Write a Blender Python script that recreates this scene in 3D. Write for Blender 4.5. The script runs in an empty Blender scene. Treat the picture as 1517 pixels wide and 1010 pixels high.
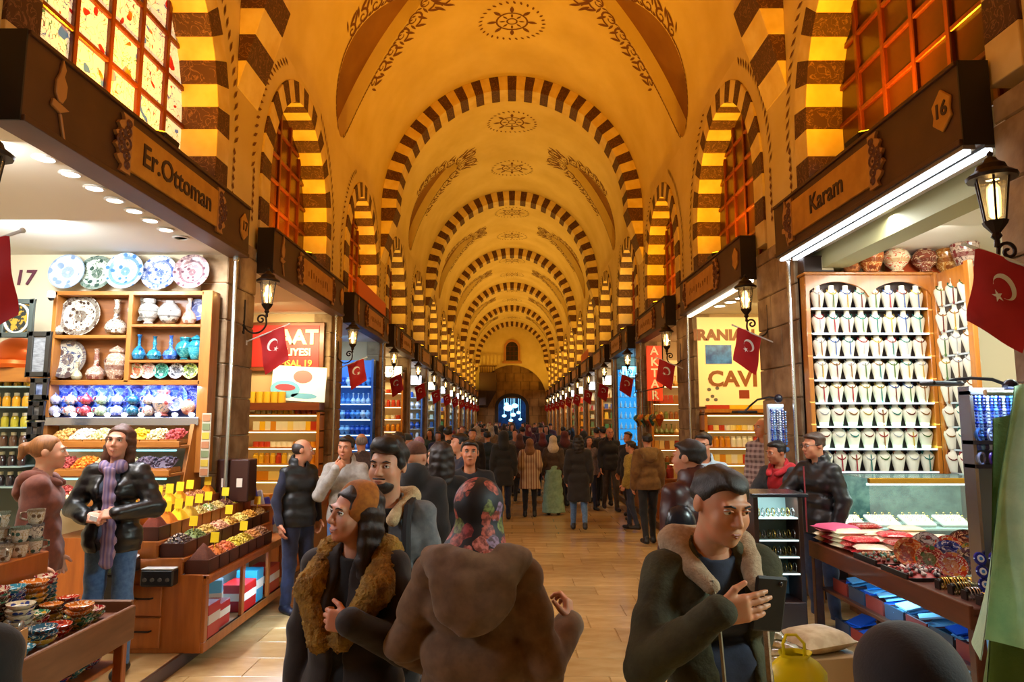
import bpy, bmesh, math, random, time
import numpy as np
from mathutils import Vector, Matrix, Euler

T00 = time.time()
random.seed(7)
RNG = np.random.default_rng(7)
PI = math.pi
sc = bpy.context.scene
COL = sc.collection

# ------------------------------------------------------------------ camera, world, exposure
FPX, CXP, CYP, HOR = 1000.0, 758.5, 505.0, 620.0
CAMZ = 1.95
PITCH_UP = math.atan((HOR - CYP) / FPX)
cd = bpy.data.cameras.new('camera')
cd.sensor_fit = 'HORIZONTAL'
cd.sensor_width = 36.0
cd.lens = 36.0 * FPX / 1517.0
cd.clip_start = 0.05
cd.clip_end = 300
cam = bpy.data.objects.new('camera', cd)
cam.location = (0, 0, CAMZ)
cam.rotation_euler = (PI / 2 + PITCH_UP, 0, 0)
COL.objects.link(cam)
sc.camera = cam

w = bpy.data.worlds.new('world')
sc.world = w
w.use_nodes = True
w.node_tree.nodes['Background'].inputs[0].default_value = (0.30, 0.22, 0.14, 1)
w.node_tree.nodes['Background'].inputs[1].default_value = 0.05

sc.view_settings.view_transform = 'Standard'
sc.view_settings.look = 'None'
sc.view_settings.gamma = 1.0
sc.view_settings.use_curve_mapping = False
sc.view_settings.exposure = 0.0
cy = sc.cycles
cy.use_denoising = True
cy.max_bounces = 6
cy.diffuse_bounces = 3
cy.glossy_bounces = 3
cy.transmission_bounces = 4
cy.transparent_max_bounces = 6
cy.sample_clamp_indirect = 3.0
cy.caustics_reflective = False
cy.caustics_refractive = False


def P(u, v, y):
    """photo pixel + distance along the hall -> (x, z)"""
    a = (u - CXP) / FPX
    b = (CYP - v) / FPX
    fw = math.cos(PITCH_UP) - b * math.sin(PITCH_UP)
    up = math.sin(PITCH_UP) + b * math.cos(PITCH_UP)
    return a * y / fw, CAMZ + up * y / fw


def G(u, v, z=0.0):
    """photo pixel on a level surface of height z -> (x, y)"""
    a = (u - CXP) / FPX
    b = (CYP - v) / FPX
    fw = math.cos(PITCH_UP) - b * math.sin(PITCH_UP)
    up = math.sin(PITCH_UP) + b * math.cos(PITCH_UP)
    t = (z - CAMZ) / up
    return a * t, fw * t


# ------------------------------------------------------------------ materials
def s2l(c):
    out = []
    for x in c[:3]:
        x = x / 255.0
        out.append(x / 12.92 if x <= 0.04045 else ((x + 0.055) / 1.055) ** 2.4)
    return out


def rgba(c):
    return tuple(s2l(c)) + (1.0,)


MATS = {}


class NT:
    def __init__(self, name):
        self.m = bpy.data.materials.new(name)
        self.m.use_nodes = True
        self.t = self.m.node_tree
        self.b = self.t.nodes['Principled BSDF']

    def n(self, typ, **kw):
        nd = self.t.nodes.new(typ)
        for k, v in kw.items():
            setattr(nd, k, v)
        return nd

    def l(self, a, b):
        self.t.links.new(a, b)

    def coord(self, scale=(1, 1, 1), kind='Object'):
        tc = self.n('ShaderNodeTexCoord')
        mp = self.n('ShaderNodeMapping')
        mp.inputs['Scale'].default_value = scale
        self.l(tc.outputs[kind], mp.inputs['Vector'])
        return mp.outputs['Vector']

    def ramp(self, fac, stops, interp='LINEAR'):
        r = self.n('ShaderNodeValToRGB')
        r.color_ramp.interpolation = interp
        el = r.color_ramp.elements
        while len(el) < len(stops):
            el.new(0.5)
        for e, (p, c) in zip(el, stops):
            e.position = p
            e.color = rgba(c)
        self.l(fac, r.inputs['Fac'])
        return r.outputs['Color']

    def noise(self, vec, scale=5, detail=3, rough=.55, dist=0.0):
        nn = self.n('ShaderNodeTexNoise')
        nn.inputs['Scale'].default_value = scale
        nn.inputs['Detail'].default_value = detail
        nn.inputs['Roughness'].default_value = rough
        nn.inputs['Distortion'].default_value = dist
        self.l(vec, nn.inputs['Vector'])
        return nn.outputs['Fac']

    def mix(self, fac, a, b, mode='MIX'):
        mx = self.n('ShaderNodeMix', data_type='RGBA', blend_type=mode)
        if isinstance(fac, (int, float)):
            mx.inputs[0].default_value = fac
        else:
            self.l(fac, mx.inputs[0])
        for i, c in ((6, a), (7, b)):
            if isinstance(c, (tuple, list)):
                mx.inputs[i].default_value = rgba(c)
            else:
                self.l(c, mx.inputs[i])
        return mx.outputs[2]

    def math(self, op, a, b=None):
        mt = self.n('ShaderNodeMath', operation=op)
        for i, c in ((0, a), (1, b)):
            if c is None:
                continue
            if isinstance(c, (int, float)):
                mt.inputs[i].default_value = c
            else:
                self.l(c, mt.inputs[i])
        return mt.outputs[0]

    def sep(self, vec):
        s = self.n('ShaderNodeSeparateXYZ')
        self.l(vec, s.inputs[0])
        return s.outputs

    def bump(self, fac, strength=.3, dist=.01):
        bp = self.n('ShaderNodeBump')
        bp.inputs['Strength'].default_value = strength
        bp.inputs['Distance'].default_value = dist
        self.l(fac, bp.inputs['Height'])
        self.l(bp.outputs['Normal'], self.b.inputs['Normal'])

    def base(self, col, rough=.6, metal=0.0):
        if isinstance(col, (tuple, list)):
            self.b.inputs['Base Color'].default_value = rgba(col)
        else:
            self.l(col, self.b.inputs['Base Color'])
        self.b.inputs['Roughness'].default_value = rough
        self.b.inputs['Metallic'].default_value = metal
        return self


def M(col, rough=.6, metal=0.0, col2=None, scale=6, bump=0.0, bscale=None, rnd=0.0, stretch=(1, 1, 1),
      emit=None, es=0.0, trans=0.0, coat=0.0, lo=.35, hi=.65, alpha=1.0, detail=3, bdist=.01, sheen=0.0):
    key = (tuple(col), rough, metal, tuple(col2) if col2 else None, scale, bump, bscale, rnd, stretch,
           tuple(emit) if emit else None, es, trans, coat, lo, hi, alpha, detail, bdist, sheen)
    if key in MATS:
        return MATS[key]
    t = NT('mat_%03d' % len(MATS))
    c = None
    vec = None
    if col2 or bump:
        vec = t.coord(stretch)
    if col2:
        f = t.noise(vec, scale, detail)
        c = t.ramp(f, [(lo, col), (hi, col2)])
    if rnd:
        oi = t.n('ShaderNodeObjectInfo')
        hv = t.n('ShaderNodeHueSaturation')
        mr = t.n('ShaderNodeMapRange')
        mr.inputs['To Min'].default_value = 1 - rnd
        mr.inputs['To Max'].default_value = 1 + rnd
        t.l(oi.outputs['Random'], mr.inputs['Value'])
        t.l(mr.outputs[0], hv.inputs['Value'])
        if c is None:
            hv.inputs['Color'].default_value = rgba(col)
        else:
            t.l(c, hv.inputs['Color'])
        c = hv.outputs['Color']
    t.base(c if c is not None else col, rough, metal)
    if bump:
        t.bump(t.noise(vec, bscale or scale * 3, 4), bump, bdist)
    if emit:
        t.b.inputs['Emission Color'].default_value = rgba(emit)
        t.b.inputs['Emission Strength'].default_value = es
    if trans:
        t.b.inputs['Transmission Weight'].default_value = trans
    if coat:
        t.b.inputs['Coat Weight'].default_value = coat
        t.b.inputs['Coat Roughness'].default_value = .1
    if sheen:
        t.b.inputs['Sheen Weight'].default_value = sheen
    if alpha < 1:
        t.b.inputs['Alpha'].default_value = alpha
    MATS[key] = t.m
    return t.m


def EM(col, s):
    return M((20, 20, 20), .5, emit=col, es=s)


def wood(c1, c2, rough=.45, scale=3.0, axis=2, coat=.15):
    st = [6, 6, 6]
    st[axis] = .7
    return M(c1, rough, col2=c2, scale=scale, stretch=tuple(st), bump=.06, coat=coat, lo=.3, hi=.7, detail=5)


# ------------------------------------------------------------------ mesh builder
def mesh_np(name, V, F):
    """V (n,3) array, F (m,4) or (m,3) int array"""
    me = bpy.data.meshes.new(name)
    V = np.asarray(V, dtype=np.float32)
    F = np.asarray(F, dtype=np.int32)
    k = F.shape[1]
    me.vertices.add(len(V))
    me.vertices.foreach_set('co', V.ravel())
    me.loops.add(F.size)
    me.loops.foreach_set('vertex_index', F.ravel())
    me.polygons.add(len(F))
    me.polygons.foreach_set('loop_start', np.arange(0, F.size, k, dtype=np.int32))
    me.polygons.foreach_set('loop_total', np.full(len(F), k, dtype=np.int32))
    me.update(calc_edges=True)
    return me


class MB:
    def __init__(self):
        self.v = []
        self.f = []
        self.mi = []
        self.X = None

    def add(self, vs, fs, m=0):
        o = len(self.v)
        if self.X is not None:
            vs = [self.X @ Vector(p) for p in vs]
        self.v.extend([tuple(p) for p in vs])
        for f in fs:
            self.f.append(tuple(i + o for i in f))
            self.mi.append(m)
        return self

    def box(self, c, s, m=0, rz=0.0, rx=0.0, ry=0.0, taper=1.0):
        hx, hy, hz = s[0] / 2, s[1] / 2, s[2] / 2
        R = Euler((rx, ry, rz)).to_matrix()
        vs = []
        for z in (-hz, hz):
            k = taper if z > 0 else 1.0
            for (x, y) in ((-hx, -hy), (hx, -hy), (hx, hy), (-hx, hy)):
                vs.append(R @ Vector((x * k, y * k, z)) + Vector(c))
        return self.add(vs, [(0, 3, 2, 1), (4, 5, 6, 7), (0, 1, 5, 4), (1, 2, 6, 5), (2, 3, 7, 6), (3, 0, 4, 7)], m)

    def b2(self, x0, x1, y0, y1, z0, z1, m=0):
        return self.box(((x0 + x1) / 2, (y0 + y1) / 2, (z0 + z1) / 2), (abs(x1 - x0), abs(y1 - y0), abs(z1 - z0)), m)

    def lathe(self, prof, seg=16, c=(0, 0, 0), R=None, m=0, sx=1.0, sy=1.0, caps=True):
        vs, fs = [], []
        n = len(prof)
        for (r, z) in prof:
            for i in range(seg):
                a = 2 * PI * i / seg
                p = Vector((r * math.cos(a) * sx, r * math.sin(a) * sy, z))
                if R is not None:
                    p = R @ p
                vs.append(p + Vector(c))
        for j in range(n - 1):
            for i in range(seg):
                i2 = (i + 1) % seg
                fs.append((j * seg + i, j * seg + i2, (j + 1) * seg + i2, (j + 1) * seg + i))
        if caps:
            if prof[0][0] > 1e-5:
                fs.append(tuple(reversed(range(seg))))
            if prof[-1][0] > 1e-5:
                fs.append(tuple((n - 1) * seg + i for i in range(seg)))
        return self.add(vs, fs, m)

    def cyl(self, a, b, r, r2=None, seg=10, m=0):
        return self.tube([a, b], [r, r if r2 is None else r2], seg, m)

    def tube(self, pts, r, seg=8, m=0, closed=False, caps=True):
        pts = [Vector(p) for p in pts]
        n = len(pts)
        rs = r if isinstance(r, (list, tuple)) else [r] * n
        vs, fs = [], []
        up = None
        for i, p in enumerate(pts):
            if closed:
                t = pts[(i + 1) % n] - pts[i - 1]
            else:
                t = pts[min(i + 1, n - 1)] - pts[max(i - 1, 0)]
            if t.length < 1e-9:
                t = Vector((0, 0, 1))
            t.normalize()
            if up is None:
                up = Vector((0, 0, 1)) if abs(t.z) < .9 else Vector((1, 0, 0))
            u = t.cross(up)
            if u.length < 1e-6:
                u = t.orthogonal()
            u.normalize()
            up = u.cross(t).normalized()
            for k in range(seg):
                a = 2 * PI * k / seg
                vs.append(p + (u * math.cos(a) + up * math.sin(a)) * rs[i])
        rng = n if closed else n - 1
        for i in range(rng):
            j = (i + 1) % n
            for k in range(seg):
                k2 = (k + 1) % seg
                fs.append((i * seg + k, i * seg + k2, j * seg + k2, j * seg + k))
        if caps and not closed:
            fs.append(tuple(range(seg))[::-1])
            fs.append(tuple((n - 1) * seg + k for k in range(seg)))
        return self.add(vs, fs, m)

    def sphere(self, c, r, seg=12, rings=8, m=0, R=None):
        if isinstance(r, (int, float)):
            r = (r, r, r)
        vs, fs = [], []
        for j in range(rings + 1):
            ph = -PI / 2 + PI * j / rings
            for i in range(seg):
                a = 2 * PI * i / seg
                p = Vector((r[0] * math.cos(ph) * math.cos(a), r[1] * math.cos(ph) * math.sin(a), r[2] * math.sin(ph)))
                if R is not None:
                    p = R @ p
                vs.append(p + Vector(c))
        for j in range(rings):
            for i in range(seg):
                i2 = (i + 1) % seg
                fs.append((j * seg + i, j * seg + i2, (j + 1) * seg + i2, (j + 1) * seg + i))
        return self.add(vs, fs, m)

    def prism(self, poly, d, X=None, m=0):
        """poly: 2-D outline (x,z) ccw seen from -y; extruded 0..d along +y, then X"""
        n = len(poly)
        vs = [Vector((p[0], 0, p[1])) for p in poly] + [Vector((p[0], d, p[1])) for p in poly]
        if X is not None:
            vs = [X @ p for p in vs]
        fs = [tuple(range(n)), tuple(reversed(range(n, 2 * n)))]
        for i in range(n):
            j = (i + 1) % n
            fs.append((i, i + n, j + n, j))
        return self.add(vs, fs, m)

    def mesh(self, name, mats, smooth=True, bevel=0.0, ang=35):
        me = bpy.data.meshes.new(name)
        me.from_pydata(self.v, [], self.f)
        if not isinstance(mats, (list, tuple)):
            mats = [mats]
        for mm in mats:
            me.materials.append(mm)
        if len(mats) > 1:
            me.polygons.foreach_set('material_index', self.mi)
        if bevel > 0:
            bm = bmesh.new()
            bm.from_mesh(me)
            bmesh.ops.remove_doubles(bm, verts=bm.verts, dist=1e-5)
            es = [e for e in bm.edges if len(e.link_faces) == 2 and e.calc_face_angle(0) > .6]
            bmesh.ops.bevel(bm, geom=es, offset=bevel, segments=1, affect='EDGES', profile=.5)
            bm.to_mesh(me)
            bm.free()
        if smooth:
            me.polygons.foreach_set('use_smooth', [True] * len(me.polygons))
            me.update()
            me.set_sharp_from_angle(angle=math.radians(ang))
        me.update()
        return me

    def build(self, name, mats, parent=None, **kw):
        return ob(name, self.mesh(name, mats, **kw), parent)


def ob(name, me, parent=None, loc=None, rot=None, scale=None):
    o = bpy.data.objects.new(name, me)
    COL.objects.link(o)
    if parent is not None:
        o.parent = parent
    if loc is not None:
        o.location = loc
    if rot is not None:
        o.rotation_euler = rot
    if scale is not None:
        o.scale = (scale,) * 3 if isinstance(scale, (int, float)) else scale
    return o


def tag(o, label=None, cat=None, group=None, kind=None):
    if label:
        o['label'] = label
    if cat:
        o['category'] = cat
    if group:
        o['group'] = group
    if kind:
        o['kind'] = kind
    return o


def thing(name, label, cat, loc=(0, 0, 0), rz=0.0, group=None, scale=None):
    o = bpy.data.objects.new(name, None)
    o.empty_display_size = .05
    COL.objects.link(o)
    o.location = loc
    o.rotation_euler = (0, 0, rz)
    if scale:
        o.scale = (scale,) * 3 if isinstance(scale, (int, float)) else scale
    return tag(o, label, cat, group)


def struct_root(name, loc=(0, 0, 0)):
    o = bpy.data.objects.new(name, None)
    COL.objects.link(o)
    o.location = loc
    o['kind'] = 'structure'
    return o


def struct(o):
    o['kind'] = 'structure'
    return o


def ctree(o, parent=None, loc=None, rz=None, label=None, group=None, scale=None):
    c = o.copy()
    COL.objects.link(c)
    c.parent = parent
    if loc is not None:
        c.location = loc
    if rz is not None:
        c.rotation_euler = (0, 0, rz)
    if scale is not None:
        c.scale = (scale,) * 3 if isinstance(scale, (int, float)) else scale
    if label:
        c['label'] = label
    if group:
        c['group'] = group
    for ch in o.children:
        ctree(ch, c)
    return c


def text_mesh(txt, size=.1, ext=.004, align='CENTER', bold=0.0, shear=0.0, sx=1.0):
    cu = bpy.data.curves.new('t', 'FONT')
    cu.body = txt
    cu.size = size
    cu.extrude = ext
    cu.align_x = align
    cu.align_y = 'CENTER'
    cu.offset = bold
    cu.shear = shear
    cu.resolution_u = 3
    o = bpy.data.objects.new('t', cu)
    COL.objects.link(o)
    o.scale = (sx, 1, 1)
    dg = bpy.context.evaluated_depsgraph_get()
    me = bpy.data.meshes.new_from_object(o.evaluated_get(dg))
    if sx != 1.0:
        me.transform(Matrix.Diagonal((sx, 1, 1, 1)))
    bpy.data.objects.remove(o)
    bpy.data.curves.remove(cu)
    return me


def area_light(name, loc, power, col, size, size_y=None, direction=(0, 0, -1), spread=PI, parent=None):
    ld = bpy.data.lights.new(name, 'AREA')
    ld.energy = power
    ld.color = s2l(col)
    ld.shape = 'RECTANGLE' if size_y else 'SQUARE'
    ld.size = size
    if size_y:
        ld.size_y = size_y
    ld.spread = spread
    o = bpy.data.objects.new(name, ld)
    COL.objects.link(o)
    o.location = loc
    o.rotation_euler = Vector(direction).to_track_quat('-Z', 'Y').to_euler()
    if parent is not None:
        o.parent = parent
    return o


def point_light(name, loc, power, col, r=.05, parent=None):
    ld = bpy.data.lights.new(name, 'POINT')
    ld.energy = power
    ld.color = s2l(col)
    ld.shadow_soft_size = r
    o = bpy.data.objects.new(name, ld)
    COL.objects.link(o)
    o.location = loc
    if parent is not None:
        o.parent = parent
    return o
# ------------------------------------------------------------------ the hall
PT = 4.23
C0 = 5.53
def ck(k): return C0 + PT * k
HALF = PT / 2
A_, ZS, RISE = 3.15, 7.0, 3.35
YEND = ck(12) + HALF
FZ0, FZ1 = 3.70, 4.27
WF = 2.9

m_plaster = M((232, 204, 140), .75, col2=(214, 182, 112), scale=.8, bump=.1, bscale=9, lo=.3, hi=.7)
m_recess = M((150, 100, 40), .8, col2=(134, 86, 32), scale=1.2)  # darker paint, with the shade of the recess put into the colour too
m_paint = M((112, 62, 34), .8)
def _dark_vous():
    t = NT('voussoir_dark')
    v = t.coord()
    nz = t.noise(v, 7, 2, .5, 2.5)
    c = t.ramp(nz, [(.46, (74, 38, 24)), (.49, (128, 84, 58)), (.53, (72, 36, 22))])
    t.base(c, .7)
    return t.m
m_vd = _dark_vous()
m_vl = M((230, 200, 138), .7, col2=(214, 176, 108), scale=3, bump=.12, bscale=14)
m_stone = M((168, 140, 104), .85, col2=(126, 98, 68), scale=4, bump=.5, bscale=16, rnd=.12)
m_stone_far = M((160, 128, 88), .85, col2=(132, 104, 70), scale=2, bump=.4, bscale=10)
m_bar = wood((108, 40, 18), (84, 28, 12), .45)
m_tile = M((206, 172, 118), .2, col2=(184, 146, 92), scale=3.2, rnd=.13, lo=.3, hi=.7, bump=.03, bscale=5, stretch=(1, 2.5, 1))
m_grout = M((150, 118, 76), .6)
m_dark = M((34, 22, 16), .5)
m_inner = M((222, 206, 172), .7)

# --- floor
floor = MB()
floor.b2(-6.4, 6.4, -7, YEND + 12, -.2, -.006)
def _floor_mat():
    t = NT('floor_far')
    v = t.coord()
    br = t.n('ShaderNodeTexBrick')
    br.inputs['Scale'].default_value = 1.0
    br.inputs['Brick Width'].default_value = .8
    br.inputs['Row Height'].default_value = .4
    br.inputs['Mortar Size'].default_value = .006
    br.inputs['Color1'].default_value = rgba((200, 166, 112))
    br.inputs['Color2'].default_value = rgba((180, 142, 88))
    br.inputs['Mortar'].default_value = rgba((140, 108, 68))
    t.l(v, br.inputs['Vector'])
    nz = t.noise(v, 2.0)
    c = t.mix(t.math('MULTIPLY', nz, .35), br.outputs['Color'], (150, 112, 66))
    t.base(c, .2)
    return t.m
fl = struct(floor.build('floor', _floor_mat(), smooth=False))
tl = MB()
tl.box((0, 0, -.01), (.79, .393, .02))
tile_me = tl.mesh('floor_tile', m_tile, bevel=.003)
row = 0
y = 1.2
while y < 11.8:
    off = [0, .42, .2, .6][row % 4]
    x = -2.66 + off - .8
    while x < 2.7:
        x0, x1 = max(x, -2.62), min(x + .8, 2.62)
        if x1 - x0 > .12:
            ob('floor_tile', tile_me, fl, ((x0 + x1) / 2, y, random.uniform(-.0008, .0008)), None, ((x1 - x0) / .8, 1, 1))
        x += .8
    y += .4
    row += 1

for s, nm in ((-1, 'left'), (1, 'right')):
    b = MB()
    b.b2(s * 2.62, s * 6.3, -6, YEND, 0, .1)
    o = struct(b.build('floor_ledge_' + nm, m_tile, smooth=False))
    b = MB()
    b.b2(s * 2.605, s * 2.63, -6, YEND, 0, .104)
    struct(b.build('baseboard_' + nm, M((70, 44, 26), .4), smooth=False))

# --- side walls above the shops, with arched openings
WO, WI, WSP, WRO = 1.62, 1.32, 5.0, 1.9     # outer/inner half width, spring height, outer rise
def arch_z(t, hw, rise):
    return WSP + rise * math.sqrt(max(0, 1 - (t / hw) ** 2))
for s, nm in ((-1, 'left'), (1, 'right')):
    b = MB()
    for k in range(-2, 13):
        c = ck(k)
        ts = [-HALF, -1.8] + [-WO * math.cos(PI * i / 28) for i in range(29)] + [1.8, HALF]
        lo = []
        for t in ts:
            lo.append(4.0 if abs(t) > WO + .001 else (WSP if abs(abs(t) - WO) < .001 else arch_z(t, WO, WRO)))
        for i in range(len(ts) - 1):
            a0, a1 = lo[i], lo[i + 1]
            if abs(abs(ts[i]) - WO) < .001 and i + 1 < len(ts) and abs(ts[i + 1]) > WO: a0 = 4.0
            if abs(abs(ts[i + 1]) - WO) < .001 and abs(ts[i]) > WO: a1 = 4.0
            x = s * A_
            b.add([(x, c + ts[i], a0), (x, c + ts[i + 1], a1), (x, c + ts[i + 1], ZS), (x, c + ts[i], ZS)], [(0, 1, 2, 3) if s < 0 else (3, 2, 1, 0)])
        # returns beside the opening
        for q in (-1, 1):
            b.b2(s * (A_ + .01), s * (A_ + .45), c + q * WO, c + q * HALF, 4.0, ZS - .2)
    struct(b.build('wall_' + nm, m_plaster, ang=20))
    # outer shell closes the place behind the shops
    b = MB()
    b.b2(s * 6.25, s * 6.4, -7, YEND + 12, 0, 8)
    b.b2(s * 3.6, s * 6.3, -7, YEND + 12, 7.0, 7.1)
    struct(b.build('wall_outer_' + nm, m_inner, smooth=False))

# --- vault
BAY = 2 * PT
def vpos(y, th, off=0.0):
    n = Vector((math.cos(th) / A_, 0, -math.sin(th) / RISE)).normalized()
    return Vector((-A_ * math.cos(th), y, ZS + RISE * math.sin(th))) + n * off
TH0, TH1 = .03, 1.02
def lens_w(th):
    if th <= TH0 or th >= TH1: return 0.0
    u = (th - TH0) / (TH1 - TH0)
    return .68 * (math.sin(PI * u ** .85)) ** .8
ths = [0.0] + list(np.linspace(TH0, TH1, 46)) + list(np.linspace(TH1 + .03, PI / 2, 16))
ths = ths + [PI - t for t in ths[-2::-1]]
vs, fs, mi = [], [], []
cc = BAY / 2
for th in ths:
    t2 = min(th, PI - th)
    hw = lens_w(t2)
    dp = -.22 * max(0, min(1, min(t2 - TH0, TH1 - t2) * 3.2 / .06)) if hw > 0 else 0.0
    row = [((cc - hw - .06) * i / 6, 0.0) for i in range(7)] + [(cc - hw + 2 * hw * i / 8, dp) for i in range(9)]
    row += [(BAY - y_, 0.0) for y_, _ in row[6::-1]]
    for yy, d in row: vs.append(vpos(yy, th, d))
nc = 23
for j in range(len(ths) - 1):
    for i in range(nc - 1):
        a = j * nc + i
        fs.append((a, a + 1, a + nc + 1, a + nc))
        tm = min((ths[j] + ths[j + 1]) / 2, PI - (ths[j] + ths[j + 1]) / 2)
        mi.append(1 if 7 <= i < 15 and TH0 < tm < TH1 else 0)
fs = [f[::-1] for f in fs]
b = MB(); b.v = [tuple(v) for v in vs]; b.f = fs; b.mi = mi
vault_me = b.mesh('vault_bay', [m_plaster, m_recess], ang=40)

def ribbon(b, pts, wid):
    """painted stroke on the vault: pts (y, th); wid metres or list"""
    n = len(pts)
    vs = []
    for i, (yy, th) in enumerate(pts):
        p0 = pts[max(i - 1, 0)]; p1 = pts[min(i + 1, n - 1)]
        dy, ds = p1[0] - p0[0], (p1[1] - p0[1]) * 3.25
        L = math.hypot(dy, ds) or 1
        ww = (wid[i] if isinstance(wid, list) else wid) / 2
        oy, ot = -ds / L * ww, dy / L * ww / 3.25
        vs.append(vpos(yy + oy, th + ot, .006)); vs.append(vpos(yy - oy, th - ot, .006))
    b.add(vs, [(2 * i, 2 * i + 1, 2 * i + 3, 2 * i + 2) for i in range(n - 1)])

def leaf(b, yy, th, ang, L, wd):
    pts = []; ws = []
    for i in range(5):
        t = i / 4
        pts.append((yy + math.cos(ang) * L * t, th + math.sin(ang) * L * t / 3.25))
        ws.append(max(.004, wd * math.sin(PI * (t * .85 + .1))))
    ribbon(b, pts, ws)

def spiral(b, yy, th, r, a0, turns, sgn, wd):
    pts = []; ws = []
    n = 16
    for i in range(n + 1):
        t = i / n
        rr = r * (1 - .85 * t)
        a = a0 + sgn * 2 * PI * turns * t
        pts.append((yy + rr * math.cos(a), th + rr * math.sin(a) / 3.25)); ws.append(wd * (1 - .5 * t))
    ribbon(b, pts, ws)

def vault_paint():
    b = MB()
    for side in (0, 1):
        f = (lambda t: t) if side == 0 else (lambda t: PI - t)
        dr = 1 if side == 0 else -1
        # leaf border round the lozenge
        N = 40
        for q in (-1, 1):
            for i in range(N):
                t = TH0 + (TH1 - TH0) * (i + .5) / N
                hw = lens_w(t) + .10
                leaf(b, BAY / 2 + q * hw, f(t), (1.2 if q > 0 else PI - 1.2) * dr, .10, .045)
                if i % 2 == 0:
                    t2 = TH0 + (TH1 - TH0) * (i + 1.5) / N
                    ribbon(b, [(BAY / 2 + q * hw, f(t)), (BAY / 2 + q * (lens_w(t2) + .1), f(t2))], .018)
            # scroll sprays climbing to the crown
            for i in range(7):
                t = .50 + .105 * i
                hw = lens_w(t) + .22 + (.0 if i < 5 else -.05)
                if t > TH1: hw = .22 + .05 * (i - 5)
                yy = BAY / 2 + q * hw
                r = .13 + .025 * i
                spiral(b, yy, f(t), r, (0 if q > 0 else PI), 1.25, q * dr, .05)
                leaf(b, yy + q * r, f(t), (1.5 - .5 * q) * dr, .28, .07)
                leaf(b, yy, f(t + .03), (1.57 + .9 * -q) * dr, .3, .06)
                leaf(b, yy + q * .1, f(t - .03), (1.57 - 1.2 * q) * dr, .22, .05)
        for i in range(9):
            leaf(b, BAY / 2 + .12 * (i - 4), f(TH1 + .05), (PI / 2 - .22 * (i - 4)) * dr, .42 - .02 * abs(i - 4), .07)
    # crown medallions
    for yc in (2.3, 5.85):
        for i in range(30):
            a = 2 * PI * i / 30
            yy, tt = yc + .62 * math.sin(a), PI / 2 + .66 * math.cos(a) / 3.25
            leaf(b, yy, tt, math.atan2(math.cos(a), math.sin(a)) + .5, .1, .05)
        ring = [(yc + .30 * math.sin(2 * PI * i / 24), PI / 2 + .34 * math.cos(2 * PI * i / 24) / 3.25) for i in range(25)]
        ribbon(b, ring, .04)
        ring = [(yc + .10 * math.sin(2 * PI * i / 16), PI / 2 + .11 * math.cos(2 * PI * i / 16) / 3.25) for i in range(17)]
        ribbon(b, ring, .035)
        for i in range(8):
            a = 2 * PI * i / 8
            leaf(b, yc + .32 * math.sin(a), PI / 2 + .35 * math.cos(a) / 3.25, math.atan2(math.cos(a), math.sin(a)), .2, .09)
            leaf(b, yc + .14 * math.sin(a), PI / 2 + .15 * math.cos(a) / 3.25, math.atan2(math.cos(a), math.sin(a)), .13, .05)
    return b.mesh('painted_scroll', m_paint, smooth=False)
paint_me = vault_paint()
Y0A = ck(0) + HALF            # first rib in front of the camera
ceil_root = struct_root('ceiling')
for j in range(-2, 6):
    y0 = Y0A + BAY * j
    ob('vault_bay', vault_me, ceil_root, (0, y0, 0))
    o = ob('painted_scroll', paint_me, ceil_root, (0, y0, 0))
    o['kind'] = 'stuff'

# --- transverse ribs of striped voussoirs
NV, RT, RD = 43, .36, .62
def rib_block(th0, th1):
    vs = []
    for dy in (-RD / 2, RD / 2):
        for th, off in ((th0, .0), (th1, .0), (th1, RT), (th0, RT)):
            vs.append(vpos(dy, th, off))
    return vs
BF = [(0, 1, 2, 3), (7, 6, 5, 4), (0, 4, 5, 1), (1, 5, 6, 2), (2, 6, 7, 3), (3, 7, 4, 0)]
rib_me = []
for i in range(NV):
    vs = rib_block(PI * i / NV, PI * (i + 1) / NV)
    b = MB(); b.add(vs, BF)
    rib_me.append((b, m_vd if i % 2 == 1 else m_vl))
for sd in (-1, 1):
    nb = 4
    for i in range(nb):
        z0, z1 = ZS - (i + 1) * .32, ZS - i * .32
        p0, p1 = RT * (1 - (i + 1) / nb) + .012, RT * (1 - i / nb) + .012
        b = MB()
        b.add([(sd * A_, -RD / 2, z0), (sd * A_, -RD / 2, z1), (sd * (A_ - p1), -RD / 2, z1), (sd * (A_ - p0), -RD / 2, z0),
               (sd * A_, RD / 2, z0), (sd * A_, RD / 2, z1), (sd * (A_ - p1), RD / 2, z1), (sd * (A_ - p0), RD / 2, z0)], BF)
        rib_me.append((b, m_vd if i % 2 == 0 else m_vl))
rib_meshes = [b.mesh('voussoir', mm, bevel=.006, smooth=False) for b, mm in rib_me]
for j in range(-1, 7):
    r = struct_root('trim_%d' % (j + 2), (0, Y0A + BAY * j, 0))
    if 0 <= j <= 3:
        for me in rib_meshes:
            ob('voussoir', me, r)
    else:
        for nm, mm in (('dark_voussoirs', m_vd), ('pale_voussoirs', m_vl)):
            bb = MB()
            for b, m2 in rib_me:
                if m2 is mm: bb.add(b.v, b.f)
            bb.build(nm, mm, r, smooth=False)['kind'] = 'stuff'

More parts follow.
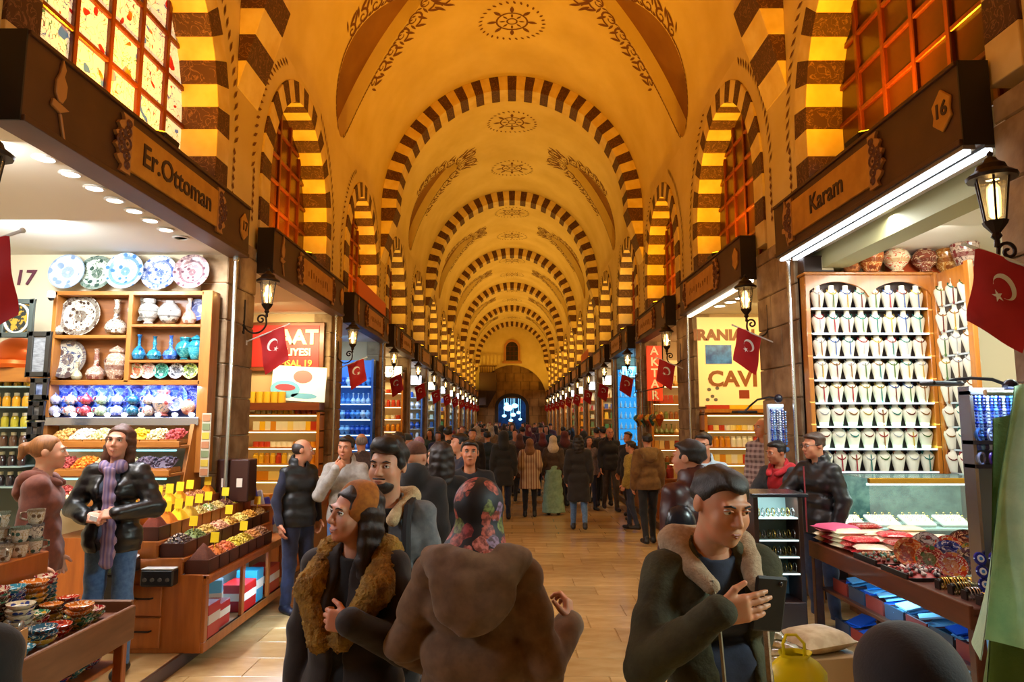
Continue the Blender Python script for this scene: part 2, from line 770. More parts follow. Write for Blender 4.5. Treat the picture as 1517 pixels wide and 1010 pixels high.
# --- arched windows
wv = []
NW = 21
def ell(a, hw, rise): return (hw * math.cos(a), WSP + rise * math.sin(a))
for i in range(NW):
    a0, a1 = PI * i / NW, PI * (i + 1) / NW
    pts = [ell(a0, WO, WRO), ell(a1, WO, WRO), ell(a1, WI, WRO - .3), ell(a0, WI, WRO - .3)]
    b = MB()
    b.add([(.03, p[0], p[1]) for p in pts] + [(-.42, p[0], p[1]) for p in pts], BF)
    wv.append((b, m_vd if i % 2 == 0 else m_vl))
for sd in (-1, 1):
    for i in range(3):
        b = MB(); b.b2(-.42, .03, sd * WI, sd * WO, WSP - (i + 1) * .3, WSP - i * .3)
        wv.append((b, m_vl if i % 2 == 0 else m_vd))
wv_me = [b.mesh('voussoir', mm, bevel=.005, smooth=False) for b, mm in wv]
wv_join = []
for mm in (m_vd, m_vl):
    bb = MB()
    for b, m2 in wv:
        if m2 is mm: bb.add(b.v, b.f)
    wv_join.append(bb.mesh('voussoirs', mm, smooth=False))
b = MB()
for i in range(52):
    a = PI * (i + .5) / 52
    for (hw, rs, L) in ((WO + .2, WRO + .2, .1),):
        p = ell(a, hw, rs)
        q = ell(a + .04, hw + .09, rs + .09)
        d = Vector((0, q[0] - p[0], q[1] - p[1])); n = Vector((0, -d.z, d.y)).normalized() * .022
        c = Vector((.008, p[0], p[1]))
        if q[1] > ZS - .02 or p[1] > ZS - .02: continue
        b.add([c - d * .2, c + d * .5 + n, c + d * 1.1, c + d * .5 - n], [(0, 1, 2, 3)])
for sd in (-1, 1):
    for i in range(7):
        z = WSP - .1 * i - .05
        b.add([(.008, sd * (WO + .2), z - .04), (.008, sd * (WO + .24), z), (.008, sd * (WO + .2), z + .05), (.008, sd * (WO + .17), z)], [(0, 1, 2, 3)])
wborder_me = b.mesh('leaf_border', m_paint, smooth=False)
b = MB(); b.b2(-.40, -.32, -.03, .03, 4.2, 6.7); vbar_me = b.mesh('mullion', m_bar, bevel=.008)
b = MB(); b.b2(-.395, -.325, -1.36, 1.36, -.025, .025); hbar_me = b.mesh('muntin', m_bar, bevel=.008)
m_pane_dark = M((58, 26, 12), .25, col2=(92, 42, 18), scale=1.2)
m_pane_amb = M((70, 32, 15), .3, col2=(48, 22, 11), scale=1.5)
def _tulip_pane():
    t = NT('lit_pane')
    v = t.n('ShaderNodeNewGeometry').outputs['Position']
    nz = t.noise(v, 7.5, 1.5, .5, 1.8)
    line = t.ramp(nz, [(.44, (0, 0, 0)), (.455, (255, 255, 255)), (.475, (255, 255, 255)), (.49, (0, 0, 0))])
    n2 = t.noise(v, 8.0, 0, .5, .4)
    blob = t.ramp(n2, [(.66, (0, 0, 0)), (.68, (255, 255, 255))])
    n3 = t.noise(v, 2.6, 0)
    bc = t.ramp(n3, [(.40, (70, 110, 165)), (.47, (200, 120, 20)), (.55, (180, 30, 25))])
    lc = t.ramp(n3, [(.42, (60, 120, 70)), (.5, (120, 20, 60)), (.58, (60, 100, 150))])
    c = t.mix(line, (255, 240, 200), lc)
    c = t.mix(blob, c, bc)
    t.base(c, .4)
    t.l(c, t.b.inputs['Emission Color'])
    t.b.inputs['Emission Strength'].default_value = .55
    return t.m
m_pane_lit = _tulip_pane()
YB = [-.92, -.46, 0, .46, .92]
ZB = [4.62, 5.02, 5.42, 5.82, 6.22]
paneb = MB(); paneb.b2(-.37, -.355, -.2, .2, -.19, .19)
pane_mes = {m: paneb.mesh('pane', m, smooth=False) for m in (m_pane_dark, m_pane_amb, m_pane_lit)}
sheet = MB(); sheet.b2(-.37, -.355, -1.4, 1.4, 4.1, 6.85)
sheet_me = sheet.mesh('glazing', m_pane_dark, smooth=False)
wn = 0
for k in range(0, 13):
    for s in (-1, 1):
        wn += 1
        r = struct_root('window_%d' % wn, (s * A_, ck(k), 0))
        if s > 0: r.rotation_euler = (0, 0, PI)
        if k <= 4:
            for me in wv_me: ob('voussoir', me, r)
        else:
            for me in wv_join: ob('voussoirs', me, r)['kind'] = 'stuff'
        ob('leaf_border', wborder_me, r)['kind'] = 'stuff'
        if k <= 6:
            for yy in YB: ob('mullion', vbar_me, r, (0, yy, 0))
            for zz in ZB: ob('muntin', hbar_me, r, (0, 0, zz))
        mm = m_pane_lit if (k == 0 and s < 0) else (m_pane_amb if s > 0 and k < 2 else m_pane_dark)
        if k <= 2:
            yb = [-1.4] + YB + [1.4]; zb = [4.22] + ZB + [6.72]
            for a in range(6):
                for q in range(6):
                    yc, zc = (yb[a] + yb[a + 1]) / 2, (zb[q] + zb[q + 1]) / 2
                    ob('pane', pane_mes[mm], r, (0, yc, zc), None, (1, (yb[a + 1] - yb[a]) / .4, (zb[q + 1] - zb[q]) / .38))
        else:
            ob('glazing', sheet_me, r)

# --- end wall with the stone portal
m_portal = M((150, 112, 66), .85, col2=(118, 84, 48), scale=.9, bump=.5, bscale=3)
def arc_pts(hw, z0, rise, n=20):
    return [(hw * math.cos(PI * i / n), z0 + rise * math.sin(PI * i / n)) for i in range(n + 1)]
b = MB()
YW = YEND + .3
pl = [(-6.3, 0), (-6.3, 11.5), (6.3, 11.5), (6.3, 0), (3.2, 0)] + [(p[0], p[1]) for p in arc_pts(3.0, 3.6, 3.0)] + [(-3.2, 0)]
b.prism(pl[::-1], .4, Matrix.Translation((0, YW, 0)))
struct(b.build('wall_end', m_plaster, smooth=False))
pr = struct_root('wall_portal', (0, YW + .3, 0))
dz = 3.75
for i in range(9):          # courses of stone either side of the door and up into the arch
    z0, z1 = i * .74, (i + 1) * .74
    for q in range(-4, 4):
        x0 = q * .78 + (.2 if i % 2 else 0); x1 = x0 + .76
        x0, x1 = max(-3.1, x0), min(3.1, x1)
        zc = (z0 + z1) / 2
        if x1 - x0 < .1 or (max(abs(x0), abs(x1)) > 3.0 * math.sqrt(max(0, 1 - ((zc - 3.6) / 3.1) ** 2)) + .3 and zc > 3.6): continue
        if zc < dz and x0 < 1.2 and x1 > -1.2:
            if x0 < -1.2: x1 = -1.2
            elif x1 > 1.2: x0 = 1.2
            else: continue
        b = MB(); b.b2(x0 + .01, x1 - .01, random.uniform(-.02, .01), .4, z0 + .01, z1 - .01)
        b.build('stone_block', m_portal, pr, smooth=False)
b = MB(); b.b2(-3.2, -1.2, .1, .5, 0, 6.7); b.b2(1.2, 3.2, .1, .5, 0, 6.7); b.b2(-1.3, 1.3, .1, .5, dz, 6.7)
b.build('backing', M((92, 66, 38), .9), pr, smooth=False)
b = MB()
ap = arc_pts(1.22, 2.9, .95, 14)
outer = arc_pts(1.5, 2.9, 1.25, 14)
for i in range(14):
    b.add([(p[0], -.05, p[1]) for p in (outer[i], outer[i + 1], ap[i + 1], ap[i])] + [(p[0], .3, p[1]) for p in (outer[i], outer[i + 1], ap[i + 1], ap[i])], BF)
b.b2(-1.5, -1.22, -.05, .3, 0, 2.9); b.b2(1.22, 1.5, -.05, .3, 0, 2.9)
d = struct_root('door_1', (0, YW + .3, 0))
b.build('door_surround', M((36, 26, 20), .7), d, smooth=False)
b = MB(); b.b2(-1.6, 1.6, 6, 6.2, 0, 5); b.b2(-1.7, -1.6, .4, 6, 0, 5); b.b2(1.6, 1.7, .4, 6, 0, 5); b.b2(-1.7, 1.7, .4, 6.2, 4.2, 4.3)
b.build('passage', M((30, 60, 110), .6, col2=(16, 30, 60), scale=1.5), d, smooth=False)
area_light('passage_lamp', (0, YW + 3.5, 4.1), 160, (120, 200, 255), 1.2)
for i, (x, z, sz) in enumerate([(-.35, 2.9, .42), (.25, 3.1, .3), (-.7, 2.2, .2), (.1, 2.3, .25), (.6, 2.5, .2), (-.1, 1.8, .2), (.75, 1.9, .16), (-.5, 3.3, .2)]):
    b = MB(); b.sphere((0, 0, 0), (sz, .1, sz * .7), 10, 6)
    b.tube([(0, 0, sz * .6), (0, 0, 4.2 - z)], .012, 5)
    o = tag(b.build('hanging_lamp', EM((150, 220, 255), 3.5)), 'blue-white glowing lamp hanging in the passage beyond the far doorway', 'lamp', 'lamps beyond the far doorway')
    o.location = (x, YW + 2.0 + .3 * i, z)
r = struct_root('window_%d' % (wn + 1), (0, YW, 0))
b = MB(); b.prism([(-.52, 7.0), (.52, 7.0)] + arc_pts(.52, 8.1, .52, 10), .06, Matrix.Translation((0, -.03, 0)))
b.build('pane', M((34, 18, 10), .3), r, smooth=False)
b = MB()
fo, fi = arc_pts(.72, 8.1, .72, 12), arc_pts(.52, 8.1, .52, 12)
for i in range(12):
    b.add([(p[0], -.1, p[1]) for p in (fo[i], fo[i + 1], fi[i + 1], fi[i])] + [(p[0], .05, p[1]) for p in (fo[i], fo[i + 1], fi[i + 1], fi[i])], BF)
b.b2(-.72, -.52, -.1, .05, 6.9, 8.1); b.b2(.72, .52, -.1, .05, 6.9, 8.1); b.b2(-.85, .85, -.16, .05, 6.72, 6.9)
b.build('window_surround', M((190, 130, 80), .8), r, smooth=False)
b = MB()
for x in (-.17, .17): b.b2(x - .02, x + .02, -.06, -.02, 7, 8.5)
for z in (7.4, 7.8, 8.2): b.b2(-.5, .5, -.06, -.02, z - .02, z + .02)
b.build('grille', m_bar, r, smooth=False)
# wall behind the camera closes the hall
b = MB(); b.b2(-6.4, 6.4, -7.2, -7, 0, 11.5)
struct(b.build('wall_back', m_plaster, smooth=False))
# ------------------------------------------------------------------ shop fronts: piers, partitions, boards, lanterns, flags, lamps
m_board = M((84, 48, 20), .55, col2=(70, 38, 15), scale=3)
m_board_end = M((30, 20, 14), .6)
m_gold = M((200, 138, 48), .5, col2=(178, 116, 34), scale=5)
m_gold2 = M((172, 118, 62), .5)
m_ink = M((54, 24, 12), .6)
m_lace = M((96, 50, 24), .6)
m_iron = M((44, 30, 20), .45, .6)
m_chrome = M((190, 190, 185), .22, .9)
m_white = M((240, 238, 230), .5)
m_glassy = M((235, 220, 180), .1, trans=.6, alpha=.5)
ORD = ['first', 'second', 'third', 'fourth', 'fifth', 'sixth', 'seventh', 'eighth', 'ninth', 'tenth', 'eleventh', 'twelfth', 'thirteenth', 'fourteenth']
SHOPN = {(-1, 0): 'the plate and spice shop', (1, 0): 'the necklace shop', (-1, 1): 'the red-signed food shop', (1, 1): 'the caviar shop',
         (-1, 2): 'the blue glass shop', (1, 2): 'the herbalist', (-1, 3): 'the amber shop', (1, 3): 'the cyan-lit shop'}
def shopn(s, k):
    return SHOPN.get((s, k), 'the %s shop from the entrance on the %s side' % (ORD[k] if 0 <= k < 14 else 'nearest', 'plate' if s < 0 else 'necklace'))
SHORTN = {(-1, 0): 'plate shop', (1, 0): 'necklace shop', (-1, 1): 'red-signed shop', (1, 1): 'caviar shop', (-1, 2): 'blue glass shop', (1, 2): 'herbalist', (-1, 3): 'amber shop', (1, 3): 'cyan-lit shop'}
def sname(s, k):
    return SHORTN.get((s, k), '%s shop on the %s side' % (ORD[max(0, min(13, k))], 'spice' if s < 0 else 'jewellery'))

def fsta(s, k): return ck(k) - 1.72 + (.36 if s > 0 else 0)
def fend(k): return ck(k) + 1.72

# piers and partitions
for s, nm in ((-1, 'left'), (1, 'right')):
    for k in range(-2, 12):
        y0, y1 = fend(k), fsta(s, k + 1)
        r = struct_root('wall_pier_%s_%d' % (nm, k + 3), (0, 0, 0))
        if -1 <= k <= 2:
            z = .1; i = 0
            while z < 3.99:
                z2 = min(4.0, z + [.42, .36, .48, .4][(i + k) % 4])
                ym = y0 + (y1 - y0) * [.38, .62][i % 2]
                for (a, q) in ((y0, ym), (ym, y1)):
                    b = MB(); b.b2(s * (3.1 + random.uniform(-.012, .006)), s * 3.4, a + .004, q - .004, z + .004, z2 - .004)
                    b.build('stone_block', m_stone, r, bevel=.012)
                z = z2; i += 1
            b = MB(); b.b2(s * 3.13, s * 6.25, y0 + .02, y1 - .02, .1, 4.0)
            b.build('partition', m_inner if k < 1 else M((190, 160, 120), .8), r, smooth=False)
        else:
            b = MB(); b.b2(s * 3.1, s * 3.4, y0, y1, .1, 4.0)
            b.build('pier', m_stone, r, smooth=False)
            b = MB(); b.b2(s * 3.12, s * 6.25, y0 + .02, y1 - .02, .1, 4.0)
            b.build('partition', m_inner, r, smooth=False)
    for k in range(-2, 13):
        b = MB(); b.b2(s * 3.105, s * 6.25, fsta(s, k) - .1, fend(k) + .1, FZ0 + .04, FZ0 + .12)
        struct(b.build('ceiling_shop_%s_%d' % (nm, k + 3), M((232, 226, 212), .6), smooth=False))

# sign boards
def scallop(w, h, flip):
    pts = []
    n = 18
    for i in range(n + 1):
        t = i / n
        zz = -h / 2 + h * t
        rr = w * (.55 + .45 * math.sin(PI * t)) + .028 * math.cos(t * PI * 10)
        pts.append((rr, zz))
    pts = [(0, -h / 2)] + pts + [(0, h / 2)]
    if flip: pts = [(-x, z) for x, z in pts][::-1]
    return pts
def curls(b, w, h, sg, y):
    for (cx, cz, r) in ((.35, .5, .045), (.35, .28, .035), (.35, .72, .035), (.7, .38, .035), (.7, .62, .035), (.3, .12, .025), (.3, .88, .025), (.85, .5, .03)):
        n = 10
        pts = [(sg * (w * cx + r * math.cos(2 * PI * i / n)), y, -h / 2 + h * cz + r * math.sin(2 * PI * i / n)) for i in range(n)]
        b.tube(pts, .011, 4, closed=True)
        b.box((sg * w * cx, y, -h / 2 + h * cz), (.02, .01, .02), ry=.7)
def tulip_mesh():
    b = MB()
    o = [(0, .26), (.035, .2), (.02, .15), (.055, .1), (.05, .02), (.02, -.03), (-.02, -.03), (-.05, .02), (-.05, .1), (-.02, .16)]
    b.prism(o[::-1], .02, Matrix.Translation((0, -.02, 0)))
    b.prism([(-.08, -.08), (.0, -.1), (.09, -.05), (.02, -.04), (-.07, -.03)], .02, Matrix.Translation((0, -.021, 0)))
    b.prism([(.0, -.1), (.02, -.1), (.075, -.26), (.06, -.27)], .02, Matrix.Translation((0, -.02, 0)))
    return b.mesh('tulip_emblem', m_gold2, bevel=.004)
tul = tulip_mesh()
lace_me = {}
for sg in (-1, 1):
    b = MB(); b.prism(scallop(.19, .44, sg < 0), .025, Matrix.Translation((0, -.03, 0)))
    m1 = b.mesh('end_plate', m_gold2, smooth=False)
    b = MB(); curls(b, .19, .42, sg, -.032)
    m2 = b.mesh('tracery', m_lace, smooth=False)
    lace_me[sg] = (m1, m2)
b = MB(); b.prism([(0, .15), (-.1, .06), (-.085, -.02), (-.1, -.07), (0, -.15), (.1, -.07), (.085, -.02), (.1, .06)][::-1], .02, Matrix.Translation((0, -.02, 0)))
badge_me = b.mesh('number_badge', m_gold, bevel=.006)
TXT = {(-1, 0): ('Er.Ottoman', '17'), (1, 0): ('Karam', '16')}
for s in (-1, 1):
    for k in range(-1, 13):
        y0, y1 = fsta(s, k), fend(k)
        L = y1 - y0
        if k < 0: lab = 'dark brown shop signboard overhead nearest the entrance, %s side' % ('plate' if s < 0 else 'necklace')
        elif k == 0: lab = 'brown signboard with a yellow plaque reading %s' % TXT[(s, k)][0]
        else: lab = 'brown signboard with a small yellow plaque above the %s' % sname(s, k)
        t = thing('shop_signboard', lab, 'signboard', (s * WF, (y0 + y1) / 2, (FZ0 + FZ1) / 2), -s * PI / 2 , 'signboards over the shop fronts')
        h = FZ1 - FZ0
        b = MB(); b.box((0, .1, 0), (L, .2, h)); b.box((0, -.006, h / 2 - .015), (L, .03, .03)); b.box((0, -.006, -h / 2 + .02), (L, .03, .04))
        b.build('board', m_board, t, bevel=.004)
        for q in (-1, 1):
            b = MB(); b.box((q * (L / 2 + .004), .1, 0), (.012, .2, h)); b.build('end_panel', m_board_end, t, smooth=False)
        cx = .12 if s < 0 else -.28
        pw = 1.5
        b = MB(); b.box((cx, -.014, .0), (pw, .028, .36)); b.build('plaque', m_gold, t, bevel=.005)
        for sg in (-1, 1):
            e = ob('end_plate', lace_me[sg][0], t, (cx + sg * pw / 2, 0, 0))
            if k < 4: ob('tracery', lace_me[sg][1], e)
        ob('tulip_emblem', tul, t, (-L / 2 + .3, 0, 0))
        bd = ob('number_badge', badge_me, t, (L / 2 - .16, 0, .02))
        if (s, k) in TXT:
            me = text_mesh(TXT[(s, k)][0], .25, .004, bold=.003, sx=1.0)
            me.materials.append(m_ink)
            ob('lettering', me, t, (cx, -.032, 0), (PI / 2, 0, 0))
            me = text_mesh(TXT[(s, k)][1], .14, .003, bold=.003)
            me.materials.append(m_ink)
            ob('number', me, bd, (0, -.023, 0), (PI / 2, 0, 0))
        elif 1 <= k <= 3:
            # worn lettering too small to read: short dark strokes
            b = MB()
            for i in range(9):
                b.box((cx - .5 + .12 * i + random.uniform(-.01, .01), -.031, random.uniform(-.02, .02)), (.03, .004, random.uniform(.06, .13)), ry=random.uniform(-.5, .5))
            b.build('worn_lettering', M((130, 74, 26), .6), t, smooth=False)
        # post at the far end of the opening
        b = MB(); b.lathe([(.035, .1), (.035, .13), (.022, .14), (.022, FZ0 - .05), (.032, FZ0 - .04), (.032, FZ0)], 10)
        o = tag(b.build('metal_post', m_chrome), 'slim chrome post at the front of the %s' % sname(s, k), 'post', 'posts at the shop fronts')
        o.location = (s * 3.0, y1 - .06, 0)

# lanterns
def lantern():
    t = thing('wall_lantern', 'x', 'lantern')
    # local: wall at x=0, lantern hangs toward +x at x=.26, glass centre z=0
    b = MB()
    pts = []
    for i in range(22):
        a = PI * 1.02 + PI * .98 * i / 21
        pts.append((.13 + .13 * math.cos(a), 0, -.36 + .13 * math.sin(a)))
    for i in range(1, 24):
        a = i / 23 * 2.6 * PI
        r = .06 * (1 - i / 27)
        pts.append((.26 - .06 + r * math.cos(a), 0, -.33 + r * math.sin(a)))
    b.tube(pts, .011, 6)
    b.tube([(0, 0, -.5), (0, 0, -.1)], .014, 6)
    for z in (-.48, -.36, -.2): b.box((-.02, 0, z), (.05, .05, .03))
    b.tube([(0, 0, -.36), (.0, 0, -.36)], .01, 6)
    b.lathe([(.0, -.31), (.018, -.3), (.014, -.26), (.03, -.24), (.022, -.22), (.06, -.17), (.068, -.15)], 8, (.26, 0, 0))
    b.build('bracket', m_iron, t)
    b = MB()
    b.lathe([(.055, -.15), (.088, .11)], 6, (.26, 0, 0), caps=False)
    b.build('glass', m_glassy, t, smooth=False)
    b = MB()
    for i in range(6):
        a = 2 * PI * i / 6
        b.cyl((.26 + .056 * math.cos(a), .056 * math.sin(a), -.15), (.26 + .09 * math.cos(a), .09 * math.sin(a), .11), .007, seg=5)
    b.lathe([(.13, .105), (.135, .125), (.085, .16), (.075, .19), (.04, .215), (.03, .235), (.012, .245), (.018, .265), (.0, .285)], 12, (.26, 0, 0))
    b.build('cap', m_iron, t)
    b = MB(); b.lathe([(.0, -.14), (.022, -.12), (.026, .0), (.022, .05), (.0, .08)], 10, (.26, 0, 0))
    b.build('bulb', EM((255, 214, 140), 9.0), t)
    return t
lan = lantern()
first = True
for k in range(-1, 12):
    for s in (-1, 1):
        yy = (3.5 if s < 0 else 3.86) + PT * (k + 1)
        if k == -1:
            lab = 'lit iron wall lantern on the stone pier beside the %s signboard' % ('Er.Ottoman' if s < 0 else 'Karam')
        else:
            lab = 'lit iron wall lantern on the pier past the %s' % sname(s, k)
        if first:
            o = lan; first = False
        else:
            o = ctree(lan)
        o['label'] = lab; o['group'] = 'wall lanterns on the piers'
        o.location = (s * 3.1, yy, 3.42 if k >= 0 else 3.25); o.rotation_euler = (0, 0, 0 if s < 0 else PI)
        if k < 4:
            point_light('lantern_light', (s * 2.84, yy, 3.38), 9, (255, 196, 110), .04)

# flags
m_flag = M((196, 24, 22), .7, col2=(176, 16, 18), scale=3)
m_fw = M((246, 238, 226), .7)
def flag():
    t = thing('flag', 'x', 'flag')
    b = MB()
    b.tube([(0, 0, 0), (.62, 0, .26)], .011, 8); b.sphere((.63, 0, .265), .018, 8, 6)
    b.box((0, 0, -.01), (.04, .05, .07))
    b.build('pole', m_white, t)
    def S(u, v, off):    # u along pole 0..1, v down 0..1
        px, pz = .2 + .36 * u, .084 + .15 * u
        dx = .10 * v * (1 - .2 * u)
        x = px + dx; z = pz - .56 * v + .07 * u * v
        yv = .035 * math.sin(2.2 * v * PI + 2 * u) * v + .02 * math.sin(5 * u + 1)
        return Vector((x, yv + off, z))
    b = MB()
    nu, nv = 8, 12
    for off in (-.0015, .0015):
        vs = [S(i / nu, j / nv, off) for j in range(nv + 1) for i in range(nu + 1)]
        fs = [(j * (nu + 1) + i, j * (nu + 1) + i + 1, (j + 1) * (nu + 1) + i + 1, (j + 1) * (nu + 1) + i) for j in range(nv) for i in range(nu)]
        b.add(vs, fs if off > 0 else [f[::-1] for f in fs])
    cl = b.build('cloth', m_flag, t, ang=80)
    b = MB()
    for off in (-.004, .004):
        n = 22
        vs = []
        c0 = (.46, .36); rot = .9
        for i in range(n + 1):
            a = rot + .62 + (2 * PI - 1.24) * i / n
            ro, ri, dd = .235, .19, .075
            xo, yo = ro * math.cos(a), ro * math.sin(a)
            # inner circle, shifted toward the opening; its end points meet the outer arc's
            a2 = rot + .80 + (2 * PI - 1.60) * i / n
            xi, yi = dd * math.cos(rot) + ri * math.cos(a2), dd * math.sin(rot) + ri * math.sin(a2)
            vs.append(S(c0[0] + xo, c0[1] + yo * .66, off)); vs.append(S(c0[0] + xi, c0[1] + yi * .66, off))
        b.add(vs, [(2 * i, 2 * i + 1, 2 * i + 3, 2 * i + 2) for i in range(n)])
        sc_ = (c0[0] + .22 * math.cos(rot), c0[1] + .27 * .66 * math.sin(rot) + .03)
        st = [sc_]
        for i in range(10):
            r = .115 if i % 2 == 0 else .046
            a = rot + PI + PI * i / 5
            st.append((sc_[0] + r * math.cos(a), sc_[1] + r * .66 * math.sin(a)))
        b.add([S(p[0], p[1], off) for p in st], [(0, 1 + i, 1 + (i + 1) % 10) for i in range(10)])
    b.build('crescent_and_star', m_fw, cl, smooth=False)
    return t
flg = flag()
first = True
for k in range(-1, 12):
    for s in (-1, 1):
        yy = (3.62 if s < 0 else 3.72) + PT * (k + 1)
        if k == -1 and s < 0: yy = 3.36
        zz = 2.84 if k >= 0 else (2.72 if s > 0 else 2.70)
        xx = 3.12 if (k, s) != (-1, -1) else 3.085
        if k == -1: lab = 'red crescent flag on a white pole beside the %s' % ('17 painted on the plate shop wall' if s < 0 else 'necklace display cabinet')
        else: lab = 'red crescent flag on a short white pole past the %s' % sname(s, k)
        o = flg if first else ctree(flg); first = False
        o['label'] = lab; o['group'] = 'red flags along the hall'
        o.location = (s * xx, yy, zz)
        o.scale = (-.8 * s, .8, .8) if k >= 0 else (-.85 * s, .85, .85)
        o.rotation_euler = (0, 0, random.uniform(-.15, .15))

# flood lamps on top of the signboards light the vault
UPC = (255, 178, 24)
fm = MB(); fm.box((0, 0, .05), (.24, .14, .1), rx=.2); fm.box((0, 0, .0), (.05, .05, .04))
flood_me = fm.mesh('housing', m_iron, bevel=.01)
fm = MB(); fm.box((0, 0, .108), (.2, .1, .006), rx=.2)
lens_me = fm.mesh('lens', EM(UPC, 6.0), smooth=False)
UP = {}
for k in range(-1, 13):
    for s in (-1, 1):
        t = thing('flood_lamp', 'small black flood lamp on top of the signboard, %s' % sname(s, k), 'lamp', (s * 3.02, ck(k) + .1, FZ1 + .02), -s * PI / 2, 'flood lamps on the signboards')
        ob('housing', flood_me, t); ob('lens', lens_me, t)
        pw = 80 if k < 3 else 62
        pw *= {-1: 1.05, 0: 1.12, 1: .95, 2: .85, 3: .72, 4: .7, 5: .85}.get(k, .95)
        if s > 0: pw *= 1.25
        area_light('flood_light', (s * 3.0, ck(k) + .1, FZ1 + .16), pw, UPC if k < 3 else (255, 200, 74), .25, .12, (-s * .28, 0, 1), parent=None)
# ------------------------------------------------------------------ shared goods
def W(u, v, y):
    x, z = P(u, v, y)
    return Vector((x, y, z))

def put(name, me, label, cat, loc, rot=None, scale=None, group=None):
    return tag(ob(name, me, None, loc, rot, scale), label, cat, group)

CER = [(196, 62, 30), (30, 96, 120), (40, 60, 130), (206, 120, 40), (150, 30, 34), (46, 120, 84), (222, 206, 170), (90, 50, 40), (60, 140, 160), (214, 168, 60)]
def ceramic(base, c1, c2, sc_=14, rings=30, coat=.5):
    """glazed ware: painted bands and blossom by distance from the axis"""
    key = ('cer', base, c1, c2, sc_, rings)
    if key in MATS: return MATS[key]
    t = NT('glaze_%d' % len(MATS))
    v = t.coord()
    x, y, z = t.sep(v)
    r = t.math('SQRT', t.math('ADD', t.math('MULTIPLY', x, x), t.math('MULTIPLY', y, y)))
    rr = t.math('SINE', t.math('MULTIPLY', t.math('ADD', r, t.math('MULTIPLY', z, .7)), rings))
    f1 = t.ramp(rr, [(.55, (0, 0, 0)), (.7, (255, 255, 255))])
    vo = t.n('ShaderNodeTexVoronoi'); vo.inputs['Scale'].default_value = sc_
    t.l(v, vo.inputs['Vector'])
    f2 = t.ramp(vo.outputs['Distance'], [(.28, (255, 255, 255)), (.34, (0, 0, 0))])
    nz = t.noise(v, sc_ * 1.3, 1, .5, 1.5)
    f3 = t.ramp(nz, [(.46, (0, 0, 0)), (.48, (255, 255, 255)), (.53, (255, 255, 255)), (.55, (0, 0, 0))])
    c = t.mix(f3, base, c2)
    c = t.mix(f2, c, c1)
    c = t.mix(t.math('MULTIPLY', f1, .75), c, c1)
    t.base(c, .18)
    t.b.inputs['Coat Weight'].default_value = coat
    MATS[key] = t.m
    return t.m

def plate_me(r, mat, depth=.03):
    b = MB()
    b.lathe([(0, -.004), (r * .5, -.006), (r * .62, .0), (r * .7, depth * .5), (r, depth), (r, depth + .006), (r * .7, depth * .5 + .012), (r * .6, .012), (r * .4, .007), (0, .006)], 28)
    return b.mesh('plate', mat)
def vase_me(h, prof, mat, seg=18):
    b = MB(); b.lathe([(r * h, z * h) for r, z in prof], seg)
    return b.mesh('vase', mat)
V_BOT = [(.16, 0), (.24, .03), (.30, .18), (.24, .34), (.09, .46), (.06, .6), (.09, .7), (.06, .8), (.07, .96), (.10, 1.0), (.05, .99)]
V_JAR = [(.15, 0), (.2, .05), (.30, .35), (.32, .55), (.22, .72), (.17, .76), (.21, .8), (.21, .86), (.12, .92), (.04, .97), (.0, 1.0)]
V_URN = [(.18, 0), (.2, .03), (.14, .08), (.32, .3), (.4, .5), (.34, .7), (.2, .82), (.24, .95), (.22, 1.0), (.15, .97)]
V_FLASK = [(.14, 0), (.2, .03), (.27, .2), (.2, .4), (.06, .55), (.05, .85), (.1, .97), (.09, 1.0), (.04, .98)]
V_GLOBE = [(.15, 0), (.3, .1), (.46, .4), (.44, .65), (.28, .86), (.16, .92), (.18, 1.0), (.12, .98)]

def teapot(label, base, c1, c2, s, loc, rz, group):
    t = thing('teapot', label, 'teapot', loc, rz, group, s)
    mt = ceramic(base, c1, c2)
    b = MB(); b.lathe([(.05, 0), (.065, .005), (.09, .05), (.092, .09), (.07, .13), (.045, .145), (.04, .14)], 16)
    b.build('body', mt, t)
    b = MB(); b.lathe([(.046, .142), (.035, .165), (.012, .175), (.008, .182), (.014, .192), (0, .2)], 12); b.build('lid', mt, t)
    b = MB(); b.tube([(.075, 0, .05), (.11, 0, .07), (.125, 0, .11), (.145, 0, .135)], [.02, .016, .011, .01], 8); b.build('spout', mt, t)
    b = MB(); b.tube([(-.07, 0, .12), (-.11, 0, .13), (-.13, 0, .1), (-.12, 0, .06), (-.085, 0, .04)], .009, 7); b.build('handle', mt, t)
    return t

def heap_me(name, w, d, h, cols, size, n, rough=.6, flat=.55, seed=0):
    """a mound of loose goods filling a w x d box top"""
    rnd = random.Random(seed)
    b = MB()
    nx, ny = 8, 8
    def hz(x, y): return h * max(0, (1 - (2 * x / w) ** 2)) ** .6 * max(0, (1 - (2 * y / d) ** 2)) ** .6
    vs = [(w * (i / nx - .5), d * (j / ny - .5), hz(w * (i / nx - .5), d * (j / ny - .5)) - size * .3) for j in range(ny + 1) for i in range(nx + 1)]
    b.add(vs, [(j * (nx + 1) + i, j * (nx + 1) + i + 1, (j + 1) * (nx + 1) + i + 1, (j + 1) * (nx + 1) + i) for j in range(ny) for i in range(nx)], 0)
    for q in range(n):
        x, y = rnd.uniform(-.47, .47) * w, rnd.uniform(-.47, .47) * d
        R = Euler((rnd.uniform(0, 3), rnd.uniform(0, 3), rnd.uniform(0, 3))).to_matrix()
        b.sphere((x, y, hz(x, y) + size * .1), (size, size * .75, size * flat), 6, 4, rnd.randrange(len(cols)), R)
    return b.mesh(name, [M(c, rough) for c in cols], ang=60)
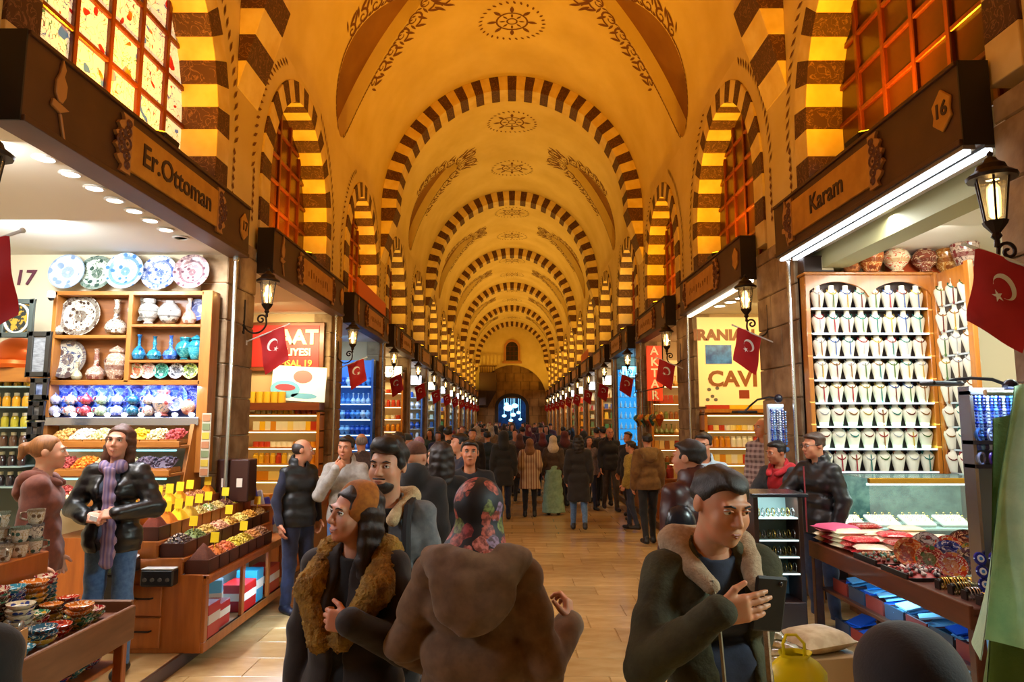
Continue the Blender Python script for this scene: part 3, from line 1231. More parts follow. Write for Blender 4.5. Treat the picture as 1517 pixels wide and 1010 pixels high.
def powder_me(name, w, d, h, col, col2):
    b = MB()
    nx = 12
    def hz(x, y):
        u, v = abs(2 * x / w), abs(2 * y / d)
        return h * (1 - max(u, v)) ** .8 * 1.0 + .004 * math.sin(x * 90) * math.cos(y * 80)
    vs = [(w * (i / nx - .5), d * (j / nx - .5), max(0, hz(w * (i / nx - .5), d * (j / nx - .5)))) for j in range(nx + 1) for i in range(nx + 1)]
    b.add(vs, [(j * (nx + 1) + i, j * (nx + 1) + i + 1, (j + 1) * (nx + 1) + i + 1, (j + 1) * (nx + 1) + i) for j in range(nx) for i in range(nx)], 0)
    return b.mesh(name, M(col, .9, col2=col2, scale=30, bump=.5, bscale=120), ang=70)

m_shelf = wood((178, 112, 42), (150, 88, 30), .4, axis=0)
m_shelf_v = wood((186, 118, 46), (158, 94, 34), .4, axis=2)
m_ctr = wood((178, 98, 34), (150, 78, 24), .4, axis=2)
m_ctr_d = wood((110, 58, 26), (86, 42, 18), .45, axis=1)

# ------------------------------------------------------------------ the plate and spice shop
YS = 7.03
pw_root = [o for o in bpy.data.objects if o.name == 'wall_pier_left_3'][0]
# painted wall
m_petal = [M((40, 100, 150), .7), M((196, 60, 20), .7), M((90, 40, 90), .7), M((60, 120, 60), .7), M((214, 150, 40), .7)]
YWALL = 7.25 - .0
def motif(u, v, s, cols, n=5):
    b = MB()
    c = W(u, v, YWALL)
    for i in range(n):
        a = PI * 2 * i / n + .3
        d = Vector((math.cos(a), 0, math.sin(a)))
        e = Vector((-d.z, 0, d.x))
        p = c + Vector((0, .015, 0)) + d * s * .5
        b.add([p - d * s * .4, p + e * s * .18, p + d * s * .45, p - e * s * .18], [(0, 1, 2, 3)], i % len(cols))
    pts = [c + Vector((s * (.9 * t), .015, -s * .9 * math.sin(t * 3))) for t in [i / 8 for i in range(9)]]
    b.tube(pts, s * .05, 4, len(cols) - 1)
    b.build('painted_tulip', [m_petal[q] for q in cols], pw_root, smooth=False)
for (u, v, s, cols) in [(24, 250, .1, (0, 3, 4)), (40, 275, .09, (0, 4)), (105, 300, .08, (0, 1, 4)), (120, 318, .08, (1, 4, 0)), (106, 340, .09, (0, 1)), (212, 346, .06, (1, 4, 3)), (160, 310, .1, (3, 2)), (160, 335, .12, (2, 3)), (145, 325, .08, (2, 3)), (175, 325, .08, (2, 3))]:
    motif(u, v, s, cols)
b = MB()
c = W(160, 330, YWALL)
pts = [c + Vector((.24 * math.sin(2 * PI * i / 24) * (1 + .15 * math.cos(8 * PI * i / 24)), .012, .3 * math.cos(2 * PI * i / 24))) for i in range(24)]
b.tube(pts, .006, 4, closed=True)
b.build('painted_outline', M((150, 130, 110), .7), pw_root, smooth=False)
me = text_mesh('17', .23, .003, bold=.004, shear=.1)
me.materials.append(M((96, 44, 60), .6))
ob('painted_number', me, pw_root, W(36, 412, YWALL - .0), (PI / 2, 0, 0))

# downlights in the shop ceiling
dl = MB(); dl.lathe([(.075, 0), (.082, -.008), (.06, -.014), (.058, -.004)], 20)
dlr_me = dl.mesh('rim', M((230, 230, 225), .4))
dl = MB(); dl.lathe([(0, -.006), (.058, -.006)], 20)
dll_me = dl.mesh('lens', EM((250, 248, 240), 14), smooth=False)
dl_off = M((40, 36, 32), .4)
for i in range(8):
    uv = [(67, 233), (105, 256), (140, 277), (170, 295), (199, 311), (223, 325), (246, 339), (268, 351)][i]
    x, y = G(uv[0], uv[1], FZ0 + .04)
    t = thing('downlight', 'round ceiling downlight over the plates, %s from the stone pier' % ORD[7 - i] if i < 7 else 'unlit dark downlight in the plate shop ceiling nearest the pier', 'downlight', (x, y, FZ0 + .038), 0, 'downlights in the plate shop ceiling')
    ob('rim', dlr_me, t)
    if i < 7: ob('lens', dll_me, t)
    else:
        bb = MB(); bb.lathe([(0, -.006), (.058, -.006)], 20); bb.build('lens', dl_off, t, smooth=False)
area_light('downlight_row', (-3.25, 5.6, FZ0 - .02), 135, (244, 246, 255), .15, 2.6, (0, 0, -1))
area_light('plate_shop_ceiling_lamp', (-4.4, 5.9, FZ0 - .02), 95, (232, 246, 255), .6, .8, (0, .8, -.8))
area_light('plate_shop_face_fill', (-3.5, 4.1, FZ0 - .02), 70, (250, 246, 240), .4, .4, (0, .55, -1))  # fill light added to brighten the smiling woman's face, no fixture

# the tall display shelf
t = thing('display_shelf', 'tall golden wood shelf of plates and vases against the white wall', 'shelf')
def uvbox(u0, u1, v0, v1, y0, y1, name, mt, par, yref=None):
    a, c = W(u0, v0, yref or y0), W(u1, v1, yref or y0)
    b = MB(); b.b2(W(u0, 480, yref or y0).x, W(u1, 480, yref or y0).x, y0, y1, a.z, c.z)
    return b.build(name, mt, par, bevel=.004)
for (u0, u1, v0, v1) in [(76, 82, 432, 700), (188, 195, 436, 566), (297, 313, 430, 700)]:
    uvbox(u0, u1, v0, v1, YS, 7.22, 'side_panel', m_shelf_v, t)
for (u0, u1, v0, v1) in [(74, 300, 431, 437), (80, 190, 496, 501), (74, 300, 563, 570), (194, 299, 480, 484), (194, 299, 533, 537), (74, 300, 622, 630)]:
    uvbox(u0, u1, v0, v1, YS, 7.22, 'shelf_board', m_shelf, t)
uvbox(76, 312, 432, 564, 7.2, 7.235, 'back_panel', wood((150, 88, 32), (122, 68, 24), .5, axis=0), t, YS)
uvbox(76, 300, 568, 626, 7.2, 7.235, 'niche_back', M((52, 66, 150), .4, col2=(40, 40, 110), scale=4), t, YS)
uvbox(66, 303, 618, 630, YS - .03, YS - .01, 'metal_rail', M((190, 192, 200), .2, .9), t, YS)
area_light('niche_light', (W(188, 575, 7.0).x, 7.0, W(188, 573, 7.0).z), 12, (170, 190, 255), 1.5, .08, (0, .25, -1))
YP = 7.15
PLATES = [((206, 212, 214), (120, 140, 170), (180, 190, 200)), ((206, 214, 196), (44, 70, 60), (90, 110, 90)), ((190, 212, 236), (60, 110, 180), (150, 190, 230)), ((210, 220, 236), (56, 84, 150), (80, 110, 170)), ((150, 120, 124), (90, 60, 70), (200, 170, 160))]
PLAB = ['pale grey plate with a thin blue ring on top of the shelf', 'green and white lattice plate on top of the shelf', 'light blue plate with a central flower on top of the shelf', 'white plate crowded with blue blossom on top of the shelf', 'mauve script plate on top of the shelf beside the pier']
for i, u in enumerate((101, 140, 186, 234, 285)):
    r = .195 + .01 * (i == 2)
    me = plate_me(r, ceramic(*PLATES[i], 9 + 2 * i, 34 + 6 * i))
    c = W(u, 430, YP)
    put('plate', me, PLAB[i], 'plate', (c.x, YP + (.03 if i % 2 else -.02), c.z + r * .98), (PI / 2 - .16, 0, 0), None, 'big plates on top of the shelf')
# left column
def plate_at(u, v, r, cols, label, y=YP, sc_=10, rings=36):
    c = W(u, v, y)
    return put('plate', plate_me(r, ceramic(*cols, sc_, rings)), label, 'plate', (c.x, y, c.z), (PI / 2 - .12, 0, 0), None, 'plates inside the shelf')
plate_at(120, 468, .225, ((222, 212, 190), (70, 50, 40), (120, 90, 70)), 'large brown and cream floral plate in the upper left compartment', sc_=16)
plate_at(101, 532, .21, ((196, 186, 164), (90, 70, 66), (70, 80, 110)), 'large grey medallion plate in the lower left compartment', sc_=9)
def vase_at(u, v, h, prof, cols, label, y=YP - .03, sc_=14, rings=40, name='vase'):
    c = W(u, v, y)
    return put(name, vase_me(h, prof, ceramic(*cols, sc_, rings)), label, 'vase', (c.x, y, c.z), (0, 0, random.uniform(0, 3)), None, 'vases on the golden shelf')
vase_at(171, 495, .37, V_BOT, ((220, 208, 186), (110, 84, 64), (70, 60, 60)), 'long-necked brown and cream vase beside the floral plate')
vase_at(141, 563, .33, V_BOT, ((170, 130, 110), (120, 60, 50), (210, 190, 170)), 'round-bodied pinkish bottle vase below the long-necked vase')
vase_at(171, 563, .37, V_JAR, ((176, 140, 116), (110, 66, 56), (214, 196, 176)), 'lidded brown ginger jar beside the pinkish bottle vase')
vase_at(113, 563, .2, V_FLASK, ((170, 160, 130), (120, 110, 80), (200, 190, 160)), 'small olive flask in front of the medallion plate', YS + .04)
vase_at(87, 496, .1, V_GLOBE, ((200, 190, 170), (70, 60, 60), (140, 120, 100)), 'small patterned pot in the shelf corner by the floral plate', YS + .05)
# right column
plate_at(210, 459, .13, ((205, 205, 195), (120, 120, 110), (160, 160, 150)), 'pale ringed plate behind the striped vase', 7.18)
plate_at(294, 460, .12, ((120, 130, 170), (70, 80, 130), (170, 180, 210)), 'lilac blue plate tucked against the side panel', 7.18)
vase_at(220, 480, .27, V_URN, ((206, 204, 196), (110, 110, 104), (170, 168, 160)), 'grey and white striped vase in the top right compartment', rings=70)
vase_at(250, 480, .25, V_GLOBE, ((204, 200, 190), (96, 92, 88), (180, 176, 168)), 'round striped grey pot between two vases', rings=90)
vase_at(280, 480, .28, V_FLASK, ((206, 190, 170), (150, 110, 90), (190, 170, 150)), 'slender cream flask vase beside the round striped pot', rings=60)
BL = ((30, 110, 160), (16, 70, 120), (60, 150, 190))
TQ = ((40, 150, 160), (20, 100, 120), (90, 190, 190))
vase_at(205, 533, .27, V_FLASK, BL, 'tall thin blue glazed vase at the divider')
vase_at(228, 533, .25, V_BOT, ((36, 120, 150), (20, 80, 110), (60, 160, 180)), 'blue bottle vase with a wide belly, next to the thin blue vase')
vase_at(252, 533, .26, V_BOT, ((60, 110, 200), (30, 70, 160), (110, 160, 220)), 'cobalt bottle vase between the two turquoise groups')
vase_at(273, 533, .24, V_URN, TQ, 'turquoise urn leaning near the side panel')
vase_at(290, 533, .27, V_JAR, ((50, 160, 180), (20, 110, 140), (110, 200, 200)), 'turquoise lidded jar by the side panel')
SP = [((206, 180, 140), (180, 70, 40), (90, 130, 80), 'small plate with an orange centre'), ((214, 200, 186), (170, 140, 130), (200, 60, 50), 'small cream ringed plate'), ((40, 130, 110), (20, 90, 80), (120, 190, 170), 'small sea green plate'), ((220, 220, 222), (50, 50, 60), (30, 30, 40), 'small black and white plate'), ((150, 180, 50), (60, 80, 40), (220, 220, 200), 'small lime green plate')]
for i, u in enumerate((204, 222, 241, 263, 284)):
    plate_at(u, 550, .082, SP[i][:3], SP[i][3] + ' on the low right shelf', YS + .08, 22, 60)
# lit niche: blue plates behind teapots
for i in range(8):
    u = 96 + 27 * i
    plate_at(u, 590, .155, [((90, 130, 220), (30, 60, 170), (160, 190, 240)), ((60, 80, 170), (20, 30, 110), (150, 160, 220)), ((120, 160, 230), (40, 80, 190), (200, 210, 240))][i % 3],
             'blue plate leaning at the back of the lit niche, %s from the pier' % ORD[7 - i], 7.18, 12, 40 + 5 * i)
TP = [((190, 186, 190), (90, 90, 130), (150, 140, 160), 'silver grey'), ((206, 196, 180), (90, 110, 140), (180, 60, 60), 'cream patterned'), ((150, 40, 50), (110, 20, 30), (190, 90, 90), 'crimson'), ((130, 150, 110), (90, 110, 80), (200, 200, 170), 'sage green'), ((150, 160, 220), (80, 100, 190), (210, 215, 240), 'pale blue'), ((20, 80, 100), (10, 50, 80), (50, 120, 140), 'dark teal'), ((190, 184, 170), (130, 120, 110), (160, 60, 60), 'beige')]
for i in range(7):
    u = 80 + 23.2 * i
    c = W(u, 613, YS + .06)
    teapot('%s teapot standing in the lit niche' % TP[i][3], *TP[i][:3], .68, (c.x, c.y, c.z - .02), PI / 2 * 0 + .3, 'teapots in the lit niche')
    teapot('%s teapot stacked on top of its match in the niche' % TP[i][3], *TP[i][:3], .62, (c.x, c.y, c.z + .1), .3, 'teapots in the lit niche')
c = W(241, 616, YS + .06); put('vase', vase_me(.27, V_URN, ceramic((210, 180, 160), (180, 70, 60), (90, 110, 140))), 'red flowered pink vase in the lit niche by the teapots', 'vase', c, None, None, 'vases in the lit niche')
c = W(262, 600, YS + .06); plate_at(262, 598, .08, ((180, 190, 230), (60, 80, 170), (220, 220, 240)), 'small blue plate propped at the niche front', YS + .06, 20, 60)
c = W(278, 614, YS + .05); put('vase', vase_me(.16, V_GLOBE, ceramic((206, 160, 130), (180, 90, 60), (230, 210, 190))), 'little peach pot at the end of the niche', 'vase', c, None, None, 'vases in the lit niche')
# niche lights
for i in range(9):
    c = W(84 + 25 * i, 614, YS + .01)
    b = MB(); b.sphere((0, 0, 0), (.035, .012, .022), 10, 6)
    o = tag(b.build('niche_lamp', EM((225, 232, 255), 7)), 'small oval white lamp along the niche edge', 'lamp', 'lamps along the niche edge'); o.location = c

# tiers of dried fruit under the niche
t = thing('tiered_bin_rack', 'wooden rack of tilted nut bins below the teapot niche', 'rack')
for (v, yy) in ((652, 6.72), (694, 6.55), (738, 6.4)):
    a, c = W(76, v, yy), W(296, v, yy)
    c.x = -3.27
    b = MB(); b.b2(a.x, c.x, yy - .02, yy + .02, a.z - .07, a.z - .01); b.build('front_board', m_shelf, t, bevel=.004)
    b = MB(); b.b2(a.x, c.x, yy, 7.2, a.z - .08, a.z - .05); b.build('shelf_board', m_shelf, t, bevel=.004)
    b = MB(); b.box(((a.x + c.x) / 2, yy + .03, a.z - .1), (c.x - a.x - .1, .03, .014)); b.build('light_strip', EM((130, 215, 225), 3), t)
b = MB(); c = Vector((-3.29, 0, 0))
b.add([(c.x - .01, 6.98, W(300, 628, 6.98).z), (c.x + .03, 6.98, W(300, 628, 6.98).z), (c.x + .03, 6.45, .1), (c.x - .01, 6.45, .1), (c.x - .01, 7.2, W(300, 628, 6.98).z), (c.x + .03, 7.2, W(300, 628, 6.98).z), (c.x + .03, 7.2, .1), (c.x - .01, 7.2, .1)], BF)
b.build('side_board', m_shelf_v, t)
b = MB(); b.b2(W(76, 700, 6.4).x, c.x, 6.42, 7.2, .1, .85); b.build('base', m_ctr, t)
NUTS = [((190, 140, 60), (206, 160, 80), (170, 116, 44), 'golden dried fruit'), ((226, 214, 190), (206, 190, 160), (240, 232, 214), 'white almonds'), ((214, 200, 140), (196, 180, 110), (226, 214, 160), 'pale dried figs'), ((206, 190, 130), (220, 206, 150), (190, 170, 100), 'cream nuts'), ((236, 196, 20), (226, 180, 10), (246, 210, 50), 'bright yellow sweets'), ((226, 206, 150), (206, 184, 120), (240, 226, 180), 'buttery nuts'), ((170, 60, 50), (150, 44, 40), (190, 80, 70), 'red dried fruit')]
NUT2 = [((150, 50, 40), (130, 40, 34), (170, 70, 60), 'dark red fruit'), ((226, 120, 10), (214, 104, 0), (240, 140, 30), 'orange apricots'), ((206, 190, 140), (180, 160, 110), (226, 214, 170), 'cream figs'), ((210, 196, 150), (180, 170, 130), (226, 214, 180), 'ivory nuts'), ((90, 74, 90), (70, 54, 70), (110, 90, 110), 'purple raisins'), ((80, 64, 80), (60, 48, 64), (100, 84, 100), 'dark currants')]
for ti, (v, yy, items) in enumerate(((650, 6.84, NUTS), (692, 6.68, NUT2), (736, 6.52, NUTS[::-1]))):
    x0, x1 = W(80, v, yy).x, -3.29
    w_ = (x1 - x0) / len(items)
    for i, it in enumerate(items):
        z = W(80, v, yy).z
        tt = thing('nut_bin', 'open bin of %s on the %s tier below the teapots' % (it[3], ('upper', 'middle', 'lower')[ti]), 'bin', (x0 + w_ * (i + .5), yy, z - .03), 0, 'bins under the teapot niche')
        b = MB()
        for (cx, cy_, sx, sy) in ((0, -.13, w_ - .01, .01), (0, .13, w_ - .01, .01), (-w_ / 2 + .01, 0, .01, .26), (w_ / 2 - .01, 0, .01, .26)): b.box((cx, cy_, 0), (sx, sy, .06))
        b.box((0, 0, -.02), (w_ - .01, .26, .01))
        bo = b.build('tray', m_shelf, tt)
        hp = ob('nuts', heap_me('nuts', w_ - .02, .25, .05, it[:3], .02, 70, seed=i + 10 * ti), tt, (0, 0, .05), (.5, 0, 0)); hp['kind'] = 'stuff'

# spice counter with stepped tiers
t = thing('spice_counter', 'stepped wooden spice counter with drawers and lit openings', 'counter')
SX = [-2.45, -2.66, -2.87, -3.06, -3.24]
SZ = [.70, .83, .96, 1.07]
CY0, CY1 = 5.6, 7.62
b = MB()
b.b2(SX[0] - .03, SX[4], CY0, CY0 + .04, .1, .70); b.b2(SX[1], SX[4], CY0, CY0 + .04, .7, .83); b.b2(SX[2], SX[4], CY0, CY0 + .04, .83, .96); b.b2(SX[3], SX[4], CY0, CY0 + .04, .96, 1.07)
b.build('end_panel', m_ctr, t, bevel=.004)
for i in range(4):
    b = MB(); b.b2(SX[i] + .02, SX[i + 1], CY0, CY1, SZ[i] - .03, SZ[i]); b.build('tier_top', m_ctr, t, bevel=.004)
    if i < 3:
        b = MB(); b.b2(SX[i + 1] - .02, SX[i + 1], CY0 + .05, CY1, SZ[i], SZ[i + 1] - .03); b.build('riser', m_ctr, t)
b = MB(); b.b2(SX[0], SX[0] - .03, CY0, CY1, .62, .70); b.build('front_rail', m_ctr, t, bevel=.004)
b = MB(); b.b2(SX[0], SX[0] - .03, CY0, CY1, .1, .18); b.build('plinth', m_ctr, t, bevel=.004)
for y_ in (CY0, CY0 + .75, CY0 + 1.4, CY1 - .06):
    b = MB(); b.b2(SX[0], SX[0] - .03, y_, y_ + .06, .18, .62); b.build('stile', m_ctr, t, bevel=.004)
b = MB(); b.b2(SX[0] - .45, SX[0] - .43, CY0 + .05, CY1, .1, .66); b.build('recess_back', M((190, 210, 214), .5), t, smooth=False)
b = MB(); b.b2(SX[0] - .43, SX[0], CY0 + .05, CY1, .15, .18); b.build('recess_floor', M((150, 110, 70), .5), t, smooth=False)
area_light('counter_recess_light', (SX[0] - .2, CY0 + 1.0, .655), 14, (190, 225, 255), .12, 1.6, (-.3, 0, -1))
for i in range(2):
    b = MB(); b.box((-2.93, CY0 - .012, .26 + .25 * i), (.27, .024, .235))
    d = b.build('drawer', m_ctr, t, bevel=.004)
    b = MB(); b.tube([(-3.0, CY0 - .025, .28 + .25 * i), (-2.99, CY0 - .05, .28 + .25 * i), (-2.87, CY0 - .05, .28 + .25 * i), (-2.86, CY0 - .025, .28 + .25 * i)], .007, 6)
    b.build('handle', m_iron, d)
# things beside/inside the counter
def carton(name, label, cat, c, s, m1, rz=0, group=None, band=None):
    tt = thing(name, label, cat, c, rz, group)
    b = MB(); b.box((0, 0, s[2] / 2), s); b.build('carton_body', m1, tt, bevel=.004)
    b = MB(); b.box((0, 0, s[2] * .55), (s[0] + .003, s[1] + .003, s[2] * .28)); b.build('printed_band', band or M((232, 224, 210), .5), tt, smooth=False)
    return tt
m_red = M((176, 22, 20), .4)
carton('gift_box', 'red carton standing in the nearest lit opening of the spice counter', 'box', (SX[0] - .12, CY0 + .2, .18), (.22, .22, .26), m_red, 0, 'red cartons in the counter openings', M((214, 200, 190), .4))
carton('gift_box', 'red carton lying behind another in the nearest counter opening', 'box', (SX[0] - .14, CY0 + .46, .18), (.2, .26, .2), m_red, 0, 'red cartons in the counter openings')
carton('gift_box', 'pale blue carton tilted in the nearest counter opening', 'box', (SX[0] - .22, CY0 + .64, .18), (.16, .12, .34), M((110, 190, 230), .4), .3, None)
carton('gift_box', 'red carton in the second lit opening of the spice counter', 'box', (SX[0] - .13, CY0 + 1.0, .18), (.22, .3, .24), m_red, 0, 'red cartons in the counter openings')
carton('gift_box', 'teal carton in the middle counter opening', 'box', (SX[0] - .13, CY0 + 1.27, .18), (.2, .18, .3), M((40, 150, 190), .4), 0)
carton('gift_box', 'red carton in the far lit opening of the spice counter', 'box', (SX[0] - .13, CY0 + 1.65, .18), (.22, .3, .26), m_red, 0, 'red cartons in the counter openings')
# small equipment on the step ends
tt = thing('card_reader', 'black card reader fixed to the end of the spice counter', 'card reader', (-2.8, CY0 - .06, .7))
b = MB(); b.box((0, 0, 0), (.26, .1, .13)); b.build('case', M((26, 24, 24), .35), tt, bevel=.012)
b = MB(); b.box((0, 0, .068), (.25, .09, .008)); b.build('top', M((210, 208, 200), .4), tt)
b = MB()
for i in range(4): b.lathe([(0, 0), (.016, 0), (.016, .01), (0, .012)], 8, (-.09 + .06 * i, -.05, -.01), Euler((PI / 2, 0, 0)).to_matrix())
b.build('knob', M((90, 86, 80), .4), tt)
tt = thing('weighing_scale', 'black weighing scale with a white tray near the spice counter drawers', 'scale', (-3.12, CY0 - .1, .74))
b = MB(); b.box((0, 0, .05), (.26, .22, .1)); b.box((0, -.06, -.1), (.2, .1, .2)); b.build('base', M((28, 26, 26), .35), tt, bevel=.01)
b = MB(); b.lathe([(.0, .105), (.14, .105), (.155, .125), (.15, .13), (0, .112)], 16); b.build('tray', M((226, 226, 222), .25), tt)
b = MB(); b.box((0, -.113, .05), (.12, .006, .05)); b.build('display', M((60, 80, 60), .3), tt)
tt = thing('tip_jar', 'little black pot with white lid on the counter end', 'pot', (-3.16, CY0 - .05, .97))
b = MB(); b.lathe([(.0, 0), (.05, 0), (.055, .09), (0, .09)], 12); b.build('pot', M((24, 22, 22), .4), tt)
b = MB(); b.lathe([(.0, .09), (.05, .092), (.048, .12), (0, .122)], 12); b.build('lid', M((236, 234, 228), .5), tt)
b = MB(); b.b2(-3.22, -3.02, CY0 - .16, CY0, .93, .95); b.b2(-3.26, -2.98, CY0 - .24, CY0, .51, .53)
tag(b.build('side_shelf', m_ctr), 'small wooden side shelves jutting from the spice counter end', 'shelf')

# spice bins
m_choc = M((84, 40, 22), .55, col2=(66, 30, 16), scale=4)
binb = {}
SPICE = {
    3: [('p', (226, 130, 4), (236, 150, 10), 'orange turmeric powder'), ('p', (240, 176, 8), (232, 160, 0), 'yellow curry powder'), ('p', (196, 84, 14), (180, 70, 8), 'rust red pepper powder'), ('p', (240, 180, 6), (250, 196, 30), 'bright yellow powder'), ('p', (236, 158, 6), (226, 140, 0), 'saffron powder'), ('n', ((206, 130, 90), (190, 110, 80), (220, 160, 120)), 'pinkish nuts'), ('n', ((190, 120, 60), (210, 150, 80), (160, 90, 40)), 'toasted nuts'), ('p', (236, 140, 10), (226, 120, 0), 'deep orange powder'), ('n', ((90, 150, 40), (120, 170, 60), (70, 120, 30)), 'green leaves'), ('n', ((196, 160, 60), (210, 180, 80), (150, 120, 40)), 'chamomile')],
    2: [('p', (120, 46, 20), (104, 38, 16), 'dark cocoa powder'), ('p', (214, 110, 10), (226, 130, 20), 'orange chilli powder'), ('p', (246, 190, 6), (252, 204, 30), 'glowing yellow turmeric'), ('p', (200, 160, 40), (190, 140, 30), 'ochre powder'), ('n', ((196, 170, 90), (176, 150, 70), (216, 196, 120)), 'pale herbs'), ('n', ((226, 214, 170), (200, 190, 130), (120, 150, 70)), 'white and green mix'), ('n', ((200, 170, 90), (170, 140, 70), (220, 200, 130)), 'dried lemon peel'), ('n', ((120, 70, 50), (90, 50, 36), (150, 100, 70)), 'dark petals'), ('n', ((220, 190, 50), (200, 170, 40), (240, 214, 90)), 'yellow flowers'), ('n', ((110, 150, 50), (140, 170, 70), (80, 120, 30)), 'green tea leaves')],
    1: [('n', ((60, 40, 34), (214, 190, 160), (90, 60, 50)), 'dark pistachios with pale shells'), ('n', ((110, 124, 60), (140, 150, 80), (80, 90, 40)), 'green pepper seeds'), ('n', ((190, 150, 60), (206, 170, 80), (150, 110, 40)), 'golden herbs'), ('n', ((206, 150, 110), (220, 180, 140), (180, 110, 80)), 'rosebud mix'), ('n', ((210, 160, 60), (190, 130, 40), (226, 190, 90)), 'amber mix'), ('n', ((220, 190, 90), (200, 170, 70), (236, 210, 120)), 'lemon mix'), ('n', ((200, 140, 40), (180, 120, 30), (214, 160, 60)), 'dried orange'), ('n', ((180, 140, 80), (200, 160, 100), (150, 110, 60)), 'hazelnuts')],
    0: [('p', (100, 50, 26), (86, 40, 20), 'brown powder'), ('n', ((206, 110, 40), (190, 90, 30), (220, 140, 70)), 'orange dried fruit'), ('n', ((196, 90, 40), (214, 120, 60), (170, 70, 30)), 'red-brown dried fruit'), ('n', ((206, 180, 40), (186, 160, 30), (220, 196, 70)), 'yellow-green raisins'), ('n', ((200, 170, 50), (180, 150, 40), (216, 190, 80)), 'golden raisins'), ('n', ((190, 120, 50), (170, 100, 40), (210, 150, 80)), 'cinnamon curls'), ('n', ((130, 80, 40), (110, 64, 30), (150, 100, 60)), 'brown seeds')]}
TIERN = {3: 'top', 2: 'third', 1: 'second', 0: 'lowest'}
for ti in range(4):
    x0, x1 = SX[ti + 1] + .01, SX[ti] - .01
    w_ = x1 - x0
    items = SPICE[ti]
    L = (CY1 - CY0 - .06 - (.5 if ti == 0 else 0)) / len(items)
    for i, it in enumerate(items):
        yc = CY0 + .04 + L * (i + .5)
        tt = thing('spice_bin', 'open box of %s on the %s tier of the spice counter' % (it[-1], TIERN[ti]), 'spice bin', ((x0 + x1) / 2, yc, SZ[ti]), 0, 'boxes on the spice counter')
        b = MB()
        hh = .11
        for (cx, cy_, sx, sy) in ((0, -L / 2 + .008, w_, .01), (0, L / 2 - .008, w_, .01), (-w_ / 2 + .005, 0, .01, L - .01), (w_ / 2 - .005, 0, .01, L - .01)): b.box((cx, cy_, hh / 2), (sx, sy, hh))
        b.box((0, 0, .006), (w_ - .01, L - .02, .01))
        b.build('box', m_choc if (i == 0 and ti in (0, 2)) or ti < 2 else m_ctr, tt)
        if it[0] == 'p':
            me = powder_me('spice', w_ - .02, L - .02, .15, it[1], it[2])
        else:
            me = heap_me('spice', w_ - .02, L - .02, .085, it[1], .0125, 110, seed=ti * 20 + i)
        ob('spice', me, tt, (0, 0, .08))['kind'] = 'stuff'
        if ti >= 2 and i < 6 or i % 3 == 1:
            b = MB(); b.box((0, 0, .045), (.07, .004, .085), rx=-.15); b.cyl((0, .004, -.06), (0, .004, .03), .003, seg=5)
            b.build('price_tag', M((240, 200, 20), .5), tt).location = (0.02, -L * .2, .2)

# potpourri bags and packets at the far end, against the pier
PK = [((60, 60, 150), 'blue'), ((70, 80, 170), 'deep blue'), ((200, 200, 210), 'silver'), ((70, 66, 150), 'violet'), ((210, 214, 220), 'white'), ((70, 110, 50), 'green')]
for i, (u, v, ci) in enumerate([(373, 735, 0), (383, 745, 2), (394, 755, 3), (402, 765, 4), (366, 715, 5), (410, 775, 2)]):
    c = W(u, v, 7.75 + .05 * i)
    tt = thing('tea_packet', '%s foil tea packet leaning on the pier beyond the spices' % PK[ci][1], 'packet', (c.x, c.y, c.z - .19), .3, 'tea packets leaning on the pier')
    b = MB(); b.box((0, 0, .17), (.15, .06, .32), ry=-.2, taper=.85); b.build('bag', M(PK[ci][0], .35), tt, bevel=.012)
    b = MB(); b.box((-.005, -.034, .15), (.1, .004, .16), ry=-.2); b.build('label_panel', M((220, 210, 190), .5), tt)
b = MB()
b.b2(-3.08, -2.72, 7.66, 8.1, .1, .95); b.b2(-3.09, -2.68, 7.64, 8.12, .95, .99)
tag(b.build('low_stand', m_ctr), 'low wooden stand carrying the foil tea packets', 'stand')
# dark chest with two white labels above the spices
tt = thing('tea_chest', 'dark brown wooden chest with white labels beside the pier', 'chest', (W(340, 700, 7.3).x + .06, 7.35, 1.08))
b = MB(); b.box((0, 0, .22), (.34, .24, .44)); b.build('body', M((58, 26, 16), .45), tt, bevel=.01)
for dx in (-.08, .08):
    b = MB(); b.box((dx, -.125, .2), (.06, .006, .09)); b.build('paper_label', M((226, 210, 190), .6), tt)
# tall card rack by the shelf
tt = thing('postcard_strip', 'tall narrow rack of sample cards hanging beside the golden shelf', 'card rack', (W(303, 690, 7.01).x, 7.01, W(300, 706, 7.01).z))
H_ = W(300, 612, 7.01).z - W(300, 706, 7.01).z
b = MB(); b.box((0, 0, H_ / 2), (.09, .012, H_)); b.build('backing', M((206, 196, 170), .5), tt)
for i in range(7):
    b = MB(); b.box((0, -.01, H_ * (i + .5) / 7), (.075, .01, H_ / 7 - .025)); b.build('card', M([(180, 120, 80), (200, 170, 60), (120, 130, 90)][i % 3], .5), tt)
# security camera
c = W(76, 440, 6.9)
tt = thing('security_camera', 'small white dome camera fixed at the corner of the golden shelf', 'camera', c)
b = MB(); b.lathe([(0, .06), (.035, .06), (.04, 0), (.03, -.01)], 14); b.build('housing', m_white, tt)
b = MB(); b.sphere((0, 0, -.01), .03, 12, 8); b.build('dome', M((20, 20, 22), .1), tt)

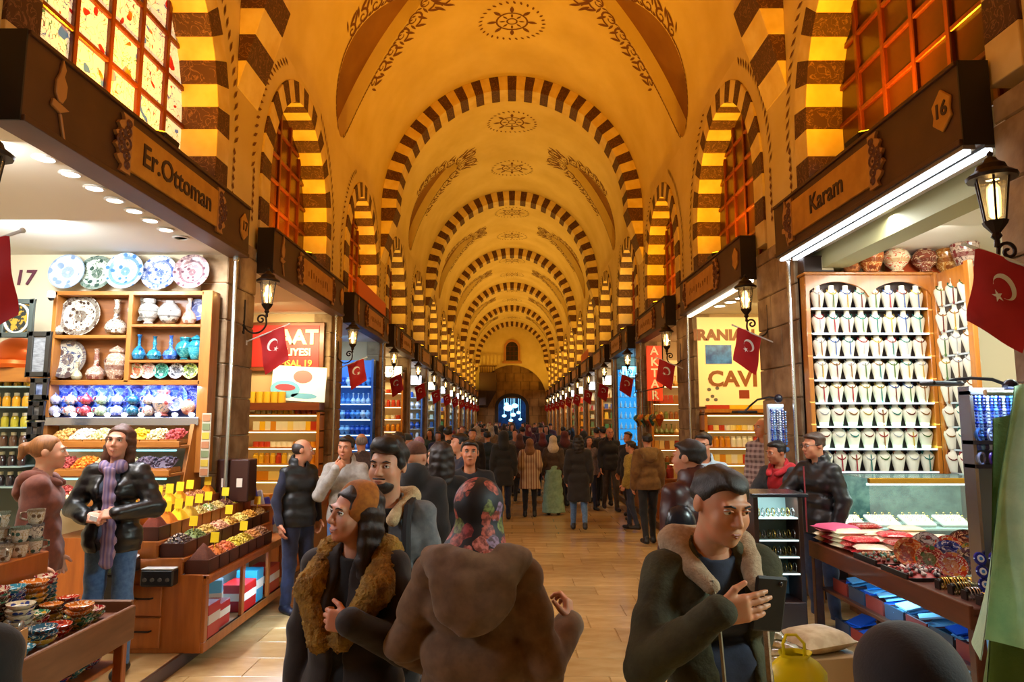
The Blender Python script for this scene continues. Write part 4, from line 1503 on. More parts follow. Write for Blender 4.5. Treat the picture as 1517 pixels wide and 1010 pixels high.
# far left: frames and a jar rack
def frame(u0, u1, v0, v1, y, label, mt, inner, rx=0, roundin=False):
    a, c = W(u0, v0, y), W(u1, v1, y)
    w_, h_ = c.x - a.x, a.z - c.z
    tt = thing('picture_frame', label, 'frame', ((a.x + c.x) / 2, y, (a.z + c.z) / 2), 0, 'frames beside the shelf')
    b = MB()
    for (cx, cz, sx, sz) in ((0, h_ / 2 - .025, w_, .05), (0, -h_ / 2 + .025, w_, .05), (-w_ / 2 + .025, 0, .05, h_), (w_ / 2 - .025, 0, .05, h_)): b.box((cx, 0, cz), (sx, .035, sz))
    b.build('moulding', mt, tt, bevel=.005)
    b = MB(); b.box((0, .008, 0), (w_ - .06, .012, h_ - .06)); b.build('picture', inner, tt)
    if roundin:
        b = MB(); n = 24; b.tube([(w_ * .36 * math.cos(2 * PI * i / n), -.004, h_ * .38 * math.sin(2 * PI * i / n)) for i in range(n)], .014, 6, closed=True)
        b.build('oval_ring', M((180, 180, 170), .4), tt)
    return tt
m_fr = M((60, 56, 50), .4, .4)
frame(2, 48, 443, 500, 6.7, 'square frame with gold calligraphy in a round ring', M((70, 76, 70), .4), M((30, 34, 30), .5, col2=(170, 130, 40), scale=18, lo=.5, hi=.56), roundin=True)
frame(44, 72, 491, 558, 6.65, 'grey hanging frame with a narrow script panel', m_fr, M((150, 150, 150), .5, col2=(110, 110, 112), scale=14, stretch=(1, 1, 5)))
frame(47, 70, 560, 592, 6.65, 'small dark frame with a blue sketch under the script frame', m_fr, M((150, 160, 190), .5, col2=(70, 80, 110), scale=14))
frame(44, 65, 594, 622, 6.65, 'small black frame with a pale square picture', M((24, 22, 22), .4), M((120, 116, 110), .5, col2=(50, 46, 44), scale=16))
frame(42, 62, 625, 650, 6.65, 'lowest small black frame above the brown-haired woman', M((24, 22, 22), .4), M((110, 100, 90), .5, col2=(60, 50, 44), scale=12))
tt = thing('jar_rack', 'glass jar rack with yellow bottles at the end of the plate shop', 'rack')
xa, xb = W(-30, 600, 6.9).x, W(42, 600, 6.9).x
zs_ = [W(10, v, 6.9).z for v in (572, 602, 632, 661, 690, 720)]
b = MB(); b.b2(xa, xb, 7.15, 7.2, .1, W(10, 545, 6.9).z); b.build('back_board', M((60, 70, 60), .5), tt)
for z in zs_:
    b = MB(); b.b2(xa, xb, 6.85, 7.15, z - .015, z); b.build('shelf_board', M((150, 170, 160), .2), tt)
b = MB(); b.b2(xa, xb, 6.84, 7.2, W(10, 566, 6.9).z, W(10, 545, 6.9).z); b.build('crown_board', m_shelf, tt, bevel=.005)
jb = MB(); jb.lathe([(.0, 0), (.035, 0), (.038, .08), (.03, .1), (.02, .11)], 10)
jm = {}
jl = MB(); jl.lathe([(.024, .11), (.024, .14), (0, .142)], 10)
jl_me = jl.mesh('lid', M((200, 190, 150), .4))
for r_, z in enumerate(zs_):
    col = [(200, 150, 20), (206, 140, 30), (170, 150, 40), (90, 60, 40), (60, 44, 40), (50, 40, 40)][r_]
    jm_ = jb.mesh('jar_glass', M(col, .15, coat=.3))
    for i in range(5):
        x = xb - .06 - .1 * i
        if x < xa + .04: break
        tt2 = thing('jar', '%s jar, %s from the picture frames, %s board of the jar rack' % ('amber' if r_ < 3 else 'dark', ORD[i], ORD[r_]), 'jar', (x, 6.95, z), 0, 'jars in the glass rack')
        ob('jar_glass', jm_, tt2); ob('lid', jl_me, tt2)
b = MB(); b.sphere((0, 0, .16), (.22, .12, .17), 14, 8); b.lathe([(.2, 0), (.22, .04), (.2, .08)], 16)
o = tag(b.build('copper_bowl', M((206, 90, 20), .35, .5)), 'orange copper bowl on top of the glass jar rack', 'bowl'); o.location = (W(12, 545, 6.9).x, 7.0, W(12, 545, 6.9).z)
# mobile chain ornament on the white wall
b = MB(); b.tube([W(20, 330, 7.15), W(38, 326, 7.15)], .01, 6)
n = 14; c = W(40, 325, 7.15)
b.tube([(c.x + .05 * math.cos(2 * PI * i / n), 7.15, c.z + .05 * math.sin(2 * PI * i / n)) for i in range(n)], .008, 6, closed=True)
tag(b.build('wall_hook', m_iron), 'thin iron ring hook on the white painted wall', 'hook')
# ------------------------------------------------------------------ ceramics table, front of the plate shop
t = thing('ceramics_table', 'wooden display table crowded with stacked ceramic bowls', 'table')
TX0, TX1, TY0, TY1, TZ = -2.40, -3.45, 2.3, 4.42, .74
b = MB(); b.b2(TX0, TX1, TY0, TY1, TZ - .05, TZ); b.build('table_top', m_ctr_d, t, bevel=.005)
b = MB(); b.b2(TX0 + .03, TX0, TY0, TY1, TZ - .16, TZ + .045); b.build('front_rim', wood((128, 84, 52), (100, 62, 36), .5, axis=1), t, bevel=.006)
b = MB(); b.b2(TX0, TX1, TY1, TY1 + .03, TZ - .14, TZ + .07); b.build('end_rim', wood((128, 84, 52), (100, 62, 36), .5, axis=0), t, bevel=.006)
b = MB(); b.b2(TX0 - .06, TX1, TY0, TY1, .42, .45); b.build('lower_shelf', m_ctr, t, bevel=.005)
b = MB(); b.b2(TX0 - .06, TX1, TY0, TY1, .12, .15); b.build('bottom_shelf', m_ctr, t, bevel=.005)
for yy in (TY0, 3.3, TY1 - .05):
    b = MB(); b.b2(TX0 - .01, TX0 - .07, yy, yy + .05, .1, TZ - .05); b.build('leg', m_ctr, t, bevel=.005)
b = MB(); b.b2(-3.45, -2.93, 3.25, 4.4, TZ, 1.12); b.build('riser', m_ctr, t, bevel=.006)
BOWL = {}
def bowl_me(ci, r):
    key = (ci, round(r, 3))
    if key not in BOWL:
        c = CER[ci]; c2 = CER[(ci * 3 + 4) % 10]
        b = MB(); b.lathe([(0, 0), (r * .45, 0), (r * .5, .01), (r * .85, r * .35), (r, r * .62), (r * .97, r * .63), (r * .8, r * .36), (r * .4, .03), (0, .022)], 16)
        BOWL[key] = b.mesh('bowl', ceramic(c, c2, (236, 226, 200), 18, 60))
    return BOWL[key]
CN = ['orange', 'teal', 'navy', 'amber', 'crimson', 'green', 'cream', 'brown', 'turquoise', 'honey']
rb = random.Random(3)
y = 2.9
while y < 4.35:
    x = -2.53
    while x > -3.42:
        if abs(x) / y < .86 and not (x < -2.87 and y > 3.15):
            n = rb.choice([7, 8, 9, 10]) if x < -2.75 else (rb.choice([4, 5, 6, 7]) if x < -2.6 else rb.choice([1, 2, 3, 4]))
            ci = rb.choice([0, 0, 3, 1, 8, 4, 7, 5, 2, 9])
            r = rb.choice([.062, .07, .076])
            z = TZ
            jx, jy = rb.uniform(-.015, .015), rb.uniform(-.02, .02)
            for i in range(n):
                put('bowl', bowl_me(ci, r), '%s glazed bowl stacked on the ceramics table' % CN[ci], 'bowl', (x + jx, y + jy, z), (rb.uniform(-.05, .05), rb.uniform(-.05, .05), rb.uniform(0, 6)), None, '%s bowls on the ceramics table' % CN[ci])
                z += r * .40
                if rb.random() < .3: ci = rb.randrange(10)
        x -= .15
    y += .15
# cups and pots on the riser
cb = MB(); cb.lathe([(0, 0), (.035, 0), (.045, .03), (.05, .09), (.047, .09), (.04, .02), (0, .012)], 14)
cb.tube([(.048, 0, .075), (.08, 0, .07), (.082, 0, .04), (.046, 0, .025)], .007, 6)
cup_m = [cb.mesh('cup', ceramic((206, 200, 186), c1, c2, 26, 70)) for c1, c2 in (((60, 64, 80), (130, 120, 110)), ((110, 84, 60), (180, 160, 120)), ((50, 90, 80), (170, 150, 110)))]
i = 0
yy = 3.3
while yy < 4.4:
    xx = -2.99
    while xx > -3.42:
        for lv in range(1 + (i % 3)):
            q = (i * 5 // 3 + lv) % 3; put('cup', cup_m[q], '%s patterned cup on the raised tier of the ceramics table' % ('grey', 'brown', 'green')[q], 'cup', (xx, yy, 1.12 + .088 * lv), (0, 0, rb.uniform(0, 6)), None, '%s cups on the raised tier' % ('grey', 'brown', 'green')[q])
        i += 1
        xx -= .125
    yy += .13
c = W(22, 770, 3.75)
teapot('white and grey teapot at the top of the ceramics pile', (214, 206, 196), (120, 110, 110), (170, 150, 140), 1.0, (-3.0, 3.72, 1.3), 2.6, None)
# carton of spoons and goblets near the rim
tt = thing('spoon_box', 'brown cardboard box packed with spoons standing upright', 'box', (-2.52, 3.42, TZ + .0), .1)
b = MB()
for (cx, cy_, sx, sy) in ((0, -.1, .2, .008), (0, .1, .2, .008), (-.1, 0, .008, .2), (.1, 0, .008, .2)): b.box((cx, cy_, .085), (sx, sy, .17))
b.box((0, 0, .01), (.2, .2, .01)); b.build('carton_body', M((186, 140, 84), .8), tt)
sp = MB(); sp.sphere((0, 0, .16), (.022, .008, .03), 8, 6); sp.cyl((0, 0, .02), (0, 0, .14), .005, seg=5)
sp_me = sp.mesh('spoon', M((176, 172, 168), .25, .7))
for i in range(20):
    ob('spoon', sp_me, tt, (-.075 + .037 * (i % 5), -.07 + .045 * (i // 5), .01 + rb.uniform(0, .01)), (rb.uniform(-.2, .2), rb.uniform(-.2, .2), rb.uniform(0, 3)))
gb = MB(); gb.lathe([(0, 0), (.035, 0), (.03, .01), (.01, .02), (.01, .06), (.04, .09), (.045, .14), (.042, .14), (.03, .09), (0, .075)], 14)
g_m = [gb.mesh('goblet', M(c, .25, coat=.4)) for c in ((206, 90, 40), (214, 110, 50), (40, 150, 70))]
for i, (x, y_, z, q) in enumerate([(-2.62, 3.05, TZ, 0), (-2.55, 3.15, TZ, 0), (-2.47, 3.0, TZ, 1), (-2.5, 2.9, TZ, 2), (-2.46, 3.22, TZ, 1), (-2.6, 3.25, TZ, 0), (-2.42, 2.86, TZ, 2)]):
    put('goblet', g_m[q], '%s ceramic goblet beside the cardboard spoon box' % ('orange', 'pale orange', 'green')[q], 'goblet', (x, y_, z), None, None, '%s goblets by the spoon box' % ('orange', 'pale orange', 'green')[q])
# blue ware on the lower shelves
for i in range(16):
    y_ = 3.3 + .14 * (i % 8); x = -2.58 - .17 * (i // 8)
    put('bowl', bowl_me([2, 2, 8, 2][i % 4], .085), '%s bowl on the shelf under the ceramics table' % ('navy', 'navy', 'turquoise', 'navy')[i % 4], 'bowl', (x, y_, .45), (0, 0, i), None, '%s bowls under the ceramics table' % ('navy', 'navy', 'turquoise', 'navy')[i % 4])
    put('bowl', bowl_me([2, 8, 2, 1][i % 4], .09), '%s bowl on the bottom board of the ceramics table' % ('navy', 'turquoise', 'navy', 'teal')[i % 4], 'bowl', (x, y_, .15), (0, 0, i), None, '%s bowls on the bottom board' % ('navy', 'turquoise', 'navy', 'teal')[i % 4])

# ------------------------------------------------------------------ the necklace shop
YC = 7.08
m_cab = wood((196, 122, 40), (168, 98, 30), .35, axis=2, coat=.3)
t = thing('necklace_cabinet', 'tall golden wood cabinet filled with rows of necklace busts', 'cabinet')
xl, xr = 3.12, W(1388, 550, YC).x
ROWV = [456, 493, 528, 562, 596, 631, 664, 698]
ztop = W(1280, 408, YC).z
zbot = W(1280, 700, YC).z
b = MB(); b.b2(xl, xl + .05, YC, 7.24, .1, ztop); b.build('side_panel', m_cab, t, bevel=.006)
b = MB(); b.b2(xr - .05, xr, YC, 7.24, .1, ztop); b.build('side_panel', m_cab, t, bevel=.006)
b = MB(); b.b2(xl, xr, 7.2, 7.245, .1, ztop); b.build('back_panel', M((56, 40, 36), .6), t)
b = MB()
zv0, zv1 = W(1280, 440, YC).z, ztop
ww = (xr - xl) / 2
for h in range(2):
    x0 = xl + h * ww
    n = 14
    for i in range(n):
        a0, a1 = i / n, (i + 1) / n
        f0, f1 = zv0 + (zv1 - zv0 - .07) * max(0, math.sin(PI * a0)) ** .55, zv0 + (zv1 - zv0 - .07) * max(0, math.sin(PI * a1)) ** .55
        xa, xb = x0 + ww * a0, x0 + ww * a1
        b.add([(xa, YC - .02, f0), (xb, YC - .02, f1), (xb, YC - .02, zv1), (xa, YC - .02, zv1), (xa, YC + .01, f0), (xb, YC + .01, f1), (xb, YC + .01, zv1), (xa, YC + .01, zv1)], [(0, 1, 2, 3), (7, 6, 5, 4), (0, 4, 5, 1), (2, 6, 7, 3)])
b.build('arched_valance', m_cab, t, smooth=False)
b = MB(); b.b2(xl - .02, xr + .02, YC - .05, 7.24, ztop, ztop + .03); b.build('cornice', m_cab, t, bevel=.008)
rowz = [W(1280, v, YC).z for v in ROWV]
for i, z in enumerate(rowz):
    b = MB(); b.b2(xl + .05, xr - .05, YC - .005, 7.2, z - .018, z); b.build('glass_shelf', M((210, 220, 226), .15), t)
    b = MB(); b.b2(xl + .06, xr - .06, YC - .012, YC - .004, z - .016, z - .003); b.build('light_strip', EM((232, 240, 255), 4.5 if i < 5 else 2.0), t)
    area_light('shelf_light', ((xl + xr) / 2, YC + .01, z + .255), 1.7 if i < 5 else 2.2, (255, 246, 226) if i < 5 else (186, 255, 226), 1.35, .03, (0, .5, -1))
b = MB(); b.b2(xl, xr, YC - .02, 7.2, zbot - .1, zbot - .018); b.build('base_rail', m_cab, t, bevel=.006)

def bust_mesh():
    b = MB()
    lev = [(.0, .042, .03), (.03, .05, .034), (.075, .064, .04), (.115, .076, .04), (.138, .072, .034), (.152, .05, .028), (.165, .03, .024), (.185, .026, .023), (.205, .028, .024), (.207, .0, .0)]
    seg = 14
    vs = [(w_ * math.cos(2 * PI * i / seg), d_ * math.sin(2 * PI * i / seg), z) for z, w_, d_ in lev for i in range(seg)]
    fs = [(j * seg + i, j * seg + (i + 1) % seg, (j + 1) * seg + (i + 1) % seg, (j + 1) * seg + i) for j in range(len(lev) - 1) for i in range(seg)]
    b.add(vs, fs)
    return b.mesh('form', M((226, 218, 196), .55), ang=60)
bust_me = bust_mesh()
def collar_me(col, wide):
    b = MB()
    n = 18
    pts = []
    for i in range(n):
        a = 2 * PI * i / n
        x, y_ = math.cos(a), math.sin(a)
        drop = max(0, -y_)
        pts.append((x * (.034 + wide * .6 * drop + .014 * abs(x)), y_ * (.03 + .014 * drop), .168 - (.03 + wide) * drop))
    b.tube(pts, .0055, 5, closed=True)
    return b.mesh('necklace', M(col, .25, .5))
NCOL = [(196, 160, 60), (120, 50, 40), (40, 120, 110), (60, 90, 150), (190, 190, 190), (150, 100, 50), (170, 40, 50), (90, 120, 60)]
coll = [[collar_me(c, w_) for c in NCOL] for w_ in (.012, .04)]
pb = MB(); pb.tube([(0, -.04, .12), (0, -.046, .02), (0, -.047, -.02)], .006, 5); pb.sphere((0, -.048, -.02), (.011, .006, .016), 8, 6)
pend = [pb.mesh('pendant', M(c, .3, .3)) for c in NCOL]
rb = random.Random(5)
RN = ['top', 'second', 'third', 'fourth', 'fifth', 'sixth', 'seventh', 'lowest']
def bust(loc, label, group, ri, s=1.0, rz=0.0):
    tt = thing('necklace_bust', label, 'bust', loc, rz, group, s)
    ob('form', bust_me, tt)
    q = rb.randrange(8)
    ob('necklace', coll[1 if ri >= 5 else 0][q], tt)
    if ri < 5 or rb.random() < .25: ob('pendant', pend[rb.randrange(8)], tt, (0, 0, .02))
for ri, z in enumerate(rowz):
    for i in range(8):
        x = xl + .14 + (xr - xl - .24) * (i + .1) / 7.3
        bust((x, YC + .06, z), '%s bust, %s from the chrome post, %s shelf of the necklace cabinet' % ('pendant' if ri < 5 else 'bead collar', ORD[i], RN[ri]), 'busts on the %s cabinet shelf' % RN[ri], ri, (1.02, 1.05, 1.22))
# angled side cabinet
XA, XB2 = xr + .02, W(1440, 550, 6.6).x
t2 = thing('angled_cabinet', 'narrow angled wooden cabinet of busts joined to the necklace cabinet', 'cabinet')
b = MB(); b.add([(XA, 7.1, .1), (XB2, 6.55, .1), (XB2 + .05, 6.6, .1), (XA + .05, 7.2, .1), (XA, 7.1, ztop), (XB2, 6.55, ztop), (XB2 + .05, 6.6, ztop), (XA + .05, 7.2, ztop)], [(0, 1, 2, 3)[::-1], (4, 5, 6, 7), (0, 1, 5, 4), (1, 2, 6, 5), (2, 3, 7, 6), (3, 0, 4, 7)])
bk = b.build('back_panel', M((60, 44, 36), .6), t2)
b = MB(); b.b2(XB2 - .08, XB2 - .03, 6.42, 6.5, .1, ztop + .02); b.build('stile', m_cab, t2, bevel=.006)
b = MB(); b.b2(XA - .03, XA + .02, 7.0, 7.07, .1, ztop + .02); b.build('stile', m_cab, t2, bevel=.006)
b = MB(); b.add([(XA, 7.0, ztop - .2), (XB2 - .05, 6.44, ztop - .2), (XB2 - .05, 6.47, ztop - .2), (XA, 7.03, ztop - .2), (XA, 7.0, ztop), (XB2 - .05, 6.44, ztop), (XB2 - .05, 6.47, ztop), (XA, 7.03, ztop)], [(0, 1, 2, 3)[::-1], (4, 5, 6, 7), (0, 1, 5, 4), (1, 2, 6, 5), (2, 3, 7, 6), (3, 0, 4, 7)])
b.build('valance', m_cab, t2, smooth=False)
for ri, z in enumerate(rowz):
    b = MB(); b.add([(XA, 7.0, z - .018), (XB2 - .04, 6.45, z - .018), (XB2, 6.57, z - .018), (XA, 7.12, z - .018), (XA, 7.0, z), (XB2 - .04, 6.45, z), (XB2, 6.57, z), (XA, 7.12, z)], [(0, 1, 2, 3)[::-1], (4, 5, 6, 7), (0, 1, 5, 4), (1, 2, 6, 5), (2, 3, 7, 6), (3, 0, 4, 7)])
    b.build('glass_shelf', M((210, 220, 226), .15), t2)
    for i in range(3):
        f = (i + .5) / 3
        bust((XA + (XB2 - XA) * f + .0, 7.03 + (6.5 - 7.03) * f, z), '%s bust from the corner on the %s shelf of the angled cabinet' % (ORD[i], RN[ri]), 'busts on the angled cabinet, %s shelf' % RN[ri], ri, (1.0, 1.0, 1.25), -.7)
area_light('necklace_shop_lamp', (3.9, 6.0, FZ0 - .02), 60, (255, 250, 240), .5, 1.4, (0, .45, -1))
area_light('necklace_shop_lamp', (4.9, 5.2, FZ0 - .02), 70, (236, 255, 250), .6, 1.2, (0, .2, -1))

# pots on top of the cabinet
zc = ztop + .03
PT_ = [(1262, .26, V_BOT, ((150, 84, 40), (110, 54, 26), (190, 130, 80)), 'small brown gourd pot at the end of the cabinet top'),
       (1291, .36, V_JAR, ((176, 90, 40), (120, 50, 24), (226, 180, 110)), 'orange painted gourd with a white band on the cabinet'),
       (1329, .30, V_URN, ((226, 210, 170), (190, 150, 100), (206, 60, 40)), 'cream urn with red stripe on the cabinet'),
       (1371, .29, V_URN, ((130, 60, 40), (90, 36, 26), (210, 180, 140)), 'large dark red lace-painted urn on the cabinet'),
       (1404, .36, V_JAR, ((190, 120, 50), (140, 74, 30), (230, 190, 120)), 'tall amber gourd behind the green ribbon')]
for u, h, pr_, cols, lab in PT_:
    put('painted_gourd', vase_me(h, [(r * 1.15, z) for r, z in pr_], ceramic(*cols, 12, 40)), lab, 'gourd', (W(u, 405, 7.05).x, 7.05, zc), (0, 0, .4), None, 'gourds on the cabinet top')
put('painted_gourd', vase_me(.42, V_JAR, ceramic((200, 170, 150), (120, 40, 40), (90, 60, 50), 16, 40)), 'patterned white and red gourd near the lantern', 'gourd', (W(1432, 405, 6.8).x, 6.8, zc), None, None, 'gourds on the cabinet top')
tt = thing('dark_box', 'dark lidded box with a pale inlay at the cabinet end', 'box', (W(1210, 405, 7.1).x, 7.12, zc))
b = MB(); b.box((0, 0, .09), (.32, .16, .18)); b.build('case', M((40, 22, 16), .4), tt, bevel=.006)
b = MB(); b.box((.09, -.082, .09), (.12, .006, .14)); b.build('inlay', M((206, 190, 150), .5), tt)
# backdrop above: orange panel and grey box ducts
b = MB(); b.b2(W(1310, 330, 7.2).x, W(1440, 330, 7.2).x, 7.2, 7.24, zc, FZ0 + .0)
tag(b.build('orange_panel', M((206, 84, 14), .6, col2=(190, 70, 8), scale=2)), 'plain orange board behind the painted gourds', 'panel')
# fluorescent strips along the signboard
for i, (x, z) in enumerate(((2.94, FZ0 - .03), (3.08, FZ0 - .02))):
    tt = thing('light_tube', 'bright white strip light running %s the Karam signboard' % ('along the lower edge of', 'just behind')[i], 'light tube', (x, 0, z))
    b = MB(); b.b2(-.04, .04, fsta(1, 0), fend(0) - .02, .0, .03); b.build('channel', M((150, 152, 152), .3, .7), tt)
    b = MB(); b.b2(-.022, .022, fsta(1, 0) + .02, fend(0) - .05, -.018, .0); b.build('tube', EM((236, 244, 255), 7), tt)
area_light('strip_light', (3.1, 5.7, FZ0 - .07), 60, (236, 246, 255), .1, 2.9, (.35, 0, -1))
# beam box behind the strip
b = MB(); b.b2(3.3, 3.55, fsta(1, 0), fend(0), FZ0 - .16, FZ0 + .04)
struct(b.build('trim_beam', M((150, 140, 92), .6), smooth=False))

# glass jewellery case under the cabinet
t = thing('glass_case', 'long glass jewellery case with a brass rail under the necklace cabinet', 'display case')
gx0, gx1 = 3.3, W(1480, 740, 6.3).x
GY0, GY1 = 6.35, 6.85
b = MB(); b.b2(gx0, gx1, GY0, GY1, .1, .78); b.build('plinth', wood((120, 70, 34), (96, 52, 24), .4, axis=0), t)
zt = W(1300, 708, GY0).z
b = MB(); b.b2(gx0, gx1, GY0 - .01, GY0 + .03, zt - .05, zt); b.build('brass_rail', M((206, 160, 60), .25, .8), t, bevel=.005)
b = MB(); b.b2(gx0, gx1, GY0, GY1, zt - .008, zt); b.build('glass_top', M((200, 226, 220), .05, alpha=.25), t)
b = MB(); b.b2(gx0, gx1, GY0, GY0 + .008, .78, zt - .04); b.build('glass_front', M((200, 226, 220), .05, alpha=.15), t)
b = MB(); b.b2(gx0, gx1, GY1 - .02, GY1, .78, zt); b.build('back_panel', M((40, 66, 64), .4, col2=(90, 110, 100), scale=9), t)
b = MB(); b.b2(gx0, gx1, GY0 + .02, GY1 - .02, .925, .94); b.build('glass_shelf', M((190, 214, 208), .1), t)
b = MB(); b.b2(gx0, gx1, GY0 + .03, GY0 + .05, zt - .07, zt - .05); b.build('light_strip', EM((220, 255, 250), 4), t)
area_light('case_light', ((gx0 + gx1) / 2, GY0 + .1, zt - .06), 10, (210, 255, 246), 1.6, .05, (0, .4, -1))
for i in range(4):
    x = W(1262 + 52 * i, 752, GY0 + .1).x
    tt = thing('ring_tray', 'white velvet tray of rings inside the glass jewellery case', 'tray', (x, GY0 + .2, .94), 0, 'ring trays in the glass case')
    b = MB(); b.box((0, 0, .05), (.27, .2, .03), rx=.35); b.build('cushion', M((236, 234, 222), .8), tt, bevel=.008)
    b = MB()
    n = 8
    for q in range(12): b.tube([(-.1 + .067 * (q % 4) + .012 * math.cos(2 * PI * k / n), -.07 + .06 * (q // 4), .055 + .02 * (q // 4) + .012 * math.sin(2 * PI * k / n) + .012) for k in range(n)], .003, 4, closed=True)
    b.build('rings', M((206, 170, 80), .2, .9), tt)['kind'] = 'stuff'

# market table with textiles, plates and trinkets
t = thing('trinket_table', 'long dark wood table of plates, purses and bangles with lit shelves', 'table')
BX0, BX1, BY0, BY1, BZ = 2.66, 3.62, 4.05, 6.18, .86
m_tt = wood((98, 44, 20), (74, 30, 14), .4, axis=1)
b = MB(); b.b2(BX0, BX1, BY0, BY1, BZ - .04, BZ); b.build('table_top', m_tt, t, bevel=.005)
b = MB(); b.b2(BX0 - .02, BX0 + .01, BY0, BY1, BZ - .12, BZ + .015); b.build('apron', m_tt, t, bevel=.005)
for yy in (BY0, BY1 - .06):
    b = MB(); b.b2(BX0, BX0 + .07, yy, yy + .06, .1, BZ - .04); b.build('leg', m_tt, t, bevel=.005)
    b = MB(); b.b2(BX1 - .07, BX1, yy, yy + .06, .1, BZ - .04); b.build('leg', m_tt, t, bevel=.005)
b = MB(); b.b2(BX0 + .06, BX1, BY0 + .06, BY1 - .06, .46, .49); b.build('middle_shelf', m_tt, t, bevel=.004)
b = MB(); b.b2(BX0 - .02, BX1, BY0 + .06, BY1 - .06, .12, .16); b.build('bottom_shelf', wood((150, 98, 52), (120, 74, 36), .4, axis=1), t, bevel=.004)
b = MB(); b.b2(BX1 - .03, BX1, BY0 + .06, BY1 - .06, .16, BZ - .05); b.build('back_panel', M((70, 100, 140), .5), t)
b = MB(); b.b2(BX0 + .1, BX0 + .12, BY0 + .1, BY1 - .1, BZ - .06, BZ - .045); b.build('light_strip', EM((90, 190, 255), 6), t)
area_light('table_light', (BX0 + .25, 5.1, BZ - .06), 22, (110, 200, 255), .1, 1.9, (.2, 0, -1))
area_light('table_light', (BX0 + .25, 5.1, .45), 16, (150, 220, 255), .1, 1.9, (.2, 0, -1))
# folded purses and scarves at the far end
TX = [((206, 60, 80), 'red'), ((226, 196, 170), 'cream'), ((206, 110, 110), 'pink'), ((190, 40, 50), 'crimson'), ((230, 214, 180), 'ivory'), ((150, 40, 40), 'maroon')]
rb = random.Random(9)
def cushion_me(w_, d_, h_, mt):
    b = MB()
    n = 8
    vs, fs = [], []
    for sgn in (1, -1):
        for j in range(n + 1):
            for i in range(n + 1):
                u, v = 2 * i / n - 1, 2 * j / n - 1
                hz = h_ / 2 * ((1 - u ** 4) * (1 - v ** 4)) ** .5
                vs.append((u * w_ / 2, v * d_ / 2, h_ / 2 + sgn * hz))
    N = (n + 1) ** 2
    for j in range(n):
        for i in range(n):
            a = j * (n + 1) + i
            fs.append((a, a + 1, a + n + 2, a + n + 1))
            fs.append((N + a + n + 1, N + a + n + 2, N + a + 1, N + a))
    b.add(vs, fs)
    return b.mesh('pouch', mt, ang=80)
pou = []
for c, nm in TX:
    pou.append((cushion_me(.26, .18, .05, ceramic(c, tuple(min(255, int(x * 1.15)) for x in c), (236, 220, 190), 20, 10, coat=0)), nm))
for i in range(5):
    for j in range(3):
        x, y_ = BX0 + .2 + .28 * j, 5.55 + .16 * i
        n = 2 + (i + j) % 3
        q = rb.randrange(6)
        for k in range(n):
            qq = q if k < n - 1 else rb.randrange(6)
            put('pouch', pou[qq][0], '%s embroidered pouch piled on the trinket table' % pou[qq][1], 'pouch', (x + rb.uniform(-.02, .02), y_, BZ + .038 * k), (0, 0, rb.uniform(-.2, .2)), None, '%s pouches on the trinket table' % pou[qq][1])
# pile of pale leaflets at the corner
me = cushion_me(.3, .3, .06, M((226, 90, 130), .7))
put('pouch', me, 'bright pink cushion pouch at the corner of the trinket table', 'pouch', (BX0 + .16, 6.02, BZ + .12), (0, 0, .3))
# plates standing in rows
PCOL = [((196, 50, 30), (220, 130, 40), (240, 220, 190), 'red and orange'), ((206, 90, 30), (140, 40, 20), (226, 190, 120), 'orange'), ((40, 60, 150), (20, 30, 100), (230, 230, 240), 'blue'), ((90, 30, 30), (40, 16, 16), (226, 180, 140), 'dark maroon'), ((224, 214, 200), (150, 60, 50), (90, 70, 60), 'white ringed'), ((200, 160, 40), (120, 40, 30), (60, 100, 60), 'mustard'), ((160, 30, 30), (60, 120, 60), (230, 200, 160), 'crimson and green')]
ip = 0
for row, (y_, xs0, n, rr) in enumerate(((4.72, 2.98, 4, .105), (4.92, 2.95, 5, .11), (5.14, 2.93, 5, .12))):
    for i in range(n):
        q = (ip * 3 + row) % 7; ip += 1
        r = rr * (.85, 1.0, .92, 1.08, .9)[i]
        put('plate', plate_me(r, ceramic(*PCOL[q][:3], 18, 50)), '%s plate standing in the %s row on the trinket table' % (PCOL[q][3], ('front', 'middle', 'back')[row]), 'plate', (xs0 + .145 * i, y_ + .02 * (i % 2), BZ + .01 + r * .97), (PI / 2 - .28, 0, -.3 + .1 * (i % 3)), None, 'plates standing on the trinket table')
# trays of magnets and rows of bangles
for i, (x, y_, cols, lab) in enumerate([(BX0 + .17, 4.85, ((170, 60, 60), (230, 220, 210), (60, 40, 40)), 'red and white magnets'), (BX0 + .78, 4.5, ((206, 200, 190), (150, 160, 120), (190, 120, 80)), 'pale trinkets'), (BX0 + .42, 4.5, ((160, 170, 90), (226, 220, 200), (110, 130, 120)), 'green and cream trinkets'), (BX0 + .2, 5.3, ((120, 40, 30), (60, 100, 80), (206, 160, 120)), 'brown carved boxes')]):
    tt = thing('trinket_tray', 'shallow dark tray of %s on the trinket table' % lab, 'tray', (x, y_, BZ), .0)
    b = MB(); b.box((0, 0, .012), (.34, .32, .02)); b.box((-.17, 0, .025), (.015, .32, .05)); b.box((.17, 0, .025), (.015, .32, .05)); b.build('tray', M((30, 20, 18), .5), tt)
    ob('trinkets', heap_me('trinkets', .32, .3, .03, cols, .02, 110, .3, seed=i), tt, (0, 0, .03))['kind'] = 'stuff'
ring = MB(); n = 16
ring.tube([(0, .035 * math.cos(2 * PI * k / n), .035 * math.sin(2 * PI * k / n) + .035) for k in range(n)], .0045, 5, closed=True)
ban = [ring.mesh('bangle', M(c, .25, .8)) for c in ((206, 180, 90), (190, 190, 190), (150, 140, 90))]
